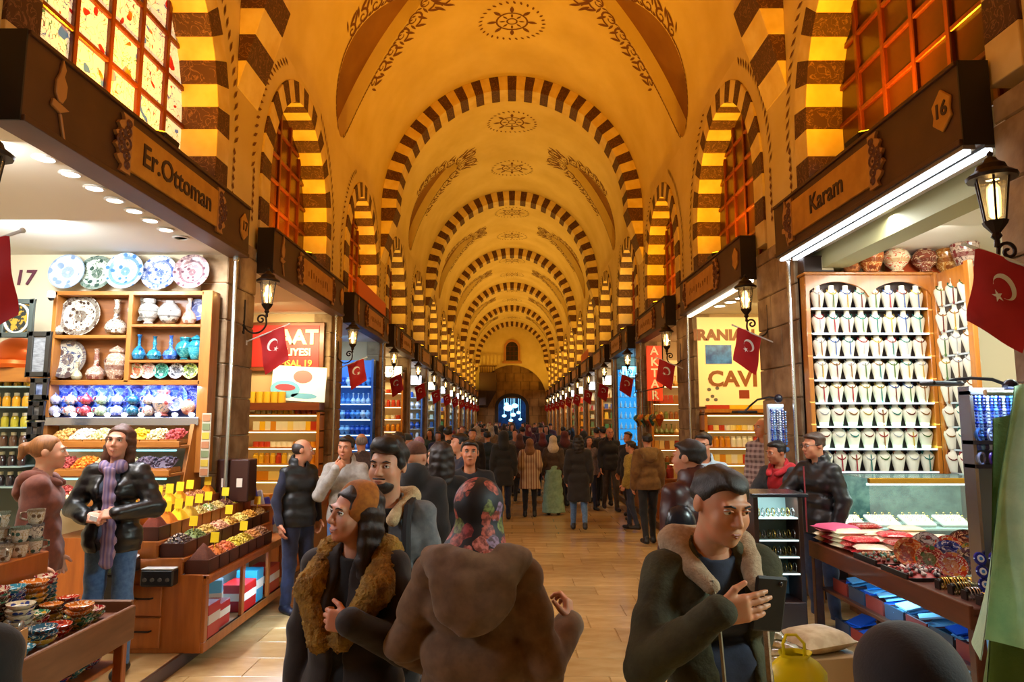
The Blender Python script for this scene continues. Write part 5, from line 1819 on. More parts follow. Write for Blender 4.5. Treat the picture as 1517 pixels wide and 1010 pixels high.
for r_ in range(4):
    tt = thing('bangle_rod', 'rod threaded with %s bangles at the front of the trinket table' % ('gold', 'silver', 'bronze', 'bright gold')[r_], 'bangles', (BX0 + .1, 4.12 + .13 * r_, BZ + .0), 0, 'bangle rods on the trinket table')
    b = MB(); b.tube([(-.01, 0, .05), (.46, 0, .05)], .014, 8); b.box((-.01, 0, .025), (.012, .05, .06)); b.box((.46, 0, .025), (.012, .05, .06)); b.build('rod', M((40, 30, 26), .5), tt)
    for i in range(26): ob('bangle', ban[r_ % 3], tt, (.015 + .017 * i, 0, 0.0), (0, rb.uniform(-.1, .1), 0))
# boxed jewellery sets on the lit shelves
m_blue = [M((60, 150, 220), .3), M((150, 210, 240), .3), M((40, 90, 190), .3), M((206, 226, 236), .3)]
pk = MB(); pk.box((0, 0, .0), (.2, .14, .012))
pk_me = [pk.mesh('card', m) for m in m_blue]
for lvl, z in enumerate((.49, .16)):
    for i in range(7):
        y_ = BY0 + .22 + .27 * i
        tt = thing('packet_tray', '%s tray of blue-lit packets from the shawls, %s shelf of the trinket table' % (ORD[i], ('middle', 'bottom')[lvl]), 'tray', (BX0 + .28, y_, z), 0, 'packet trays on the %s shelf' % ('middle', 'bottom')[lvl])
        b = MB(); b.box((-.17, 0, .05), (.012, .24, .1)); b.box((.0, -.12, .04), (.34, .008, .08)); b.box((.0, .12, .04), (.34, .008, .08)); b.box((0, 0, .006), (.34, .24, .01))
        b.build('tray', M((140, 44, 30), .5) if (i + lvl) % 2 == 0 else M((60, 60, 70), .5), tt)
        for k in range(5):
            ob('card', pk_me[rb.randrange(4)], tt, (-.02 + rb.uniform(-.04, .06), rb.uniform(-.04, .04), .03 + .022 * k), (rb.uniform(-.1, .1), -.2, rb.uniform(-.5, .5)))

# blue bead rack
t = thing('bead_rack', 'upright rack hung with rows of blue bead strands', 'rack', (0, 0, 0))
RX, RY = 2.86, 4.25
zr1, zr0 = W(1460, 582, RY).z, BZ
b = MB(); b.b2(RX, RX + .42, RY + .05, RY + .07, zr0, zr1 + .03); b.build('back_panel', M((150, 170, 210), .4), t)
for z in (zr1, W(1460, 655, RY).z, W(1460, 690, RY).z):
    b = MB(); b.b2(RX - .02, RX + .44, RY - .06, RY + .05, z - .012, z + .012); b.build('bar', M((40, 36, 40), .4), t)
b = MB(); b.b2(RX - .02, RX + .0, RY - .05, RY + .06, zr0, zr1 + .04); b.build('post', m_chrome, t)
b = MB(); b.b2(RX + .01, RX + .41, RY - .05, RY - .03, zr1 + .015, zr1 + .03); b.build('light_strip', EM((214, 232, 255), 6), t)
area_light('bead_light', (RX + .2, RY - .12, zr1 + .02), 5, (200, 225, 255), .4, .05, (0, .5, -1))
bs = MB()
for k in range(14): bs.sphere((0, 0, -.02 * k - .015), .009 if k % 4 else .013, 6, 4)
bs.sphere((0, 0, -.32), (.022, .008, .022), 8, 6)
bs_m = [bs.mesh('bead_strand', M(c, .12, coat=.5)) for c in ((30, 60, 170), (90, 150, 220), (20, 30, 110), (190, 210, 240))]
for i in range(17):
    q = i % 4
    put('bead_strand', bs_m[q], '%s bead strand hanging from the top bar of the bead rack' % ('royal blue', 'light blue', 'dark navy', 'icy white')[q], 'bead strand', (RX + .015 + .025 * i, RY - .045, zr1 - .012), None, None, '%s strands on the bead rack' % ('royal blue', 'light blue', 'dark navy', 'icy white')[q])
rg = MB(); n = 14
rg.tube([(.036 * math.cos(2 * PI * k / n), 0, .036 * math.sin(2 * PI * k / n) + .036) for k in range(n)], .008, 5, closed=True)
rg_m = [rg.mesh('bracelet', M(c, .15, coat=.5)) for c in ((60, 120, 210), (170, 190, 240), (90, 60, 170))]
for lv, v in enumerate((655, 690)):
    z = W(1460, v, RY).z
    for i in range(6):
        put('bracelet', rg_m[(i + lv) % 3], '%s bracelet on the %s bar of the bead rack' % (('blue', 'pale lilac', 'violet')[(i + lv) % 3], ('middle', 'lower')[lv]), 'bracelet', (RX + .03 + .07 * i, RY - .04, z + .012), (0, 0, .5), None, 'bracelets on the bead rack')
# evil-eye discs pile on the table below the rack
ey = MB(); ey.lathe([(0, .014), (.035, .012), (.04, .006), (.035, 0), (0, 0)], 14); ey_m = ey.mesh('eye_disc', M((20, 40, 150), .1, coat=.6))
ei = MB(); ei.lathe([(.022, .0135), (.0, .0165)], 12); ei_m = ei.mesh('white_ring', M((236, 240, 250), .2))
ej = MB(); ej.lathe([(.011, .016), (.0, .018)], 10); ej_m = ej.mesh('blue_pupil', M((60, 130, 210), .2))
for i in range(24):
    tt = thing('eye_amulet', 'blue glass eye amulet in the pile under the bead rack', 'amulet', (RX - .06 + .09 * (i % 6), RY - .12 + .012 * (i // 6), BZ + .04 + .072 * (i // 6)), 0, 'eye amulets under the bead rack')
    tt.rotation_euler = (PI / 2 - .3, 0, 0)
    ob('eye_disc', ey_m, tt); ob('white_ring', ei_m, tt); ob('blue_pupil', ej_m, tt)
# gooseneck lamps
def gooseneck(pts, label):
    tt = thing('gooseneck_lamp', label, 'lamp')
    b = MB(); b.tube(pts, .011, 7); b.build('arm', M((24, 24, 26), .4), tt)
    p, q = Vector(pts[-1]), Vector(pts[-2])
    b = MB(); b.box(p, (.26, .12, .03), rz=.3); b.build('head', M((30, 30, 32), .4), tt, bevel=.01)
    b = MB(); b.sphere(pts[0], .045, 10, 8); b.build('joint', M((20, 26, 44), .3), tt)
gooseneck([W(1497, 572, 4.2), W(1470, 562, 4.25), W(1440, 560, 4.35), W(1415, 562, 4.4), W(1395, 568, 4.4)], 'black gooseneck lamp reaching over the bead rack')
gooseneck([W(1153, 590, 7.2), W(1140, 588, 7.3), W(1122, 592, 7.4), W(1110, 602, 7.5), W(1103, 610, 7.5)], 'black gooseneck lamp above the man in the checked shirt')
# second bead board by the post
t = thing('bead_board', 'narrow white board hung with blue beads beside the chrome post', 'bead board')
a, c = W(1137, 598, 7.3), W(1166, 712, 7.3)
b = MB(); b.b2(a.x, c.x, 7.3, 7.34, c.z, a.z); b.build('board', M((206, 220, 230), .4), t, bevel=.005)
b = MB(); b.b2(a.x + .01, c.x - .01, 7.285, 7.3, a.z - .03, a.z - .01); b.build('light_strip', EM((220, 236, 255), 6), t)
for i in range(6):
    put('bead_strand', bs_m[i % 4], '%s bead strand on the narrow white board' % ('royal blue', 'light blue', 'dark navy', 'icy white')[i % 4], 'bead strand', (a.x + .03 + .03 * i, 7.28, a.z - .05 - .02 * (i % 2)), None, 1.3, 'strands on the white board')
b = MB(); b.b2(a.x, c.x, 7.3, 7.42, .1, c.z); tag(b.build('slim_cabinet', wood((90, 50, 26), (70, 36, 18), .4)), 'slim wooden cabinet under the white bead board', 'cabinet')
# bracelet stand in the aisle
t = thing('bracelet_stand', 'dark stand with three glass shelves of bracelets in the aisle', 'stand', (0, 0, 0))
sx0, sx1 = W(1122, 800, 5.9).x, W(1188, 800, 5.9).x
ztp = W(1150, 735, 5.9).z
for x in (sx0, sx1):
    b = MB(); b.b2(x - .02, x + .02, 5.9, 6.2, 0.0, ztp); b.build('side_panel', M((50, 26, 16), .4), t, bevel=.004)
b = MB(); b.b2(sx0 - .06, sx1 + .04, 5.82, 6.24, ztp, ztp + .03); b.build('counter_top', M((40, 44, 50), .2), t, bevel=.005)
b = MB(); b.b2(sx0, sx1, 5.86, 6.22, 0.0, .42); b.build('plinth', M((56, 26, 16), .4), t, bevel=.004)
b = MB(); b.b2(sx0, sx1, 6.17, 6.2, .42, ztp); b.build('back_panel', M((120, 140, 140), .4), t)
for i, v in enumerate((767, 800, 825, 850)):
    z = W(1150, v, 5.9).z
    b = MB(); b.b2(sx0, sx1, 5.92, 6.18, z - .012, z); b.build('glass_shelf', M((190, 210, 210), .1), t)
    b = MB(); b.b2(sx0 + .02, sx1 - .02, 5.915, 5.92, z - .012, z - .002); b.build('light_strip', EM((210, 240, 240), 2.5), t)
    for k in range(9):
        put('bracelet', ban[k % 3], '%s bracelet on the %s glass shelf of the aisle stand' % (('gold', 'silver', 'bronze')[k % 3], ('top', 'second', 'third', 'lowest')[i]), 'bracelet', (sx0 + .05 + .043 * k, 6.0, z), None, 1.0, '%s bracelets on the aisle stand' % ('gold', 'silver', 'bronze')[k % 3])
area_light('stand_light', ((sx0 + sx1) / 2, 5.93, ztp - .02), 3, (220, 245, 245), .3, .03, (0, .4, -1))

# hanging shawls at the entrance side
def shawl(label, mat, x0, x1, y0, z1, zb, flare, nfold, seed):
    b = MB()
    nu, nv = 60, 34
    vs = []
    for j in range(nv + 1):
        v = j / nv
        for i in range(nu + 1):
            u = i / nu
            xx = x0 + (x1 - x0) * u - flare * (v ** 1.3) * (1 - u)
            amp = .02 + .075 * v
            yy = y0 + amp * math.sin(nfold * 2 * PI * u + .8 * math.sin(3 * v + seed)) + .02 * math.sin(13 * u + 4 * v + seed)
            bot = zb + .16 * (1 - u) * (1 - u) * 0 + .05 * math.sin(5 * u + seed)
            zz = z1 + (bot - z1) * v + .05 * math.sin(PI * u)
            vs.append((xx, yy, zz))
    n1 = nu + 1
    fs = [(j * n1 + i, (j + 1) * n1 + i, (j + 1) * n1 + i + 1, j * n1 + i + 1) for j in range(nv) for i in range(nu)]
    N = len(vs)
    vs += [(p[0], p[1] + .006, p[2]) for p in vs]
    fs += [tuple(N + q for q in f[::-1]) for f in fs]
    b.add(vs, fs)
    return tag(b.build('hanging_shawl', mat, ang=80), label, 'shawl')
shawl('pale mint woven shawl hanging in folds at the stall end', M((186, 222, 192), .85, col2=(160, 204, 176), scale=9, bump=.4, bscale=60), 2.06, 2.62, 2.74, 2.08, 1.0, .29, 3.2, 1)
shawl('olive green shawl hanging behind the mint one', M((104, 130, 74), .85, col2=(88, 116, 62), scale=6, bump=.4, bscale=60), 2.12, 2.75, 2.96, 1.95, .45, .27, 2.6, 2)
tt = thing('garment_rail', 'thin steel rail carrying the green shawls', 'rail', (0, 0, .1))
b = MB(); b.tube([(2.0, 2.86, 1.96), (2.8, 2.86, 1.96)], .014, 8); b.build('bar', m_chrome, tt)
for x in (2.78,):
    b = MB(); b.tube([(x, 2.85, 0), (x, 2.85, 1.95)], .016, 8); b.lathe([(0, 0), (.16, 0), (.15, .02), (0, .03)], 14, (x, 2.85, 0)); b.build('upright', m_chrome, tt)
# small crate with clear packets and a yellow bag
tt = thing('crate_stand', 'pale wooden crate of plastic-wrapped packets beside the trinket table', 'crate', (W(1162, 950, 3.6).x, 3.75, 0))
b = MB(); b.box((0, 0, .62), (.27, .34, .05)); b.box((0, -.165, .655), (.27, .015, .06)); b.box((-.13, 0, .655), (.015, .34, .06)); b.build('tray', M((196, 160, 110), .6), tt, bevel=.006)
for (x, y_) in ((-.11, -.14), (.11, -.14), (-.11, .14), (.11, .14)):
    b = MB(); b.box((x, y_, .3), (.03, .03, .6)); b.build('leg', M((206, 196, 176), .6), tt)
me = cushion_me(.22, .13, .05, M((214, 206, 180), .12, col2=(150, 140, 110), scale=30, coat=.6))
for i in range(7):
    put('clear_packet', me, 'clear plastic packet heaped on the pale crate', 'packet', (tt.location.x + rb.uniform(-.03, .03), 3.68 + .03 * i, .645 + .026 * i), (rb.uniform(-.2, .2), rb.uniform(-.2, .2), rb.uniform(-.8, .8)), None, 'plastic packets on the crate')
tt2 = thing('cardboard_box', 'plain cardboard box on the floor by the crate', 'box', (1.98, 4.6, 0), .2)
b = MB(); b.box((0, 0, .23), (.42, .36, .46)); b.build('carton_body', M((176, 136, 88), .8), tt2, bevel=.006)
b = MB(); b.box((0, 0, .462), (.42, .05, .004)); b.build('tape', M((200, 176, 130), .3), tt2)
put('folded_blanket', cushion_me(.42, .32, .12, M((206, 180, 140), .8, col2=(180, 150, 110), scale=12)), 'cream folded blanket on the cardboard box behind the crate', 'blanket', (1.98, 4.6, .465), (0, 0, .4))

tt = thing('plastic_bag', 'bright yellow plastic bag hanging below the pale crate', 'bag', (W(1178, 990, 3.5).x, 3.5, W(1178, 1000, 3.5).z - .16))
b = MB()
nb_ = 18
lev = [(0, .03), (.02, .12), (.08, .15), (.17, .145), (.22, .11), (.25, .07), (.27, .085)]
vs = [(r_ * (1 + .09 * math.sin(5 * i + 9 * z)) * math.cos(2 * PI * i / nb_), .7 * r_ * (1 + .09 * math.cos(4 * i + 7 * z)) * math.sin(2 * PI * i / nb_), z) for z, r_ in lev for i in range(nb_)]
b.add(vs, [(j * nb_ + i, j * nb_ + (i + 1) % nb_, (j + 1) * nb_ + (i + 1) % nb_, (j + 1) * nb_ + i) for j in range(len(lev) - 1) for i in range(nb_)])
b.build('sack', M((226, 206, 14), .35), tt, ang=70)
b = MB(); b.tube([(-.05, 0, .25), (-.055, 0, .31), (-.03, .02, .345), (.02, .02, .345), (.05, 0, .31), (.05, 0, .25)], .008, 6); b.build('handle', M((226, 206, 14), .35), tt)
# ------------------------------------------------------------------ the other shops
LCOL = {(-1, 1): (255, 226, 160), (1, 1): (255, 224, 150), (-1, 2): (170, 215, 255), (1, 2): (255, 216, 150), (-1, 3): (255, 226, 170), (1, 3): (120, 205, 255), (-1, 4): (240, 244, 255), (1, 4): (255, 240, 210)}
def goods_meshes():
    g = {}
    b = MB(); b.box((0, 0, .06), (.09, .07, .12)); g['carton'] = b
    b = MB(); b.lathe([(0, 0), (.04, 0), (.042, .1), (.03, .115), (.03, .14), (0, .142)], 10); g['jar'] = b
    b = MB(); b.lathe([(0, 0), (.05, 0), (.05, .07), (0, .072)], 12); g['tin'] = b
    b = MB(); b.lathe([(r * .17, z * .17) for r, z in V_URN], 10); g['vase'] = b
    b = MB(); b.lathe([(r * .2, z * .2) for r, z in V_FLASK], 10); g['bottle'] = b
    b = MB(); b.box((0, 0, .08), (.1, .05, .16), taper=.8); g['packet'] = b
    return g
GB = goods_meshes()
GMC = {}
def gm(kind, col):
    if (kind, col) not in GMC: GMC[(kind, col)] = GB[kind].mesh(kind, M(col, .35))
    return GMC[(kind, col)]
PALS = {'yellow': [((240, 190, 40), 'yellow'), ((236, 214, 130), 'pale yellow'), ((214, 140, 30), 'amber'), ((232, 226, 200), 'cream'), ((190, 60, 30), 'red')],
        'blue': [((210, 232, 250), 'icy white'), ((90, 160, 230), 'light blue'), ((40, 90, 190), 'cobalt'), ((150, 200, 240), 'sky blue')],
        'mixed': [((226, 206, 150), 'cream'), ((200, 60, 40), 'red'), ((70, 120, 70), 'green'), ((230, 180, 50), 'yellow'), ((70, 90, 150), 'blue')],
        'brown': [((150, 90, 40), 'brown'), ((200, 150, 70), 'tan'), ((110, 120, 60), 'olive'), ((220, 190, 120), 'straw'), ((170, 60, 40), 'russet')]}
SHOP = {(-1, 1): ('yellow', ['carton', 'jar', 'tin']), (1, 1): ('yellow', ['tin', 'carton', 'jar']), (-1, 2): ('blue', ['vase', 'bottle', 'vase']), (1, 2): ('brown', ['jar', 'packet', 'bottle']),
        (-1, 3): ('yellow', ['jar', 'tin']), (1, 3): ('blue', ['bottle', 'packet']), (-1, 4): ('blue', ['vase', 'jar']), (1, 4): ('mixed', ['carton', 'packet'])}
NB = ['lowest', 'second', 'third', 'fourth', 'fifth', 'sixth']
rs = random.Random(21)
for k in range(1, 13):
    for s in (-1, 1):
        sn = sname(s, k)
        col = LCOL.get((s, k), (255, 236, 200) if (k + (s > 0)) % 2 else (236, 242, 255))
        y1 = fend(k)
        area_light('shop_ceiling_lamp', (s * 3.9, ck(k) + .5, FZ0 + .0), (85 if k <= 2 else 100), col, .8, 1.6, (-s * .1, .3, -1))
        pal, kinds = SHOP.get((s, k), (['mixed', 'yellow', 'blue', 'brown'][(k * 2 + (s > 0)) % 4], ['carton', 'jar', 'packet']))
        # wall shelf on the far partition
        x0, x1 = 3.16, 4.5 if k < 4 else 4.1
        t = thing('goods_shelf', 'brightly lit wall shelf of goods inside the %s' % sn, 'shelf', (0, 0, 0), 0, 'lit shelves in the shops')
        zt_ = 3.3 if k not in (1,) else 2.06
        bc = {(-1, 2): (80, 140, 220), (1, 3): (60, 150, 230)}.get((s, k), (236, 214, 160))
        b = MB(); b.b2(s * x0, s * x1, y1 - .04, y1 - .015, .1, zt_); b.build('back_panel', M(bc, .5), t, smooth=False)
        b = MB(); b.b2(s * x0, s * (x0 + .05), y1 - .32, y1 - .02, .1, zt_); b.build('side_panel', m_cab if pal != 'blue' else M((60, 100, 170), .4), t)
        zz = [.95, 1.22, 1.49, 1.76, 2.03] if k == 1 else [.95, 1.27, 1.6, 1.95, 2.3, 2.7]
        nper = {1: 11, 2: 9, 3: 7}.get(k, 4 if k < 8 else 2)
        for r_, z in enumerate(zz):
            b = MB(); b.b2(s * x0, s * x1, y1 - .3, y1 - .02, z - .025, z); b.build('shelf_board', m_cab if pal != 'blue' else M((170, 200, 230), .3), t)
            if k <= 3:
                b = MB(); b.b2(s * (x0 + .06), s * (x1 - .05), y1 - .3, y1 - .285, z - .04, z - .025); b.build('light_strip', EM(col, 5), t)
            kd = kinds[r_ % len(kinds)]
            step = (min(x1, 4.3) - x0 - .1) / nper
            for i in range(nper):
                c, cn = PALS[pal][rs.randrange(len(PALS[pal])) if r_ % 2 else (r_ + i // 4) % len(PALS[pal])]
                sc_ = 1.15 if k <= 2 else 1.4
                if k == 1: sc_ = 1.2
                put(kd, gm(kd, c), '%s %s on the %s shelf of the %s' % (cn, kd, NB[r_], sn), kd, (s * (x0 + .1 + step * (i + .5) - .03), y1 - .2, z), (0, 0, rs.uniform(-.1, .1)), sc_, '%ss in the %s' % (kd, sn))
        # front counter with goods
        t = thing('shop_counter', 'wooden front counter of the %s facing the aisle' % sn, 'counter', (0, 0, 0), 0, 'front counters of the shops')
        ya, yb = fsta(s, k) + .15, fend(k) - .5
        cm = m_ctr if (k + (s > 0)) % 2 else m_ctr_d
        b = MB(); b.b2(s * 2.7, s * 3.05, ya, yb, .1, .8); b.build('body', cm, t, bevel=.005)
        b = MB(); b.b2(s * 2.66, s * 3.08, ya - .03, yb + .03, .8, .84); b.build('top', cm, t, bevel=.005)
        for q in range(3):
            yq = ya + (yb - ya) * (q + .5) / 3
            b = MB(); b.box((s * 2.695, yq, .45), (.014, (yb - ya) / 3 - .08, .56)); d = b.build('front_door', M((150, 96, 44), .4) if q % 2 else cm, t, bevel=.004)
        if k <= 5:
            ncol = 7 if k <= 2 else 5
            for i in range(ncol):
                for j in range(2):
                    c, cn = PALS[pal if pal != 'blue' else 'blue'][rs.randrange(len(PALS[pal]))]
                    yy = ya + .15 + (yb - ya - .3) * i / (ncol - 1)
                    if j == 0:
                        cols = (c, tuple(min(255, int(q * 1.1)) for q in c), tuple(int(q * .8) for q in c))
                        tt = thing('goods_bin', '%s filled wooden bin on the counter of the %s' % (cn, sn), 'bin', (s * 2.78, yy, .84), 0, 'bins on the counters of the shops')
                        b = MB(); b.box((0, 0, .05), (.2, .26, .1)); b.build('box', cm, tt)
                        ob('heap', heap_me('heap', .19, .25, .06, cols, .022, 40, seed=i), tt, (0, 0, .1))['kind'] = 'stuff'
                    else:
                        kd = kinds[i % len(kinds)]
                        put(kd, gm(kd, c), '%s %s on the counter of the %s' % (cn, kd, sn), kd, (s * 2.98, yy, .84), (0, 0, rs.uniform(-.3, .3)), 1.7, '%ss on the counter of the %s' % (kd, sn))
        # glow panel above the goods, put in to brighten the far shops
        if k >= 3:
            tt = thing('glow_panel', 'glowing %s panel added for brightness inside the %s' % ('pale' if (k + s) % 3 else 'yellow', sn), 'sign', (s * 3.55, fend(k) - .36, 3.3), 0, 'added glow panels in the far shops')
            b = MB(); b.box((0, 0, 0), (.75, .05, .36)); b.build('case', M((60, 50, 40), .5), tt)
            b = MB(); b.box((0, -.027, 0), (.7, .006, .31)); b.build('face', EM(col, 5), tt)

# --- red sign, poster and tins in the food shop (second on the spice side)
yq = fend(1) - .06
a, c = W(372, 482, yq), W(479, 545, yq)
zb_ = W(400, 597, yq).z
tt = thing('red_sign', 'red framed sign lettered AAT over LIYESI in cream', 'sign', ((a.x + c.x) / 2, yq, (a.z + c.z) / 2))
w_, h_ = c.x - a.x, a.z - c.z
b = MB(); b.box((0, .01, 0), (w_, .04, h_ + .1)); b.build('frame', wood((120, 62, 26), (96, 46, 18), .4, axis=0), tt, bevel=.006)
b = MB(); b.box((-.03, -.012, .01), (w_ - .1, .02, h_ - .02)); b.build('face', M((168, 24, 18), .5), tt)
for txt, sz, dx, dz_, bold, colr in (('AAT', .34, .2, .15, .014, (250, 214, 150)), ('LIYESI', .17, .2, -.1, .006, (226, 190, 160)), ('EMSAL 19', .15, .13, -.29, .004, (236, 150, 60))):
    me = text_mesh(txt, sz, .005, bold=bold); me.materials.append(M(colr, .5))
    ob('lettering', me, tt, (dx, -.03, dz_), (PI / 2, 0, 0))
a, c = W(404, 543, yq - .1), W(482, 594, yq - .1)
w_, h_ = c.x - a.x, a.z - c.z
tt = thing('fish_poster', 'white poster with a blue plate and a pink fish', 'poster', ((a.x + c.x) / 2, yq - .1, (a.z + c.z) / 2))
tt.rotation_euler = (0, .05, 0)
b = MB(); b.box((0, 0, 0), (w_, .02, h_)); b.build('sheet', M((246, 240, 214), .5, emit=(255, 246, 220), es=.5), tt)
def disc(b, cx, cz, rx, rz_, y, m=0, n=20):
    b.add([(cx + rx * math.cos(2 * PI * i / n), y, cz + rz_ * math.sin(2 * PI * i / n)) for i in range(n)], [tuple(range(n))], m)
b = MB(); disc(b, -.22, -.1, .25, .15, -.012); disc(b, .1, -.2, .22, .05, -.012); b.build('printed_plate', M((110, 180, 226), .5), tt)
b = MB(); disc(b, -.22, -.07, .17, .055, -.014); b.build('printed_fish', M((206, 70, 90), .5), tt)
b = MB(); disc(b, .06, .12, .16, .11, -.013); b.build('printed_badge', M((226, 110, 110), .5), tt)
# board under the poster with gold tins
b = MB(); b.b2(-3.16, -4.5, yq - .3, yq, zb_ - .12, zb_)
tag(b.build('tin_ledge', wood((120, 56, 26), (96, 42, 18), .4, axis=0)), 'dark wood ledge of gold tins under the fish poster', 'ledge')
for i in range(5):
    put('tin', gm('tin', (206, 160, 40)), 'gold tin on the ledge beside the fish poster', 'tin', (W(379 + 11 * i - 4, 597, yq - .15).x, yq - .2, zb_), None, (1.25, 1.25, 2.6), 'gold tins beside the poster')
area_light('food_shop_light', (-3.6, yq - .7, 3.4), 40, (255, 232, 180), .8, .2, (0, .7, -1))

# --- caviar shop: lit panel with lettering and pictures
yq = fend(1) - .06
a, c = W(1032, 470, yq), W(1135, 602, yq)
w_, h_ = c.x - a.x, a.z - c.z
tt = thing('caviar_panel', 'backlit cream wall panel lettered IRANIAN and CAVI with pictures', 'sign', ((a.x + c.x) / 2, yq, (a.z + c.z) / 2))
b = MB(); b.box((0, 0, 0), (w_, .03, h_)); b.build('panel', M((236, 206, 140), .5, emit=(255, 204, 120), es=.5), tt)
cx_, cz_ = (a.x + c.x) / 2, (a.z + c.z) / 2
def rel(u, v):
    p = W(u, v, yq); return p.x - cx_, p.z - cz_
for txt, sz, u, v in (('IRANIAN', .25, 1072, 497), ('CAVI', .36, 1085, 562)):
    me = text_mesh(txt, sz, .006, bold=.012, sx=1.05); me.materials.append(M((150, 84, 30), .5))
    x, z = rel(u, v)
    ob('lettering', me, tt, (x, -.022, z), (PI / 2, 0, 0))
x, z = rel(1064, 525)
b = MB(); b.box((x, -.02, z), (.44, .012, .32)); b.build('fish_picture', M((70, 130, 190), .3, col2=(20, 40, 90), scale=7, emit=(90, 160, 220), es=.15), tt)
x, z = rel(1102, 584)
b = MB(); b.box((x, -.02, z), (.17, .01, .14)); b.build('tin_picture', M((150, 60, 30), .4), tt)
for (u, v) in ((1050, 577), (1055, 587), (1062, 575), (1048, 592), (1060, 592)):
    x, z = rel(u, v)
    b = MB(); disc(b, x, z, .035, .03, -.018, 0, 10); b.build('printed_mark', M((120, 110, 90), .5), tt)
b = MB(); b.b2(3.16, 4.5, yq - .3, yq, W(1080, 606, yq).z - .06, W(1080, 606, yq).z)
tag(b.build('panel_ledge', m_cab), 'honey wood ledge below the caviar panel', 'ledge')
for i in range(3):
    x, y_ = G(1064 + 16 * i + 2, 452 - 6 * i, FZ0 + .04)
    tt = thing('downlight', 'round lit downlight in the caviar shop ceiling', 'downlight', (x, y_, FZ0 + .038), 0, 'downlights in the caviar shop ceiling')
    ob('rim', dlr_me, tt, scale=1.4); ob('lens', dll_me, tt, scale=1.4)
b = MB(); b.b2(3.0, 3.06, fsta(1, 1), fend(1) - .05, FZ0 - .03, FZ0); b2 = tag(b.build('light_tube', EM((255, 238, 200), 6)), 'long warm strip light along the caviar shop signboard', 'light tube')
# --- herbalist's vertical red sign
yq = fend(2) - .34
a, c = W(957, 512, yq), W(982, 594, yq)
tt = thing('vertical_sign', 'tall orange-red sign reading AKTAR downwards', 'sign', ((a.x + c.x) / 2, yq, (a.z + c.z) / 2))
w_, h_ = c.x - a.x, a.z - c.z
b = MB(); b.box((0, 0, 0), (w_, .04, h_)); b.build('face', M((206, 60, 26), .5, emit=(226, 60, 20), es=.4), tt, bevel=.006)
for i, ch in enumerate('AKTAR'):
    me = text_mesh(ch, .27, .005, bold=.006); me.materials.append(M((246, 226, 200), .5))
    ob('lettering', me, tt, (0, -.028, h_ * (.4 - .2 * i)), (PI / 2, 0, 0))
# tall cyan panel in the fourth jewellery-side shop
yq = fend(3) - .36
a, c = W(915, 548, yq), W(945, 660, yq)
tt = thing('cyan_panel', 'tall glowing cyan display panel in the cyan-lit shop', 'panel', ((a.x + c.x) / 2, yq, (a.z + c.z) / 2))
w_, h_ = c.x - a.x, a.z - c.z
b = MB(); b.box((0, .01, 0), (w_ + .06, .04, h_ + .06)); b.build('frame', M((40, 50, 60), .4), tt)
b = MB(); b.box((0, -.014, 0), (w_, .012, h_)); b.build('face', EM((40, 150, 226), 1.2), tt)
for i in range(7):
    b = MB(); b.box((0, -.03, h_ * (-.42 + .14 * i)), (w_, .03, .02)); b.build('shelf_bar', M((190, 220, 236), .3), tt)
    for j in range(4):
        b = MB(); b.lathe([(0, 0), (.03, 0), (.035, .09), (.012, .13), (.012, .17), (0, .172)], 8, (w_ * (-.36 + .24 * j), -.05, h_ * (-.42 + .14 * i) + .012)); b.build('bottle_display', M((206, 232, 244), .2), tt)
# orange banners hanging at the upper wall
for (s, u0, v0, u1, v1, lab) in ((-1, 503, 395, 560, 460, 'orange'), (1, 868, 505, 882, 530, 'small orange')):
    k = 2 if s < 0 else 5
    pts = []
    y0, y1 = fsta(s, k) + .1, fend(k) - .6
    b = MB(); b.add([(s * 2.86, y0, FZ1 - .02), (s * 2.86, y1, FZ1 - .02), (s * 2.86, y1, FZ1 + .26), (s * 2.86, y0, FZ1 + .3), (s * 2.89, y0, FZ1 - .02), (s * 2.89, y1, FZ1 - .02), (s * 2.89, y1, FZ1 + .26), (s * 2.89, y0, FZ1 + .3)], BF)
    tag(b.build('banner', M((226, 110, 14), .6)), '%s cloth banner along the top of a signboard' % lab, 'banner')
# dark wooden booth high by the far wall
tt = thing('gallery_box', 'dark wooden balcony box beside the far stone portal', 'balcony', (-2.32, YEND - .52, 4.3))
b = MB(); b.b2(-.5, 1.0, 0, .8, 0, 1.6); b.build('box', M((64, 34, 18), .6), tt, bevel=.02)
for i in range(7):
    b = MB(); b.b2(-.45 + .21 * i, -.40 + .21 * i, -.05, .0, 1.6, 2.1); b.build('baluster', M((84, 46, 24), .6), tt)
b = MB(); b.b2(-.5, 1.0, -.06, .02, 2.1, 2.18); b.build('handrail', M((84, 46, 24), .6), tt)
b = MB(); b.add([(-.5, 0, 0), (1.0, 0, 0), (.2, .8, -1.4), (-.5, .8, -1.4)], [(0, 1, 2, 3)]); b.b2(-.5, .1, .0, .8, -1.2, 0); b.build('console', M((52, 28, 14), .6), tt)
# fixtureless fill lights added out of view brighten the foreground and shawls
for s in (-1, 1):
    area_light('entrance_fill_light', (s * 4.2, 1.6, FZ0), (110 if s < 0 else 330), (240, 244, 255) if s < 0 else (226, 250, 246), .8, 1.6, (-s * .7, .2, -1))

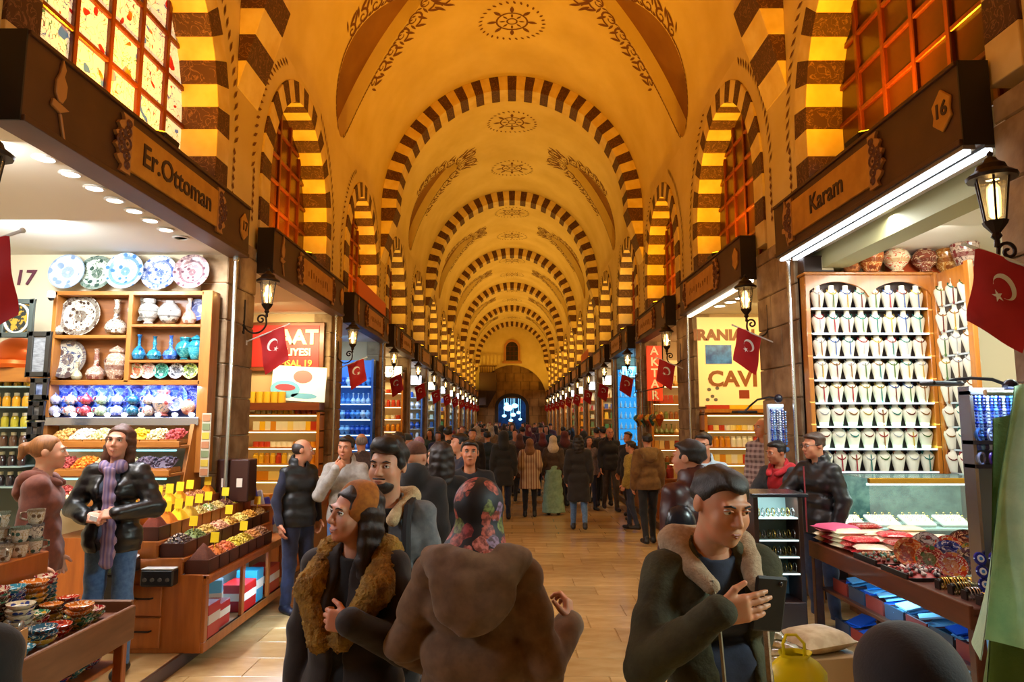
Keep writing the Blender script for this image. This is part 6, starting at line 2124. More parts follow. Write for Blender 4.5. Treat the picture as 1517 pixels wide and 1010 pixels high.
# ornaments hanging in front of the herbalist
orn = [((0, 0), (.05, -.02), (.09, -.1), (.05, -.18), (.02, -.24), (0, -.26)), ((0, 0), (.03, -.03), (.03, -.08), (.1, -.14), (.03, -.22), (0, -.3)), ((0, 0), (.08, -.06), (.08, -.12), (0, -.2))]
for i in range(12):
    c = [(190, 90, 40), (200, 160, 60), (90, 70, 50), (60, 110, 110)][i % 4]
    b = MB(); b.lathe([(r_, z) for r_, z in orn[i % 3]], 10); b.tube([(0, 0, 0), (0, 0, .5)], .004, 4)
    o = tag(b.build('hanging_ornament', M(c, .3, .6)), '%s metal ornament hanging before the herbalist' % ('copper', 'brass', 'bronze', 'verdigris')[i % 4], 'ornament', '%s ornaments at the herbalist' % ('copper', 'brass', 'bronze', 'verdigris')[i % 4])
    o.location = (2.89, 13.3 + .22 * i, 2.05)
b = MB(); b.tube([(2.89, 12.85, 2.55), (2.89, 16.0, 2.55)], .012, 6)
for yy in (12.9, 15.8): b.tube([(2.89, yy, 2.55), (2.89, yy, FZ0)], .01, 6)
tag(b.build('ornament_rail', m_iron), 'thin iron rail carrying metal ornaments under the herbalist signboard', 'rail')
# ------------------------------------------------------------------ people: implicit surfaces -> one mesh
def cap(a, b, ra, rb=None, k=.03, fl=1.0, mode=0):
    return ('c', np.array(a, float), np.array(b, float), ra, ra if rb is None else rb, k, fl, mode)
def ell(c, r, k=.02, R=None, mode=0):
    return ('e', np.array(c, float), np.array(r, float), R, k, mode)
def bx_(c, h, rd=.01, k=.01, R=None, mode=0):
    return ('b', np.array(c, float), np.array(h, float), rd, R, k, mode)

def surf(ops, h, post=None, pad=None):
    lo = np.full(3, 1e9); hi = np.full(3, -1e9)
    bbs = []
    for o in ops:
        if o[0] == 'c':
            r = max(o[3], o[4]); a = np.minimum(o[1], o[2]) - r; b = np.maximum(o[1], o[2]) + r; k, md = o[5], o[7]
        elif o[0] == 'e':
            r = np.full(3, max(o[2])) if o[3] is not None else o[2]
            a, b, k, md = o[1] - r, o[1] + r, o[4], o[5]
        else:
            r = np.full(3, np.linalg.norm(o[2])) if o[4] is not None else o[2]
            a, b, k, md = o[1] - r - o[3], o[1] + r + o[3], o[5], o[6]
        m = k + 2.5 * h
        bbs.append((a - m, b + m))
        if md == 0:
            lo = np.minimum(lo, a); hi = np.maximum(hi, b)
    lo -= 3 * h; hi += 3 * h
    ax = [np.arange(lo[i], hi[i] + h, h, dtype=np.float32) for i in range(3)]
    F = np.full([len(a) for a in ax], 1.0, dtype=np.float32)
    for o, (a, b) in zip(ops, bbs):
        sl = []
        for i in range(3):
            i0 = max(0, int(np.floor((a[i] - lo[i]) / h))); i1 = min(len(ax[i]), int(np.ceil((b[i] - lo[i]) / h)) + 1)
            sl.append(slice(i0, i1))
        if any(s.stop <= s.start for s in sl): continue
        X = ax[0][sl[0]][:, None, None]; Y = ax[1][sl[1]][None, :, None]; Z = ax[2][sl[2]][None, None, :]
        if o[0] == 'c':
            A, B, ra, rb, k, fl, md = o[1:]
            d = (B - A).astype(np.float32); A = A.astype(np.float32)
            px, py, pz = X - A[0], (Y - A[1]) / fl, Z - A[2]
            dy = d[1] / fl
            L2 = float(d[0] ** 2 + dy ** 2 + d[2] ** 2) + 1e-12
            t = np.clip((px * d[0] + py * dy + pz * d[2]) / L2, 0, 1)
            D = np.sqrt((px - t * d[0]) ** 2 + (py - t * dy) ** 2 + (pz - t * d[2]) ** 2) - (ra + t * (rb - ra))
            if fl < 1: D = D * fl ** .5
        elif o[0] == 'e':
            c, r, R, k, md = o[1:]
            px, py, pz = X - np.float32(c[0]), Y - np.float32(c[1]), Z - np.float32(c[2])
            if R is not None:
                q = [R[0][i] * px + R[1][i] * py + R[2][i] * pz for i in range(3)]   # R^T p
            else:
                q = [px, py, pz]
            k0 = np.sqrt((q[0] / r[0]) ** 2 + (q[1] / r[1]) ** 2 + (q[2] / r[2]) ** 2)
            k1 = np.sqrt((q[0] / r[0] ** 2) ** 2 + (q[1] / r[1] ** 2) ** 2 + (q[2] / r[2] ** 2) ** 2) + 1e-6
            D = k0 * (k0 - 1) / k1
        else:
            c, hf, rd, R, k, md = o[1:]
            px, py, pz = X - np.float32(c[0]), Y - np.float32(c[1]), Z - np.float32(c[2])
            if R is not None:
                q = [R[0][i] * px + R[1][i] * py + R[2][i] * pz for i in range(3)]
            else:
                q = [px, py, pz]
            q = [np.abs(q[i]) - (hf[i] - rd) for i in range(3)]
            mx = [np.maximum(v, 0) for v in q]
            D = np.sqrt(mx[0] ** 2 + mx[1] ** 2 + mx[2] ** 2) + np.minimum(np.maximum(q[0], np.maximum(q[1], q[2])), 0) - rd
        G0 = F[sl[0], sl[1], sl[2]]
        if md == 0:
            hh = np.clip(.5 + .5 * (D - G0) / k, 0, 1)
            F[sl[0], sl[1], sl[2]] = D * (1 - hh) + G0 * hh - k * hh * (1 - hh)
        else:
            D = -D
            hh = np.clip(.5 - .5 * (D - G0) / k, 0, 1)
            F[sl[0], sl[1], sl[2]] = D * (1 - hh) + G0 * hh + k * hh * (1 - hh)
    if post is not None:
        F = F + post(ax[0][:, None, None], ax[1][None, :, None], ax[2][None, None, :])
    return nets(F, ax)

CO = np.array([(i, j, k) for i in (0, 1) for j in (0, 1) for k in (0, 1)])
ED = [(a, b) for a in range(8) for b in range(a + 1, 8) if np.abs(CO[a] - CO[b]).sum() == 1]
def nets(F, ax):
    S = F < 0
    nx, ny, nz = F.shape
    cnt = np.zeros((nx - 1, ny - 1, nz - 1), np.int8)
    for c in CO: cnt += S[c[0]:nx - 1 + c[0], c[1]:ny - 1 + c[1], c[2]:nz - 1 + c[2]]
    act = (cnt > 0) & (cnt < 8)
    idx = np.argwhere(act)
    if len(idx) == 0: return np.zeros((0, 3)), np.zeros((0, 4), int)
    ids = np.full(act.shape, -1, np.int32); ids[act] = np.arange(len(idx))
    vals = [F[idx[:, 0] + c[0], idx[:, 1] + c[1], idx[:, 2] + c[2]] for c in CO]
    acc = np.zeros((len(idx), 3)); n = np.zeros(len(idx))
    for a, b in ED:
        fa, fb = vals[a], vals[b]
        m = (fa < 0) != (fb < 0)
        t = np.where(m, fa / np.where(m, fa - fb, 1), 0)
        p = CO[a][None, :] + t[:, None] * (CO[b] - CO[a])[None, :]
        acc += p * m[:, None]; n += m
    p = acc / n[:, None] + idx
    h = ax[0][1] - ax[0][0]
    V = np.stack([ax[i][0] + p[:, i] * h for i in range(3)], 1)
    faces = []
    for axis in range(3):
        s0 = [slice(None)] * 3; s1 = [slice(None)] * 3
        s0[axis] = slice(0, -1); s1[axis] = slice(1, None)
        A, B = S[tuple(s0)], S[tuple(s1)]
        e = np.argwhere(A != B)
        u, v = [(1, 2), (2, 0), (0, 1)][axis]
        lim = [nx, ny, nz]
        e = e[(e[:, u] > 0) & (e[:, v] > 0) & (e[:, u] < lim[u] - 1) & (e[:, v] < lim[v] - 1)]
        if len(e) == 0: continue
        fl = A[e[:, 0], e[:, 1], e[:, 2]]
        q = []
        for du, dv in ((-1, -1), (0, -1), (0, 0), (-1, 0)):
            c = e.copy(); c[:, u] += du; c[:, v] += dv
            q.append(ids[c[:, 0], c[:, 1], c[:, 2]])
        q = np.stack(q, 1)
        q[~fl] = q[~fl][:, ::-1]
        faces.append(q)
    return V, np.concatenate(faces)

def sdf_obj(name, ops, h, mat, parent, post=None, extra=None):
    V, Fc = surf(ops, h, post)
    if extra:
        for V2, F2 in extra:
            Fc = np.concatenate([Fc, F2 + len(V)]); V = np.concatenate([V, V2])
    me = mesh_np(name, V, Fc)
    me.materials.append(mat)
    me.polygons.foreach_set('use_smooth', np.ones(len(me.polygons), bool))
    return ob(name, me, parent)

def folds(amp=.004, s=1.0, seed=0.0):
    def f(X, Y, Z):
        return (amp * np.sin(23 * s * X + 4 * np.sin(7 * s * Z + seed) + seed) * np.sin(15 * s * Z + 3 * np.sin(9 * s * Y + seed) + 6 * X) + .6 * amp * np.sin(37 * s * Z + 11 * X + 13 * Y + seed) + .7 * amp * np.abs(np.sin(26 * s * Z + 19 * s * X + 3 * np.sin(11 * s * Y + 8 * X + seed))) ** .6 * np.sin(9 * s * X - 7 * s * Y + 5 * Z + seed)).astype(np.float32)
    return f
def quilt(step=.1, amp=.014, seed=0.0):
    g = folds(.003, 1.2, seed)
    def f(X, Y, Z):
        return (amp * (1 - np.abs(np.sin(PI * (Z + .02 * np.sin(9 * X + seed) + .015 * np.sin(14 * Y)) / step)) ** .45) + g(X, Y, Z)).astype(np.float32)
    return f
def furf(amp=.012):
    def f(X, Y, Z):
        return (amp * np.sin(70 * X + 9 * np.sin(31 * Z)) * np.sin(64 * Z + 8 * np.sin(37 * Y)) * np.sin(58 * Y + 5 * np.sin(41 * X))).astype(np.float32)
    return f

def skin_mat(c):
    key = ('skin', c)
    if key not in MATS:
        t = NT('skin_%d' % len(MATS))
        v = t.coord()
        f = t.noise(v, 18, 3)
        t.base(t.ramp(f, [(.35, c), (.7, (min(255, c[0] + 10), max(0, c[1] - 14), max(0, c[2] - 14)))]), .5)
        t.b.inputs['Subsurface Weight'].default_value = .0
        MATS[key] = t.m
    return MATS[key]
def cloth(c, c2=None, scale=40, rough=.85, bump=.25):
    c2 = c2 or tuple(int(x * .82) for x in c)
    return M(c, rough, col2=c2, scale=scale, bump=bump, bscale=scale * 4, bdist=.003, sheen=.15)
def hair_mat(c):
    return M(c, .45, col2=tuple(int(x * 1.25 + 2) for x in c), scale=14, stretch=(6, 6, .8), bump=.6, bscale=60, bdist=.004)
def stripe_mat(cols, step, axis=0):
    t = NT('stripe_%d' % len(MATS))
    v = t.coord()
    x = t.sep(v)[axis]
    f = t.math('FRACT', t.math('MULTIPLY', x, 1 / step))
    stops = []
    for i, c in enumerate(cols): stops.append((i / len(cols), c))
    t.base(t.ramp(f, stops, 'CONSTANT'), .9)
    MATS[('stripe', len(MATS))] = t.m
    return t.m
def plaid_mat(a, b_, c):
    t = NT('plaid')
    v = t.coord()
    s = t.sep(v)
    f = t.ramp(t.math('FRACT', t.math('MULTIPLY', s[0], 16)), [(0, (0, 0, 0)), (.5, (255, 255, 255))], 'CONSTANT')
    g = t.ramp(t.math('FRACT', t.math('MULTIPLY', s[2], 16)), [(0, (0, 0, 0)), (.5, (255, 255, 255))], 'CONSTANT')
    t.base(t.mix(t.math('MULTIPLY', g, .5), t.mix(t.math('MULTIPLY', f, .6), a, b_), c), .85)
    MATS[('plaid', len(MATS))] = t.m
    return t.m
def floral_mat():
    t = NT('floral_scarf')
    v = t.coord()
    n0 = t.n('ShaderNodeTexNoise'); n0.inputs['Scale'].default_value = 22
    t.l(v, n0.inputs['Vector'])
    va = t.n('ShaderNodeVectorMath', operation='MULTIPLY_ADD')
    t.l(n0.outputs['Color'], va.inputs[0]); va.inputs[1].default_value = (.045, .045, .045); t.l(v, va.inputs[2])
    vo = t.n('ShaderNodeTexVoronoi'); vo.inputs['Scale'].default_value = 17
    t.l(va.outputs[0], vo.inputs['Vector'])
    d, cc = vo.outputs['Distance'], vo.outputs['Color']
    pick = t.sep(cc)[0]
    on = t.math('MULTIPLY', t.ramp(d, [(.50, (255, 255, 255)), (.54, (0, 0, 0))]), t.ramp(pick, [(.14, (0, 0, 0)), (.16, (255, 255, 255))]))
    fc = t.ramp(t.sep(cc)[1], [(.0, (190, 90, 70)), (.35, (206, 120, 110)), (.55, (120, 130, 60)), (.75, (170, 60, 60)), (.9, (150, 120, 150))], 'CONSTANT')
    petal = t.ramp(t.noise(v, 60, 2), [(.4, (255, 255, 255)), (.6, (150, 130, 120))])
    fc = t.mix(1.0, fc, petal, 'MULTIPLY')
    t.base(t.mix(on, (14, 14, 22), fc), .6)
    MATS['floral'] = t.m
    return t.m

HC = np.array([0, 0, 1.615])
def hand_ops(wr, d, n, side, pose, s=1.0, fat=1.0, fd=None):
    d = Vector(d).normalized(); n = Vector(n); n = (n - d * n.dot(d)).normalized()
    tt = d.cross(n) if side < 0 else n.cross(d)
    wr = Vector(wr)
    cu = {'relax': ((.35, .4, .3), (.5, .2)), 'fist': ((1.35, 1.5, .9), (.2, 1.0)), 'grip': ((.75, .85, .5), (.6, .5)), 'pinch': ((.7, .9, .5), (.45, .7)), 'flat': ((.12, .15, .1), (.6, .1))}[pose]
    R = Matrix((tt, n, d)).transposed()
    Rn = np.array(R)
    fd = Vector(fd).normalized() if fd is not None else d
    ops = [cap(wr - fd * .05, wr, .024 * s, .026 * s, .02), cap(wr, wr + d * .01, .026 * s, .027 * s, .02),
           bx_(wr + d * .048 * s, (.040 * s, .0135 * s, .046 * s), .013, .012, Rn)]
    offs = (.030, .010, -.011, -.030); Ls = (.070, .078, .072, .056)
    for i in range(4):
        p = wr + d * (.088 - .004 * abs(i - 1.2)) * s + tt * offs[i] * s
        a = 0.0
        segs = (.46, .30, .24)
        for j in range(3):
            a += cu[0][j] * (1 + .08 * i)
            dd = d * math.cos(a) + n * math.sin(a)
            q = p + dd * Ls[i] * segs[j] * s
            r0 = (.0090, .0083, .0076)[j] * s * fat; r1 = (.0085, .0078, .0066)[j] * s * fat
            ops.append(cap(p, q, r0, r1, .004))
            p = q
    p = wr + d * .028 * s + tt * .030 * s
    dd = (tt * .5 + d * cu[1][0] + n * cu[1][1] * .5).normalized()
    q = p + dd * .042 * s
    ops.append(cap(p, q, .013 * s * fat, .0105 * s * fat, .01))
    dd = (dd * .6 + d * .6 + n * cu[1][1] * .6).normalized()
    ops.append(cap(q, q + dd * .034 * s, .0102 * s * fat, .008 * s * fat, .004))
    return ops

class Rig:
    def __init__(self, pose):
        self.p = pose
        J = {}
        for sd, nm in ((-1, 'R'), (1, 'L')):
            J['hip' + nm] = np.array([sd * .09, 0, .92])
            J['kn' + nm] = np.array(pose.get('kn' + nm, (sd * .10, -.015, .50)), float)
            J['an' + nm] = np.array(pose.get('an' + nm, (sd * .105, .02, .085)), float)
            J['sh' + nm] = np.array([sd * .16, .01, 1.38])
            J['el' + nm] = np.array(pose.get('el' + nm, (sd * .205, .03, 1.12)), float)
            J['wr' + nm] = np.array(pose.get('wr' + nm, (sd * .215, -.05, .885)), float)
        self.lean = pose.get('lean', 0.0)
        self.J = J
        hy, hp, hr = pose.get('head', (0, 0, 0))
        self.Rh = np.array(Matrix.Rotation(hy, 3, 'Z') @ Matrix.Rotation(hp, 3, 'X') @ Matrix.Rotation(hr, 3, 'Y'))
        self.hc = np.array([0, -.01 + pose.get('hfwd', 0), 1.612])
        self.piv = np.array([0, .015, 1.52])
    def H(self, p):      # head-local -> body
        return self.piv + self.Rh @ (np.array(p, float) + self.hc - self.piv)
    def hell(self, c, r, k=.012, mode=0, R=None):
        Rr = self.Rh if R is None else self.Rh @ np.array(R)
        return ell(self.H(c), r, k, Rr, mode)
    def hcap(self, a, b, ra, rb=None, k=.012, mode=0):
        return cap(self.H(a), self.H(b), ra, rb, k, 1.0, mode)
    def hbox(self, c, h, rd=.01, k=.01, mode=0):
        return bx_(self.H(c), h, rd, k, self.Rh, mode)

    def head(self, fem=False, fine=True):
        jw = .042 if fem else .047
        o = [self.hell((0, .015, .02), (.074, .092, .088)), self.hell((0, -.03, -.03), (.061, .064, .083), .03),
             self.hell((0, -.044, -.076), (jw, .044, .038), .025), self.hell((0, -.074, -.098), (.019, .017, .017), .02),
             self.hcap((0, .015, -.08), (0, .03, -.19), .048 if fem else .054, .052 if fem else .06, .03)]
        if fine:
            for s in (-1, 1):
                o += [self.hell((s * .036, -.064, -.034), (.024, .022, .026), .02), self.hell((s * .076, .014, -.006), (.010, .022, .030), .008)]
            o += [self.hcap((-.036, -.083, .022), (.036, -.083, .022), .011, .011, .014)]
            for s in (-1, 1):
                o += [self.hell((s * .031, -.096, .003), (.019, .014, .0115), .008, 1)]
            o += [self.hcap((0, -.088, .012), (0, -.110, -.030), .0075, .0115, .010), self.hell((-.012, -.098, -.034), (.008, .010, .007), .006), self.hell((.012, -.098, -.034), (.008, .010, .007), .006)]
            o += [self.hell((0, -.090, -.066), (.024, .012, .012), .012), self.hcap((-.02, -.104, -.0665), (.02, -.104, -.0665), .0028, .0028, .003, 1)]
        return o

    def arm(self, nm, add, k=.018, r=(.045, .038, .029)):
        J = self.J
        return [cap(J['sh' + nm], J['el' + nm], r[0] + add, r[1] + add, k), cap(J['el' + nm], J['wr' + nm], r[1] + add, r[2] + add * .8, k)]
    def torso(self, add, bel=0.0, k=.035, fem=False):
        w_ = .085 if not fem else .072
        ad = add * .85
        o = [cap((-w_, 0, 1.28), (w_, 0, 1.28), .088 + ad, None, k, 1.0), cap((-.062, .0, 1.09), (.062, .0, 1.09), .082 + ad + bel, None, k, 1.0),
             cap((-.072, .0, .95), (.072, .0, .95), .09 + ad + bel * .5 + (.012 if fem else 0), None, k, 1.0),
             cap((-.03, .012, 1.425), (-.15 if not fem else -.138, .01, 1.385), .042 + ad * .8, .042 + ad, k), cap((.03, .012, 1.425), (.15 if not fem else .138, .01, 1.385), .042 + ad * .8, .042 + ad, k),
             cap((0, .01, 1.36), (0, .015, 1.46), .07 + ad * .6, .052 + ad * .4, k)]
        if fem: o += [ell((-.065, -.075 - ad, 1.26), (.052, .042, .055), .035), ell((.065, -.075 - ad, 1.26), (.052, .042, .055), .035)]
        return o
    def legs(self, add, k=.03):
        J = self.J
        o = [cap((-.07, 0, .93), (.07, 0, .93), .10 + add, None, .05)]
        for nm in 'RL':
            o += [cap(J['hip' + nm] - np.array([0, 0, .02]), J['kn' + nm], .078 + add, .054 + add, k), cap(J['kn' + nm], J['an' + nm], .054 + add, .038 + add, k)]
        return o
    def lean_ops(self, ops):
        if not self.lean: return ops
        R = np.array(Matrix.Rotation(self.lean, 3, 'X')); c = np.array([0, 0, .95])
        f = lambda p: c + R @ (p - c)
        out = []
        for o in ops:
            o = list(o)
            if o[0] == 'c': o[1], o[2] = f(o[1]), f(o[2])
            elif o[0] == 'e': o[1] = f(o[1]); o[3] = R @ (o[3] if o[3] is not None else np.eye(3))
            else: o[1] = f(o[1]); o[4] = R @ (o[4] if o[4] is not None else np.eye(3))
            out.append(tuple(o))
        return out

QL = {3: dict(head=.0044, hand=.0044, cl=.0095, body=.02, hair=.007, fat=1.0), 2: dict(head=.0075, hand=.0075, cl=.016, body=.024, hair=.011, fat=1.2), 1: dict(head=.012, hand=.011, cl=.024, body=.03, hair=.016, fat=1.35), 0: dict(head=.016, hand=.016, cl=.032, body=.036, hair=.022, fat=1.6)}

def hair_ops(r, style):
    if style == 'short':
        return [r.hell((0, .022, .030), (.083, .098, .090)), r.hell((0, -.045, .078), (.055, .042, .026), .03), r.hbox((0, -.12, -.04), (.15, .085, .105), .03, .015, 1), r.hbox((0, .0, -.16), (.2, .2, .11), .02, .02, 1)]
    if style == 'thick':
        return [r.hell((0, .018, .042), (.088, .104, .098)), r.hell((0, -.06, .095), (.06, .05, .04), .03), r.hell((.03, -.07, .09), (.05, .035, .035), .02), r.hbox((0, -.125, -.055), (.15, .085, .115), .03, .015, 1), r.hbox((0, .0, -.16), (.2, .2, .11), .02, .02, 1)]
    if style == 'balding':
        return [r.hell((0, .026, .012), (.081, .092, .078)), r.hbox((0, -.10, .0), (.15, .085, .2), .03, .015, 1), r.hbox((0, .0, -.16), (.2, .2, .105), .02, .02, 1), r.hell((0, -.03, .13), (.08, .1, .07), .02, 1)]
    if style == 'long':
        return [r.hell((0, .022, .030), (.086, .102, .092)), r.hcap((-.07, .015, .0), (-.088, .0, -.25), .03, .034, .03), r.hcap((.07, .015, .0), (.088, .0, -.25), .03, .034, .03), r.hell((0, .07, -.09), (.095, .055, .19), .04), r.hbox((0, -.135, -.06), (.062, .095, .125), .04, .02, 1)]
    if style == 'pony':
        return [r.hell((0, .022, .028), (.082, .098, .088)), r.hell((0, .125, .03), (.035, .05, .035), .02), r.hcap((0, .14, .02), (-.01, .16, -.05), .03, .018, .02), r.hbox((0, -.125, -.05), (.15, .085, .11), .03, .015, 1), r.hbox((0, .0, -.16), (.2, .2, .1), .02, .02, 1)]
    if style == 'hijab':
        return [r.hell((0, .02, .022), (.090, .108, .098)), r.hell((0, .0, -.09), (.085, .1, .09), .05), r.hcap((0, .02, -.12), (0, .03, -.2), .085, .11, .05), r.hell((0, .05, -.17), (.13, .1, .09), .05), r.hell((0, -.11, -.02), (.053, .055, .082), .015, None and 0 or 0, None) if False else r.hell((0, -.115, -.02), (.054, .06, .084), .012, 1)]
    if style == 'hood':
        return [r.hell((0, .025, .022), (.098, .115, .106)), r.hcap((0, .03, -.08), (0, .04, -.19), .095, .12, .05), r.hell((0, -.12, -.02), (.06, .08, .09), .02, 1)]
    if style == 'cap':
        return [r.hell((0, .02, .04), (.084, .1, .082)), r.hbox((0, .0, -.07), (.2, .2, .09), .02, .01, 1)]
    return []

def person(label, x, y, H, rz, q=1, pose=None, fem=False, skin=(208, 158, 126), hair=('short', (28, 20, 16)), top=None, bottom=None, shoes=(24, 22, 22), hands=('relax', 'relax'), z0=0.0, girth=0.0, group=None, face=None, beard=None, nolegs=False):
    pose = pose or {}
    Q = QL[q]
    r = Rig(pose)
    root = thing('person', label, 'person', (x, y, z0), rz, group, H / 1.725)
    sm = skin_mat(skin)
    face = (q >= 2) if face is None else face
    # one body surface
    body = r.legs(-.02) + r.lean_ops(r.torso(-.02, girth * .6, fem=fem)) + r.lean_ops(r.arm('R', -.012) + r.arm('L', -.012)) + r.lean_ops([r.hcap((0, .015, -.08), (0, .03, -.19), .046, .054)])
    if q == 0: body += r.lean_ops(r.head(fem, False))
    extra = []
    if q >= 1: extra.append(surf(r.lean_ops(r.head(fem, q >= 1)), Q['head']))
    hd = {}
    for i, (nm, sd) in enumerate((('R', -1), ('L', 1))):
        d = r.J['wr' + nm] - r.J['el' + nm]
        d = np.array(pose.get('hd' + nm, d)); n = np.array(pose.get('hn' + nm, (-sd * 1.0, -.25, 0)))
        extra.append(surf(r.lean_ops(hand_ops(r.J['wr' + nm], d, n, sd, hands[i], 1.0, Q['fat'], r.J['wr' + nm] - r.J['el' + nm])), Q['hand']))
    sdf_obj('body', body, Q['body'], sm, root, None, extra)
    def part(name, ops, h, mat, post=None):
        return sdf_obj(name, ops, h, mat, root, post)
    # face details
    if face:
        LR = np.array(Matrix.Rotation(r.lean, 3, 'X')) if r.lean else np.eye(3)
        fl_ = lambda p: np.array([0, 0, .95]) + LR @ (r.H(p) - np.array([0, 0, .95]))
        for s in (-1, 1):
            b = MB(); b.sphere(fl_((s * .031, -.0795, .004)), .0122, 12, 8)
            e = b.build('eye', M((232, 226, 216), .25), root)
            b = MB(); b.sphere(fl_((s * .031 + .001, -.0885, .003)), .0052, 8, 6)
            b.build('iris', M((34, 20, 12), .2), e)
            b = MB(); b.tube([fl_((s * .017, -.098, .021)), fl_((s * .033, -.097, .026)), fl_((s * .050, -.085, .020))], [.003, .0038, .002], 6)
            b.build('eyebrow', M(tuple(int(c * .9 + 4) for c in hair[1]) if hair else (30, 22, 18), .7), root)
            b = MB(); b.tube([fl_((s * .016, -.0895, .006)), fl_((s * .031, -.0945, .0105)), fl_((s * .047, -.084, .005))], .0022, 5)
            b.build('eyelid', sm if not fem else M((60, 34, 28), .6), root)
        lc = tuple(int(c) for c in (skin[0] * .86, skin[1] * .62, skin[2] * .62))
        smile = pose.get('smile', 0)
        b = MB()
        b.tube([fl_((-.023 - .004 * smile, -.092, -.066 + .006 * smile)), fl_((-.010, -.1015, -.0635)), fl_((0, -.1025, -.0645)), fl_((.010, -.1015, -.0635)), fl_((.023 + .004 * smile, -.092, -.066 + .006 * smile))], [.0015, .0034, .003, .0034, .0015], 6)
        b.tube([fl_((-.020 - .004 * smile, -.092, -.068 + .005 * smile)), fl_((0, -.1005, -.073 - .003 * smile)), fl_((.020 + .004 * smile, -.092, -.068 + .005 * smile))], [.0015, .0042, .0015], 6)
        b.build('lips', M(lc, .45), root)
        if smile > .5:
            b = MB(); b.tube([fl_((-.017, -.096, -.0655)), fl_((0, -.1015, -.0688)), fl_((.017, -.096, -.0655))], .0026, 6)
            b.build('teeth', M((236, 230, 220), .3), root)
    if hair and hair[0]:
        hm = hair_mat(hair[1]) if len(hair) < 3 else hair[2]
        part('headscarf' if hair[0] == 'hijab' else ('hood' if hair[0] == 'hood' else ('cap' if hair[0] == 'cap' else 'hair')), r.lean_ops(hair_ops(r, hair[0])), Q['hair'], hm, folds(.0045, 2.6) if hair[0] in ('long', 'thick', 'short') else None)
    if beard:
        part('beard', r.lean_ops([r.hell((0, -.046, -.083), (.053, .055, .044), .02), r.hell((0, -.086, -.054), (.036, .018, .005), .006), r.hell((0, -.1, -.067), (.021, .022, .009), .004, 1), r.hbox((0, .06, -.06), (.2, .08, .2), .01, .01, 1)]), Q['head'] * 1.2, hair_mat(beard))
    # legs
    bt = bottom or dict(kind='trousers', mat=cloth((30, 30, 38)))
    if bt['kind'] == 'trousers':
        part(bt.get('name', 'trousers'), r.legs(bt.get('add', .008)) + [bx_((0, 0, -.02), (1, 1, .085), .0, .004, None, 1)], Q['cl'], bt['mat'], folds(.004, 1.0, 2.0))
    else:
        hem = bt.get('hem', .06)
        part(bt.get('name', 'skirt'), [cap((0, 0, 1.02), (0, .0, .95), .13, .16, .05, .9), cap((-.04, 0, .9), (-.07, .0, hem - .1), .13, .2, .05, .85), cap((.04, 0, .9), (.07, .0, hem - .1), .13, .2, .05, .85), bx_((0, 0, hem - .3), (1, 1, .3), 0, .004, None, 1)], Q['cl'], bt['mat'], folds(.008, .9, 1.0))
    for nm, sd in (('R', -1), ('L', 1)):
        a = r.J['an' + nm]
        fx = sd * .02
        part('shoe', [cap((a[0], a[1] + .035, a[2] - .045), (a[0] + fx, a[1] - .13, a[2] - .052), .043, .038, .02), cap((a[0], a[1] + .01, a[2] + .01), (a[0], a[1] - .02, a[2] - .04), .045, .045, .02), bx_((a[0], a[1], a[2] - .135), (.3, .4, .05), 0, .004, None, 1)], min(Q['cl'], .014), M(shoes, .5))
    # upper garment(s)
    tp = top or dict(mat=cloth((40, 38, 44)))
    if not isinstance(tp, (list, tuple)): tp = [tp]
    for g in tp:
        add = g.get('add', .014); hem = g.get('hem', .86)
        k = .05
        ops = r.lean_ops(r.torso(add, girth, .035, fem))
        if g.get('sleeves', True):
            ops += r.lean_ops(r.arm('R', add) + r.arm('L', add))
        if hem < .9:
            fl_w = g.get('flare', .0)
            ops += [cap((-.06, 0, .93), (-.07, 0, hem - .1), .088 + add, .088 + add + fl_w, .04, 1.0), cap((.06, 0, .93), (.07, 0, hem - .1), .088 + add, .088 + add + fl_w, .04, 1.0)]
            ops += [bx_((0, 0, hem - .3), (.165 + add + fl_w, .6, .3), 0, .004, None, 1)] if False else []
        if g.get('collar'):
            ops += r.lean_ops([cap((0, .02, 1.43), (0, .025, 1.485), .066 + add, .066 + add, .03)])
        ops += r.lean_ops([cap((0, -.0, 1.47), (0, -.01, 1.62), .062, .07, .012, 1.0, 1)])
        if g.get('vneck'):
            vw = g['vneck']
            ops += r.lean_ops([cap((0, -.17, g.get('vz', 1.12)), (0, -.15, 1.5), .012, vw, .015, 1.0, 1)])
        if g.get('open'):
            o_ = g['open']
            ops += r.lean_ops([bx_((g.get('openx', 0), -.24, .95), (o_, .2, .62), .01, .02, np.array(Matrix.Rotation(g.get('openr', 0), 3, 'Y')), 1)])
        # hem cut: only the middle column so that low hands keep their sleeves
        wr_low = min(r.J['wrR'][2], r.J['wrL'][2])
        ops += [bx_((0, 0, hem - .4), (.165 + add + g.get('flare', 0), .5, .4), 0, .004, None, 1)]
        post = g.get('post') or folds(.0045, 1.0, 3.0 * H)
        part(g.get('name', 'jacket'), ops, Q['cl'], g['mat'], post)
    return root, r
# ------------------------------------------------------------------ the people
def at(u, v, y):
    x, z = P(u, v, y)
    return x, z
BLK = (20, 18, 20)
def dark(c=(26, 24, 28)): return cloth(c)
jeans = cloth((70, 104, 150), (54, 84, 128), 30)
djeans = cloth((34, 42, 66), (26, 32, 52), 30)
blackt = cloth((20, 20, 22))
m_tan = cloth((122, 92, 66), (104, 78, 56), 24)

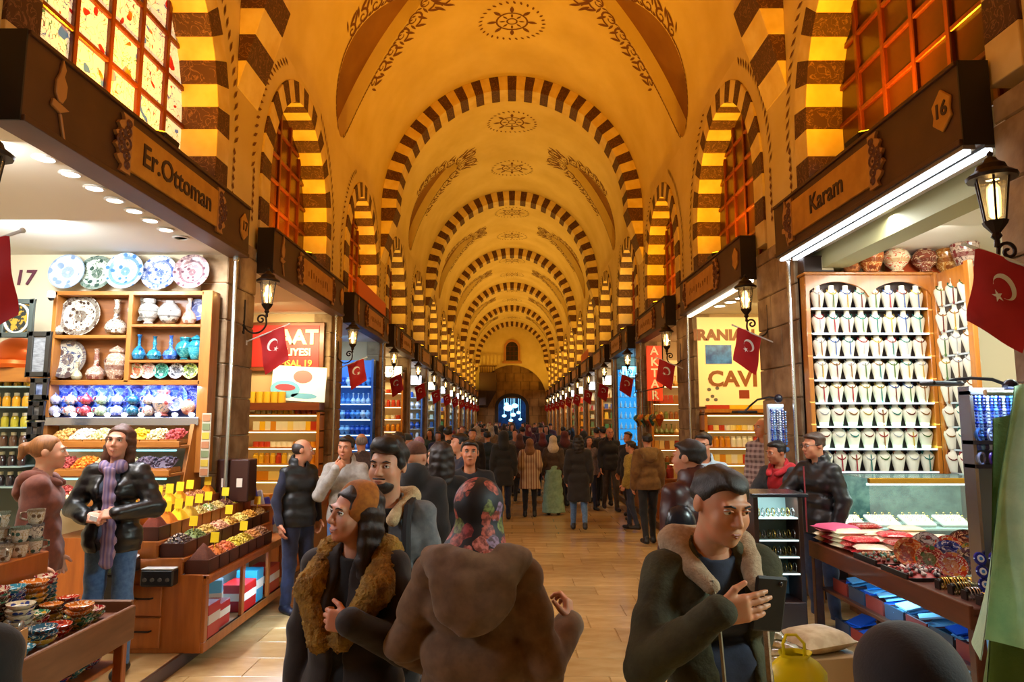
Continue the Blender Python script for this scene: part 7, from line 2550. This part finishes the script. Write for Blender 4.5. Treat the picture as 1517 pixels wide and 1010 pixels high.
# --- young man in the olive jacket, looking at his phone
x, H = at(1052, 684, 2.35)
pose = dict(head=(.16, .26, .04), elR=(-.265, -.10, 1.13), wrR=(-.10, -.255, 1.32), hdR=(.95, -.10, .16), hnR=(.15, -1.0, .1), elL=(.175, .11, 1.12), wrL=(.165, .07, .90), hfwd=-.015)
pose['hnR'] = (.1, .98, .1)
root, r = person('man in an olive bomber jacket holding up a black phone', x, 2.35, H, .12, 3, pose, skin=(204, 150, 112), hair=('short', (24, 17, 13)),
    top=[dict(name='shirt', mat=cloth((98, 28, 30)), add=.002, hem=.9, sleeves=False),
         dict(name='sweater', mat=cloth((28, 36, 60)), add=.006, hem=.86, sleeves=False, vneck=.06, vz=1.22),
         dict(name='jacket', mat=M((66, 64, 38), .9, col2=(50, 48, 28), scale=9, bump=.4, bscale=60), add=.028, hem=.80, open=.055, openx=.035, openr=-.06, collar=False, post=quilt(.16, .010, 1.0))],
    bottom=dict(kind='trousers', mat=djeans), hands=('flat', 'relax'))
sh = M((178, 156, 128), .95, col2=(158, 134, 106), scale=60, bump=.6, bscale=160)
sdf_obj('hood', [cap((-.10, .075, 1.46), (.10, .075, 1.46), .055, None, .03), cap((-.12, .04, 1.455), (-.062, -.115, 1.36), .042, .030, .03), cap((.12, .04, 1.455), (.085, -.115, 1.36), .042, .030, .03), ell((0, .115, 1.40), (.12, .045, .10), .04), cap((0, -.0, 1.44), (0, -.02, 1.60), .064, .07, .015, 1.0, 1)], .0105, sh, root, folds(.004, 1.6))
b = MB(); b.tube([(-.060, -.128, 1.38), (-.052, -.150, 1.25), (-.040, -.152, 1.05), (-.02, -.150, .82)], .006, 5); b.build('zip', M((150, 140, 120), .4, .5), root)
b = MB(); b.tube([(.085, -.128, 1.38), (.10, -.135, 1.25), (.106, -.14, 1.05), (.116, -.14, .82)], .010, 5); b.build('lining_edge', sh, root)
# phone in his right hand
sc_ = H / 1.725
ph = thing('phone', 'black phone held up by the man in the olive jacket', 'phone', root.location)
ph.rotation_euler = (0, 0, .12); ph.scale = (sc_,) * 3
b = MB(); b.box((0, 0, 0), (.098, .014, .158)); pb_ = b.build('case', M((14, 13, 14), .5), ph, bevel=.006)
pb_.location = (.058, -.245, 1.338); pb_.rotation_euler = (.12, .10, .05)
b = MB(); b.sphere((.025, -.008, .06), (.008, .003, .008), 10, 6); b.build('lens', M((40, 40, 46), .1), pb_)

# --- woman with the mustard headband and fur collar
x, H = at(530, 717, 2.82)
pose = dict(head=(-.62, -.02, .06), smile=1.0, elL=(.23, -.06, 1.10), wrL=(.085, -.235, 1.235), hdL=(-.95, -.05, .1), hnL=(-.05, 1.0, -.1), elR=(-.25, .06, 1.12), wrR=(-.24, -.02, .88), knR=(-.1, -.06, .5), anL=(.1, .14, .10))
root, r = person('smiling woman with a mustard headband and brown fur collar', x, 2.82, H, -.18, 3, pose, True, skin=(210, 154, 122), hair=('long', (34, 20, 14)),
    top=[dict(name='sweater', mat=blackt, add=.006, hem=.86, sleeves=False, collar=True), dict(name='coat', mat=cloth((40, 28, 22), (30, 21, 17), 18), add=.034, hem=.46, flare=.07, open=.03, openx=-.02)],
    bottom=dict(kind='trousers', mat=blackt), hands=('relax', 'grip'), girth=.012)
fm_ = M((184, 140, 54), .9, col2=(116, 80, 28), scale=22, bump=.9, bscale=90, lo=.3, hi=.7, bdist=.02)
sdf_obj('fur_collar', [cap((-.10, .07, 1.45), (.10, .07, 1.45), .062, None, .03), cap((-.125, .04, 1.44), (-.145, -.10, 1.32), .062, .062, .03), cap((-.145, -.10, 1.32), (-.075, -.165, 1.14), .060, .045, .03), cap((.125, .04, 1.44), (.135, -.10, 1.33), .064, .064, .03), cap((.135, -.10, 1.33), (.02, -.165, 1.15), .062, .045, .03)], .0095, fm_, root, furf(.011))
sdf_obj('headband', [r.hell((0, .024, .030), (.0965, .113, .1025), .01), bx_(r.H((0, -.158, .03)), (.2, .1, .2), .01, .01, r.Rh @ np.array(Matrix.Rotation(-.35, 3, 'X')), 1), bx_(r.H((0, .158, .02)), (.2, .1, .25), .01, .01, r.Rh @ np.array(Matrix.Rotation(-.35, 3, 'X')), 1), r.hbox((0, .0, -.15), (.2, .2, .11), .02, .01, 1)], .006, cloth((178, 106, 20), (150, 84, 14), 50), root)
# handbag
# --- woman in the floral scarf, seen from behind
x, H = at(708, 709, 2.56)
pose = dict(head=(-.25, .1, 0), elR=(-.25, .035, 1.07), wrR=(-.33, -.15, 1.17), hdR=(.05, -.35, .93), hnR=(.9, -.3, .2), elL=(.27, -.02, 1.12), wrL=(.2, -.2, 1.0))
root, r = person('woman in a floral headscarf and tan padded jacket, seen from behind', x, 2.56, H, PI - .1, 3, pose, False, skin=(200, 144, 108), hair=('hijab', (20, 20, 26), floral_mat()),
    top=[dict(name='jacket', mat=m_tan, add=.036, hem=.58, flare=.02, post=quilt(.15, .013, 2.0))], bottom=dict(kind='trousers', mat=blackt), hands=('pinch', 'relax'), girth=.034, face=True)
sdf_obj('jacket_hood', [cap((-.11, .08, 1.44), (.11, .08, 1.44), .065, None, .05), ell((0, .135, 1.34), (.15, .055, .135), .06), cap((-.15, .03, 1.43), (-.13, -.1, 1.36), .06, .05, .04), cap((.15, .03, 1.43), (.13, -.1, 1.36), .06, .05, .04), cap((0, .0, 1.45), (0, -.0, 1.62), .085, .10, .02, 1.0, 1)], .0105, m_tan, root, folds(.005, 1.5))
sc_ = H / 1.725
# --- young man in the grey denim jacket
x, H = at(576, 652, 3.4)
pose = dict(head=(-.10, .02, .03))
root, r = person('bearded young man in a grey denim jacket with pale fleece collar', x, 3.4, H, -.12, 3, pose, skin=(208, 156, 122), hair=('thick', (18, 14, 13)), beard=(34, 24, 20),
    top=[dict(name='sweater', mat=blackt, add=.004, hem=.9, sleeves=False), dict(name='jacket', mat=cloth((112, 116, 120), (92, 96, 102), 30), add=.026, hem=.84, open=.03)], bottom=dict(kind='trousers', mat=blackt))
sdf_obj('fleece_collar', [cap((-.09, .07, 1.465), (.09, .07, 1.465), .046, None, .03), cap((-.105, .04, 1.46), (-.05, -.12, 1.38), .038, .025, .03), cap((.105, .04, 1.46), (.06, -.12, 1.38), .04, .028, .03), cap((0, -.0, 1.45), (0, -.02, 1.60), .06, .066, .012, 1.0, 1)], .0105, M((206, 182, 140), .95, col2=(186, 160, 120), scale=50, bump=.6, bscale=140), root, folds(.003, 2.0))
b = MB(); b.tube([(.12, .10, 1.38), (.115, .03, 1.462), (.118, -.07, 1.43), (.125, -.125, 1.34), (.13, -.135, 1.2), (.15, -.11, 1.02), (.16, .02, .95)], .021, 8); b.build('backpack_strap', M((22, 20, 22), .7), root)
sdf_obj('backpack', [bx_((0, .22, 1.2), (.15, .08, .22), .06, .02)], .018, M((24, 24, 28), .7), root)

# --- dark heads at the bottom edge
x, H = at(1338, 930, 1.28)
person('person in a black hood standing in front of the trinket table', x, 1.28, min(H, 1.62), PI, 2, {}, skin=(200, 146, 112), hair=('hood', (16, 17, 24), cloth((17, 18, 28))), top=[dict(name='coat', mat=cloth((18, 18, 24)), add=.03, hem=.6)], face=False)
person('person in a black coat at the edge of the ceramics table', -1.385, 1.62, 1.74, PI, 2, {}, hair=('short', (20, 16, 14)), top=[dict(name='coat', mat=cloth((16, 15, 16)), add=.045, hem=.5)], girth=.02, face=False)

# --- plate shop: two women
x, H = at(178, 629, 5.15)
pose = dict(smile=1.0, head=(.1, -.02, .06), elR=(-.27, -.03, 1.14), wrR=(-.08, -.215, 1.10), hdR=(.95, -.1, -.05), hnR=(0, .6, -.5), elL=(.29, -.02, 1.14), wrL=(.125, -.215, 1.13), hdL=(-.9, -.1, -.1), hnL=(0, .6, -.5))
root, r = person('smiling long-haired woman in a black puffer jacket with lilac scarf', x, 5.15, H - .1, .06, 2, pose, True, skin=(222, 166, 136), hair=('long', (72, 42, 26)),
    top=[dict(name='sweater', mat=cloth((60, 70, 90)), add=.004, hem=.86, sleeves=False), dict(name='puffer_jacket', mat=M((24, 24, 24), .35, bump=.2, bscale=40), add=.032, hem=.84, open=.05, post=quilt(.075, .013))], bottom=dict(kind='trousers', name='jeans', mat=cloth((84, 124, 176), (64, 100, 152), 30)), hands=('pinch', 'pinch'), z0=.1)
sdf_obj('scarf', [cap((-.045, -.05, 1.43), (.045, -.05, 1.43), .055, None, .03), cap((.02, -.14, 1.40), (.05, -.15, .80), .045, .055, .03, .45), cap((0, .0, 1.45), (0, -.01, 1.6), .062, .066, .012, 1, 1)], .013, stripe_mat([(128, 112, 150), (150, 132, 160), (110, 96, 140), (160, 130, 150)], .05), root, folds(.006, 1.8))
b = MB(); b.box((.0, -.27, 1.10), (.05, .006, .03), ry=.3); b.build('paper_slip', M((240, 238, 230), .6), root)
x, H = at(78, 644, 4.75)
pose = dict(head=(.1, .0, 0))
root, r = person('woman with tied-back hair in a dusty brown hooded sweatshirt', x - .03, 4.75, H - .1, 1.95, 2, pose, False, skin=(214, 164, 132), hair=('pony', (122, 76, 36)), top=[dict(name='sweatshirt', mat=cloth((118, 62, 44), (98, 50, 36), 24), add=.036, hem=.80)], bottom=dict(kind='trousers', mat=djeans), z0=.1)
sdf_obj('hood', [cap((-.10, .08, 1.44), (.10, .08, 1.44), .05, None, .04), ell((0, .125, 1.36), (.12, .05, .09), .04), cap((-.1, .04, 1.45), (-.04, -.09, 1.4), .04, .03, .03), cap((.1, .04, 1.45), (.04, -.09, 1.4), .04, .03, .03)], .014, cloth((118, 62, 44), (98, 50, 36), 24), root, folds(.004, 1.6))

# --- men by the food shop
x, y = G(437, 905); _, H = at(452, 657, y)
pose = dict(head=(.9, .1, 0), anR=(-.1, .03, .085), knL=(.1, -.03, .5), anL=(.11, -.06, .085), elR=(-.24, .05, 1.12), wrR=(-.24, -.03, .88), elL=(.24, .03, 1.12))
person('man in a black body warmer and navy trousers at the spice counter', x, y, 1.74, .95 , 2, pose, skin=(196, 140, 106), hair=('balding', (40, 30, 26)), top=[dict(name='sweater', mat=cloth((24, 26, 52)), add=.014, hem=.88), dict(name='body_warmer', mat=M((18, 18, 18), .5, bump=.2, bscale=30), add=.036, hem=.84, sleeves=False, collar=True, post=quilt(.09, .008))], bottom=dict(kind='trousers', mat=cloth((26, 34, 66), (20, 26, 52), 30), add=.016), shoes=(30, 34, 52), girth=.01)
x, H = at(514, 645, 7.2)
pose = dict(head=(-.1, .08, 0), elR=(-.25, -.08, 1.13), wrR=(-.045, -.2, 1.40), hdR=(.55, -.2, .6), hnR=(.2, 1, 0), elL=(.25, 0, 1.12), wrL=(.23, -.12, .9))
person('moustached man in a pale grey hoodie with a hand at his mouth', x, 7.2, H, .0, 2, pose, skin=(190, 132, 96), hair=('short', (22, 17, 15)), beard=None, top=[dict(name='hoodie', mat=cloth((172, 164, 154), (150, 142, 134), 24), add=.024, hem=.86, collar=True)], bottom=dict(kind='trousers', name='jeans', mat=jeans), hands=('fist', 'relax'))

# --- walkers in the aisle
WALK1 = dict(knR=(-.095, -.10, .50), anR=(-.10, -.12, .085), knL=(.095, .03, .5), anL=(.10, .16, .12))
WALK2 = dict(knL=(.095, -.10, .50), anL=(.10, -.12, .085), knR=(-.095, .03, .5), anR=(-.10, .16, .12))
def by_feet(u, v, Hh=None, vt=None):
    x, y = G(u, v)
    if Hh is None:
        Hh = P(u, vt, y)[1]
    return x, y, Hh
x, y, H = by_feet(962, 806, vt=641)
root, r = person('man in a mustard brown jacket and black trousers walking away', x, y, H, PI + .12, 2, dict(WALK1, head=(-.2, 0, 0)), skin=(196, 140, 106), hair=('short', (26, 20, 18)), top=[dict(name='jacket', mat=cloth((122, 84, 34), (102, 68, 26), 20), add=.045, hem=.84)], bottom=dict(kind='trousers', mat=blackt))
sdf_obj('jacket_hood', [cap((-.1, .08, 1.44), (.1, .08, 1.44), .06, None, .04), ell((0, .13, 1.36), (.12, .055, .09), .04)], .016, cloth((132, 96, 46), (112, 80, 36), 20), root)
x, y, H = by_feet(858, 785, vt=644)
person('person in a long black padded coat and light jeans walking away', x, y, H, PI - .05, 2, dict(WALK2), True, hair=('long', (26, 18, 16)), top=[dict(name='coat', mat=cloth((32, 28, 30)), add=.04, hem=.52, flare=.03)], bottom=dict(kind='trousers', name='jeans', mat=cloth((92, 128, 176), (74, 106, 150), 30)), shoes=(40, 40, 46), face=False)
x, y, H = by_feet(820, 762, vt=645)
person('woman in a cream headscarf and long mint green dress, seen from behind', x, y, H, PI, 2, {}, True, hair=('hijab', (206, 190, 166), cloth((206, 188, 160), (188, 168, 140), 30)), top=[dict(name='cardigan', mat=cloth((78, 60, 44)), add=.03, hem=.98)], bottom=dict(kind='skirt', name='dress', mat=cloth((142, 176, 146), (122, 158, 130), 20), hem=.05), face=False)
x, y, H = by_feet(785, 765, vt=648)
person('woman in a striped beige poncho and black trousers, seen from behind', x, y, H - .02, PI, 2, dict(elR=(-.2, .05, 1.15), wrR=(-.2, -.1, 1.0), elL=(.2, .05, 1.15), wrL=(.2, -.1, 1.0)), True, hair=('hijab', (140, 96, 56), cloth((136, 92, 52), (116, 76, 42), 30)), top=[dict(name='poncho', mat=stripe_mat([(190, 166, 132), (150, 104, 76), (190, 166, 132), (176, 150, 116), (110, 60, 44), (190, 166, 132)], .11), add=.055, hem=.62, flare=.05)], bottom=dict(kind='trousers', mat=blackt), face=False)
x, y, H = by_feet(905, 756, vt=633)
person('older man in a black jacket and brown trousers walking this way', x, y, H, .1, 2, dict(WALK2), skin=(190, 130, 94), hair=('balding', (60, 50, 44)), top=[dict(name='jacket', mat=dark(), add=.03, hem=.84, collar=True)], bottom=dict(kind='trousers', mat=cloth((66, 52, 38))), shoes=(40, 24, 18))
x, y, H = by_feet(746, 770, vt=638)
person('tall person in a black hooded coat and dark jeans walking away', x, y, H, PI + .05, 1, dict(WALK1), hair=('hood', (18, 18, 20), cloth((20, 19, 22))), top=[dict(name='coat', mat=cloth((22, 21, 24)), add=.04, hem=.66)], bottom=dict(kind='trousers', mat=djeans), face=False)
x, H = at(696, 652, 6.3)
root, r = person('woman in black facing this way with a small bundle on her arm', x, 6.3, H, .1, 2, dict(head=(0, -.1, 0), elL=(.24, -.06, 1.12), wrL=(.08, -.22, 1.12), elR=(-.24, -.04, 1.12), wrR=(-.1, -.22, 1.05)), True, skin=(196, 130, 90), hair=('short', (20, 16, 14)), top=[dict(name='coat', mat=cloth((18, 17, 20)), add=.03, hem=.45, flare=.05)], bottom=dict(kind='trousers', mat=blackt))
x, H = at(653, 655, 5.6)
person('woman with long dark hair in a black coat, seen from behind', x, 5.6, H, PI + .3, 2, dict(head=(.5, 0, 0)), True, hair=('long', (30, 18, 14)), top=[dict(name='coat', mat=cloth((20, 18, 20)), add=.03, hem=.4, flare=.04)], bottom=dict(kind='trousers', mat=blackt), face=False)
x, H = at(616, 654, 5.3)
person('person in a brown knit cap and black jacket, seen from behind', x, 5.3, H, PI - .2, 2, {}, hair=('cap', (96, 52, 30), cloth((98, 54, 32), (80, 42, 24), 60)), top=[dict(name='jacket', mat=cloth((22, 20, 22)), add=.04, hem=.8, collar=True)], face=False)

# --- right side: by the caviar shop and the necklace shop
x, H = at(1022, 651, 4.6)
person('man in a maroon leather jacket with a black shoulder bag, back turned', x, 4.6, H, PI + .5, 2, dict(head=(.35, 0, 0)), skin=(196, 140, 106), hair=('short', (24, 18, 16)), top=[dict(name='jacket', mat=M((70, 30, 28), .4, col2=(54, 22, 20), scale=12, bump=.15), add=.036, hem=.8, collar=True)], bottom=dict(kind='trousers', mat=blackt), face=False, girth=.02)
bxw, byw = P(1008, 760, 4.38)[0], 4.38
tt = thing('shoulder_bag', 'black glossy bag slung behind the man in the maroon jacket', 'bag', (bxw, byw, P(1008, 800, 4.38)[1]))
sdf_obj('bag_body', [ell((0, 0, .1), (.10, .055, .1), .03), ell((0, .01, .16), (.075, .04, .06), .03)], .012, M((26, 28, 36), .25), tt)
b = MB(); b.tube([(.05, .04, .17), (.07, .09, .24), (.09, .12, .3)], .006, 6); b.build('strap', M((24, 24, 26), .5), tt)
x, H = at(1042, 640, 6.9)
root, r = person('bespectacled man in a pale blue shirt behind the maroon-jacketed man', x, 6.9, H, -.35, 2, dict(head=(-.2, .1, 0)), skin=(200, 142, 106), hair=('short', (30, 22, 18)), top=[dict(name='shirt', mat=cloth((186, 206, 214), (166, 190, 204), 30), add=.016, hem=.86, collar=True)])
def glasses(root, r):
    b = MB()
    for s in (-1, 1):
        n = 12
        b.tube([r.H((s * .031 + .019 * math.cos(2 * PI * i / n), -.106, .003 + .014 * math.sin(2 * PI * i / n))) for i in range(n)], .0022, 5, closed=True)
        b.tube([r.H((s * .05, -.104, .006)), r.H((s * .075, -.03, .008)), r.H((s * .078, .01, .004))], .002, 5)
    b.tube([r.H((-.012, -.107, .005)), r.H((.012, -.107, .005))], .002, 5)
    b.build('spectacles', M((20, 18, 18), .3), root)
glasses(root, r)
x, H = 3.27, 1.86
person('man in a dark checked shirt standing before the caviar shelves', x, 8.85, H, -.7, 2, dict(head=(-.5, .0, 0)), skin=(200, 140, 100), hair=('balding', (50, 40, 34)), top=[dict(name='shirt', mat=plaid_mat((150, 128, 128), (56, 36, 44), (206, 190, 186)), add=.018, hem=.84, collar=True)], bottom=dict(kind='trousers', name='jeans', mat=djeans), z0=.1, girth=.02)
x, H = at(1208, 640, 6.62)
pose = dict(head=(-.25, .12, 0), elR=(-.25, -.13, 1.16), wrR=(-.21, -.36, 1.10), hdR=(-.1, -.9, -.35), elL=(.25, .02, 1.12))
root, r = person('bespectacled man in a quilted black jacket leaning on the aisle stand', x, 6.62, H, -1.15, 2, pose, skin=(206, 148, 112), hair=('short', (56, 38, 26)), top=[dict(name='jacket', mat=M((24, 24, 26), .4, bump=.15), add=.032, hem=.82, collar=True, post=quilt(.07, .007))], bottom=dict(kind='trousers', mat=djeans), hands=('fist', 'relax'), z0=0)
glasses(root, r)
b = MB(); b.tube([(.0, -.17, 1.42), (.0, -.165, 1.15), (.0, -.165, .84)], .007, 5); b.build('zip', M((150, 60, 66), .5), root)
x, H = at(1153, 652, 7.15)
root, r = person('man in a red hooded top and grey jacket beside the quilted jacket man', x, 7.15, H, -1.0, 2, dict(head=(-.3, .2, 0), lean=-.0, elR=(-.24, -.12, 1.16), wrR=(-.18, -.34, 1.1), elL=(.25, -.1, 1.15), wrL=(.2, -.33, 1.1)), skin=(180, 118, 82), hair=('short', (20, 16, 14)), top=[dict(name='hoodie', mat=cloth((190, 24, 34), (166, 16, 26), 24), add=.016, hem=.88, sleeves=False, collar=True), dict(name='jacket', mat=cloth((52, 52, 54)), add=.03, hem=.82, open=.08)], bottom=dict(kind='trousers', mat=djeans))
sdf_obj('hood', [cap((-.10, .07, 1.45), (.10, .07, 1.45), .052, None, .04), ell((0, .12, 1.37), (.115, .05, .085), .04), cap((-.11, .03, 1.45), (-.05, -.12, 1.38), .04, .03, .03), cap((.11, .03, 1.45), (.05, -.12, 1.38), .04, .03, .03), cap((0, -.0, 1.45), (0, -.02, 1.60), .062, .068, .012, 1.0, 1)], .014, cloth((196, 26, 36), (170, 16, 26), 24), root, folds(.004, 1.6))
T_P = time.time() - T00
# ------------------------------------------------------------------ crowd farther down the hall
CR = [  # u, y, facing, label, hair, top colour, hem, fem, bottom
    (603, 9.6, PI - .4, 'person in a dark green knit cap among the crowd by the blue glass shop', ('cap', (30, 36, 28), cloth((34, 40, 30))), (40, 32, 30), .8, False),
    (621, 10.8, PI + .2, 'woman in a lilac headscarf and lilac top in the crowd', ('hijab', (150, 120, 160), cloth((176, 140, 168), (140, 104, 140), 60)), (120, 96, 140), .7, True),
    (642, 9.2, PI + .6, 'woman with loose dark hair and a grey coat in the crowd', ('long', (30, 20, 16)), (48, 46, 56), .7, True),
    (682, 8.2, -1.2, 'man in a navy jacket turned sideways in the crowd', ('short', (20, 16, 14)), (24, 30, 52), .82, False),
    (700, 13.8, .1, 'man with short dark hair and black coat facing this way', ('short', (24, 18, 16)), (26, 24, 26), .7, False),
    (722, 14.6, PI, 'person in a dark teal jacket walking away in the crowd', ('short', (22, 18, 16)), (28, 44, 60), .82, False),
    (664, 13.0, PI, 'tall man in a charcoal coat walking away by the spice side', ('short', (22, 18, 16)), (36, 34, 36), .6, False),
    (770, 16.2, PI - .1, 'man in a brown coat walking away beyond the striped poncho', ('hijab', (92, 50, 34), cloth((92, 50, 34))), (64, 46, 40), .6, True),
    (804, 17.4, PI, 'woman in a brown-red headscarf ahead of the mint dress', ('hijab', (110, 40, 32), cloth((112, 42, 34))), (70, 50, 48), .6, True),
    (836, 15.4, PI + .3, 'woman in a dark red headscarf beside the cream headscarf', ('hijab', (90, 34, 30), cloth((92, 34, 30))), (46, 34, 36), .6, True),
    (872, 14.9, .2, 'woman in black and white facing this way behind the padded coat', ('long', (26, 20, 18)), (150, 140, 140), .8, True),
    (884, 16.4, PI, 'man in a grey jacket walking away near the herbalist', ('short', (22, 18, 16)), (92, 84, 84), .82, False),
    (893, 15.4, PI + .2, 'man with short black hair and a black jacket near the herbalist', ('short', (16, 13, 12)), (26, 24, 26), .82, False),
    (934, 12.2, PI + .9, 'woman in a yellow floral top at the herbalist counter', ('short', (30, 22, 18)), (170, 140, 60), .8, True),
    (590, 8.8, PI + .8, 'man with dark hair beside the blue glass counter', ('short', (24, 20, 18)), (60, 52, 50), .82, False),
    (536, 9.6, PI + .4, 'grey-haired man behind the moustached man', ('balding', (120, 110, 104)), (84, 64, 54), .82, False),
    (930, 13.6, -.8, 'man in a dark jacket by the cyan-lit counter', ('short', (24, 18, 16)), (34, 30, 32), .82, False)]
for i, (u, y, rz, lab, hr, tc, hem, fem) in enumerate(CR):
    x = P(u, 630, y)[0]
    Hh = (1.62 if fem else 1.74) + .06 * math.sin(i * 2.3)
    person(lab, x, y, Hh, rz, 1, dict(WALK1 if i % 2 else WALK2), fem, skin=(200, 144, 108), hair=hr, top=[dict(name='coat', mat=cloth(tc), add=.03, hem=hem)], bottom=dict(kind='trousers', mat=[blackt, djeans, cloth((50, 44, 40))][i % 3]), group='crowd in the middle of the hall')
# distant shoppers: ten kinds, then copies of each
KINDS = [('black', (22, 21, 23), ('short', (20, 16, 14)), False), ('navy', (24, 30, 56), ('short', (24, 18, 16)), False), ('brown', (70, 46, 34), ('long', (34, 22, 16)), True), ('charcoal', (44, 42, 44), ('hood', (30, 30, 32), cloth((34, 33, 36))), False),
         ('maroon', (84, 28, 30), ('hijab', (110, 34, 34), cloth((120, 40, 40))), True), ('olive', (62, 60, 40), ('short', (26, 20, 16)), False), ('tan', (130, 100, 70), ('hijab', (180, 160, 130), cloth((186, 164, 134))), True), ('grey', (96, 92, 92), ('balding', (70, 62, 58)), False), ('teal', (30, 62, 72), ('long', (24, 18, 16)), True), ('plum', (60, 34, 56), ('cap', (30, 26, 30), cloth((34, 28, 34))), False)]
rc = random.Random(17)
protos = []
spots = []
occ = [tuple(o.location[:2]) for o in bpy.data.objects if o.name.startswith('person')]
for i in range(62):
    y = 15.6 + 34 * (i / 62) ** 1.35 + rc.uniform(-.4, .4)
    for _ in range(20):
        x = rc.uniform(-2.15, 1.7)
        if all(math.hypot(x - a, y - q) > .75 for a, q in spots + occ): break
    spots.append((x, y))
for i, (x, y) in enumerate(spots):
    kd = i % 10
    away = (i * 7) % 10 < 6
    rz = (PI if away else 0) + rc.uniform(-.5, .5)
    lab = '%s-clad shopper in the distant crowd' % KINDS[kd][0]
    if i < 10:
        nm, tc, hr, fem = KINDS[kd]
        root, r = person(lab, x, y, 1.72, rz, 0, dict(WALK1 if i % 2 else WALK2), fem, skin=(198, 142, 106), hair=hr, top=[dict(name='coat', mat=cloth(tc), add=.03, hem=.7)], bottom=dict(kind='trousers', mat=[blackt, djeans][i % 2]), group='distant %s-clad shoppers' % nm)
        protos.append(root)
    else:
        o = ctree(protos[kd], None, (x, y, 0), rz)
    (protos[kd] if i < 10 else o).scale = ((1.62 + .16 * rc.random()) / 1.725,) * 3
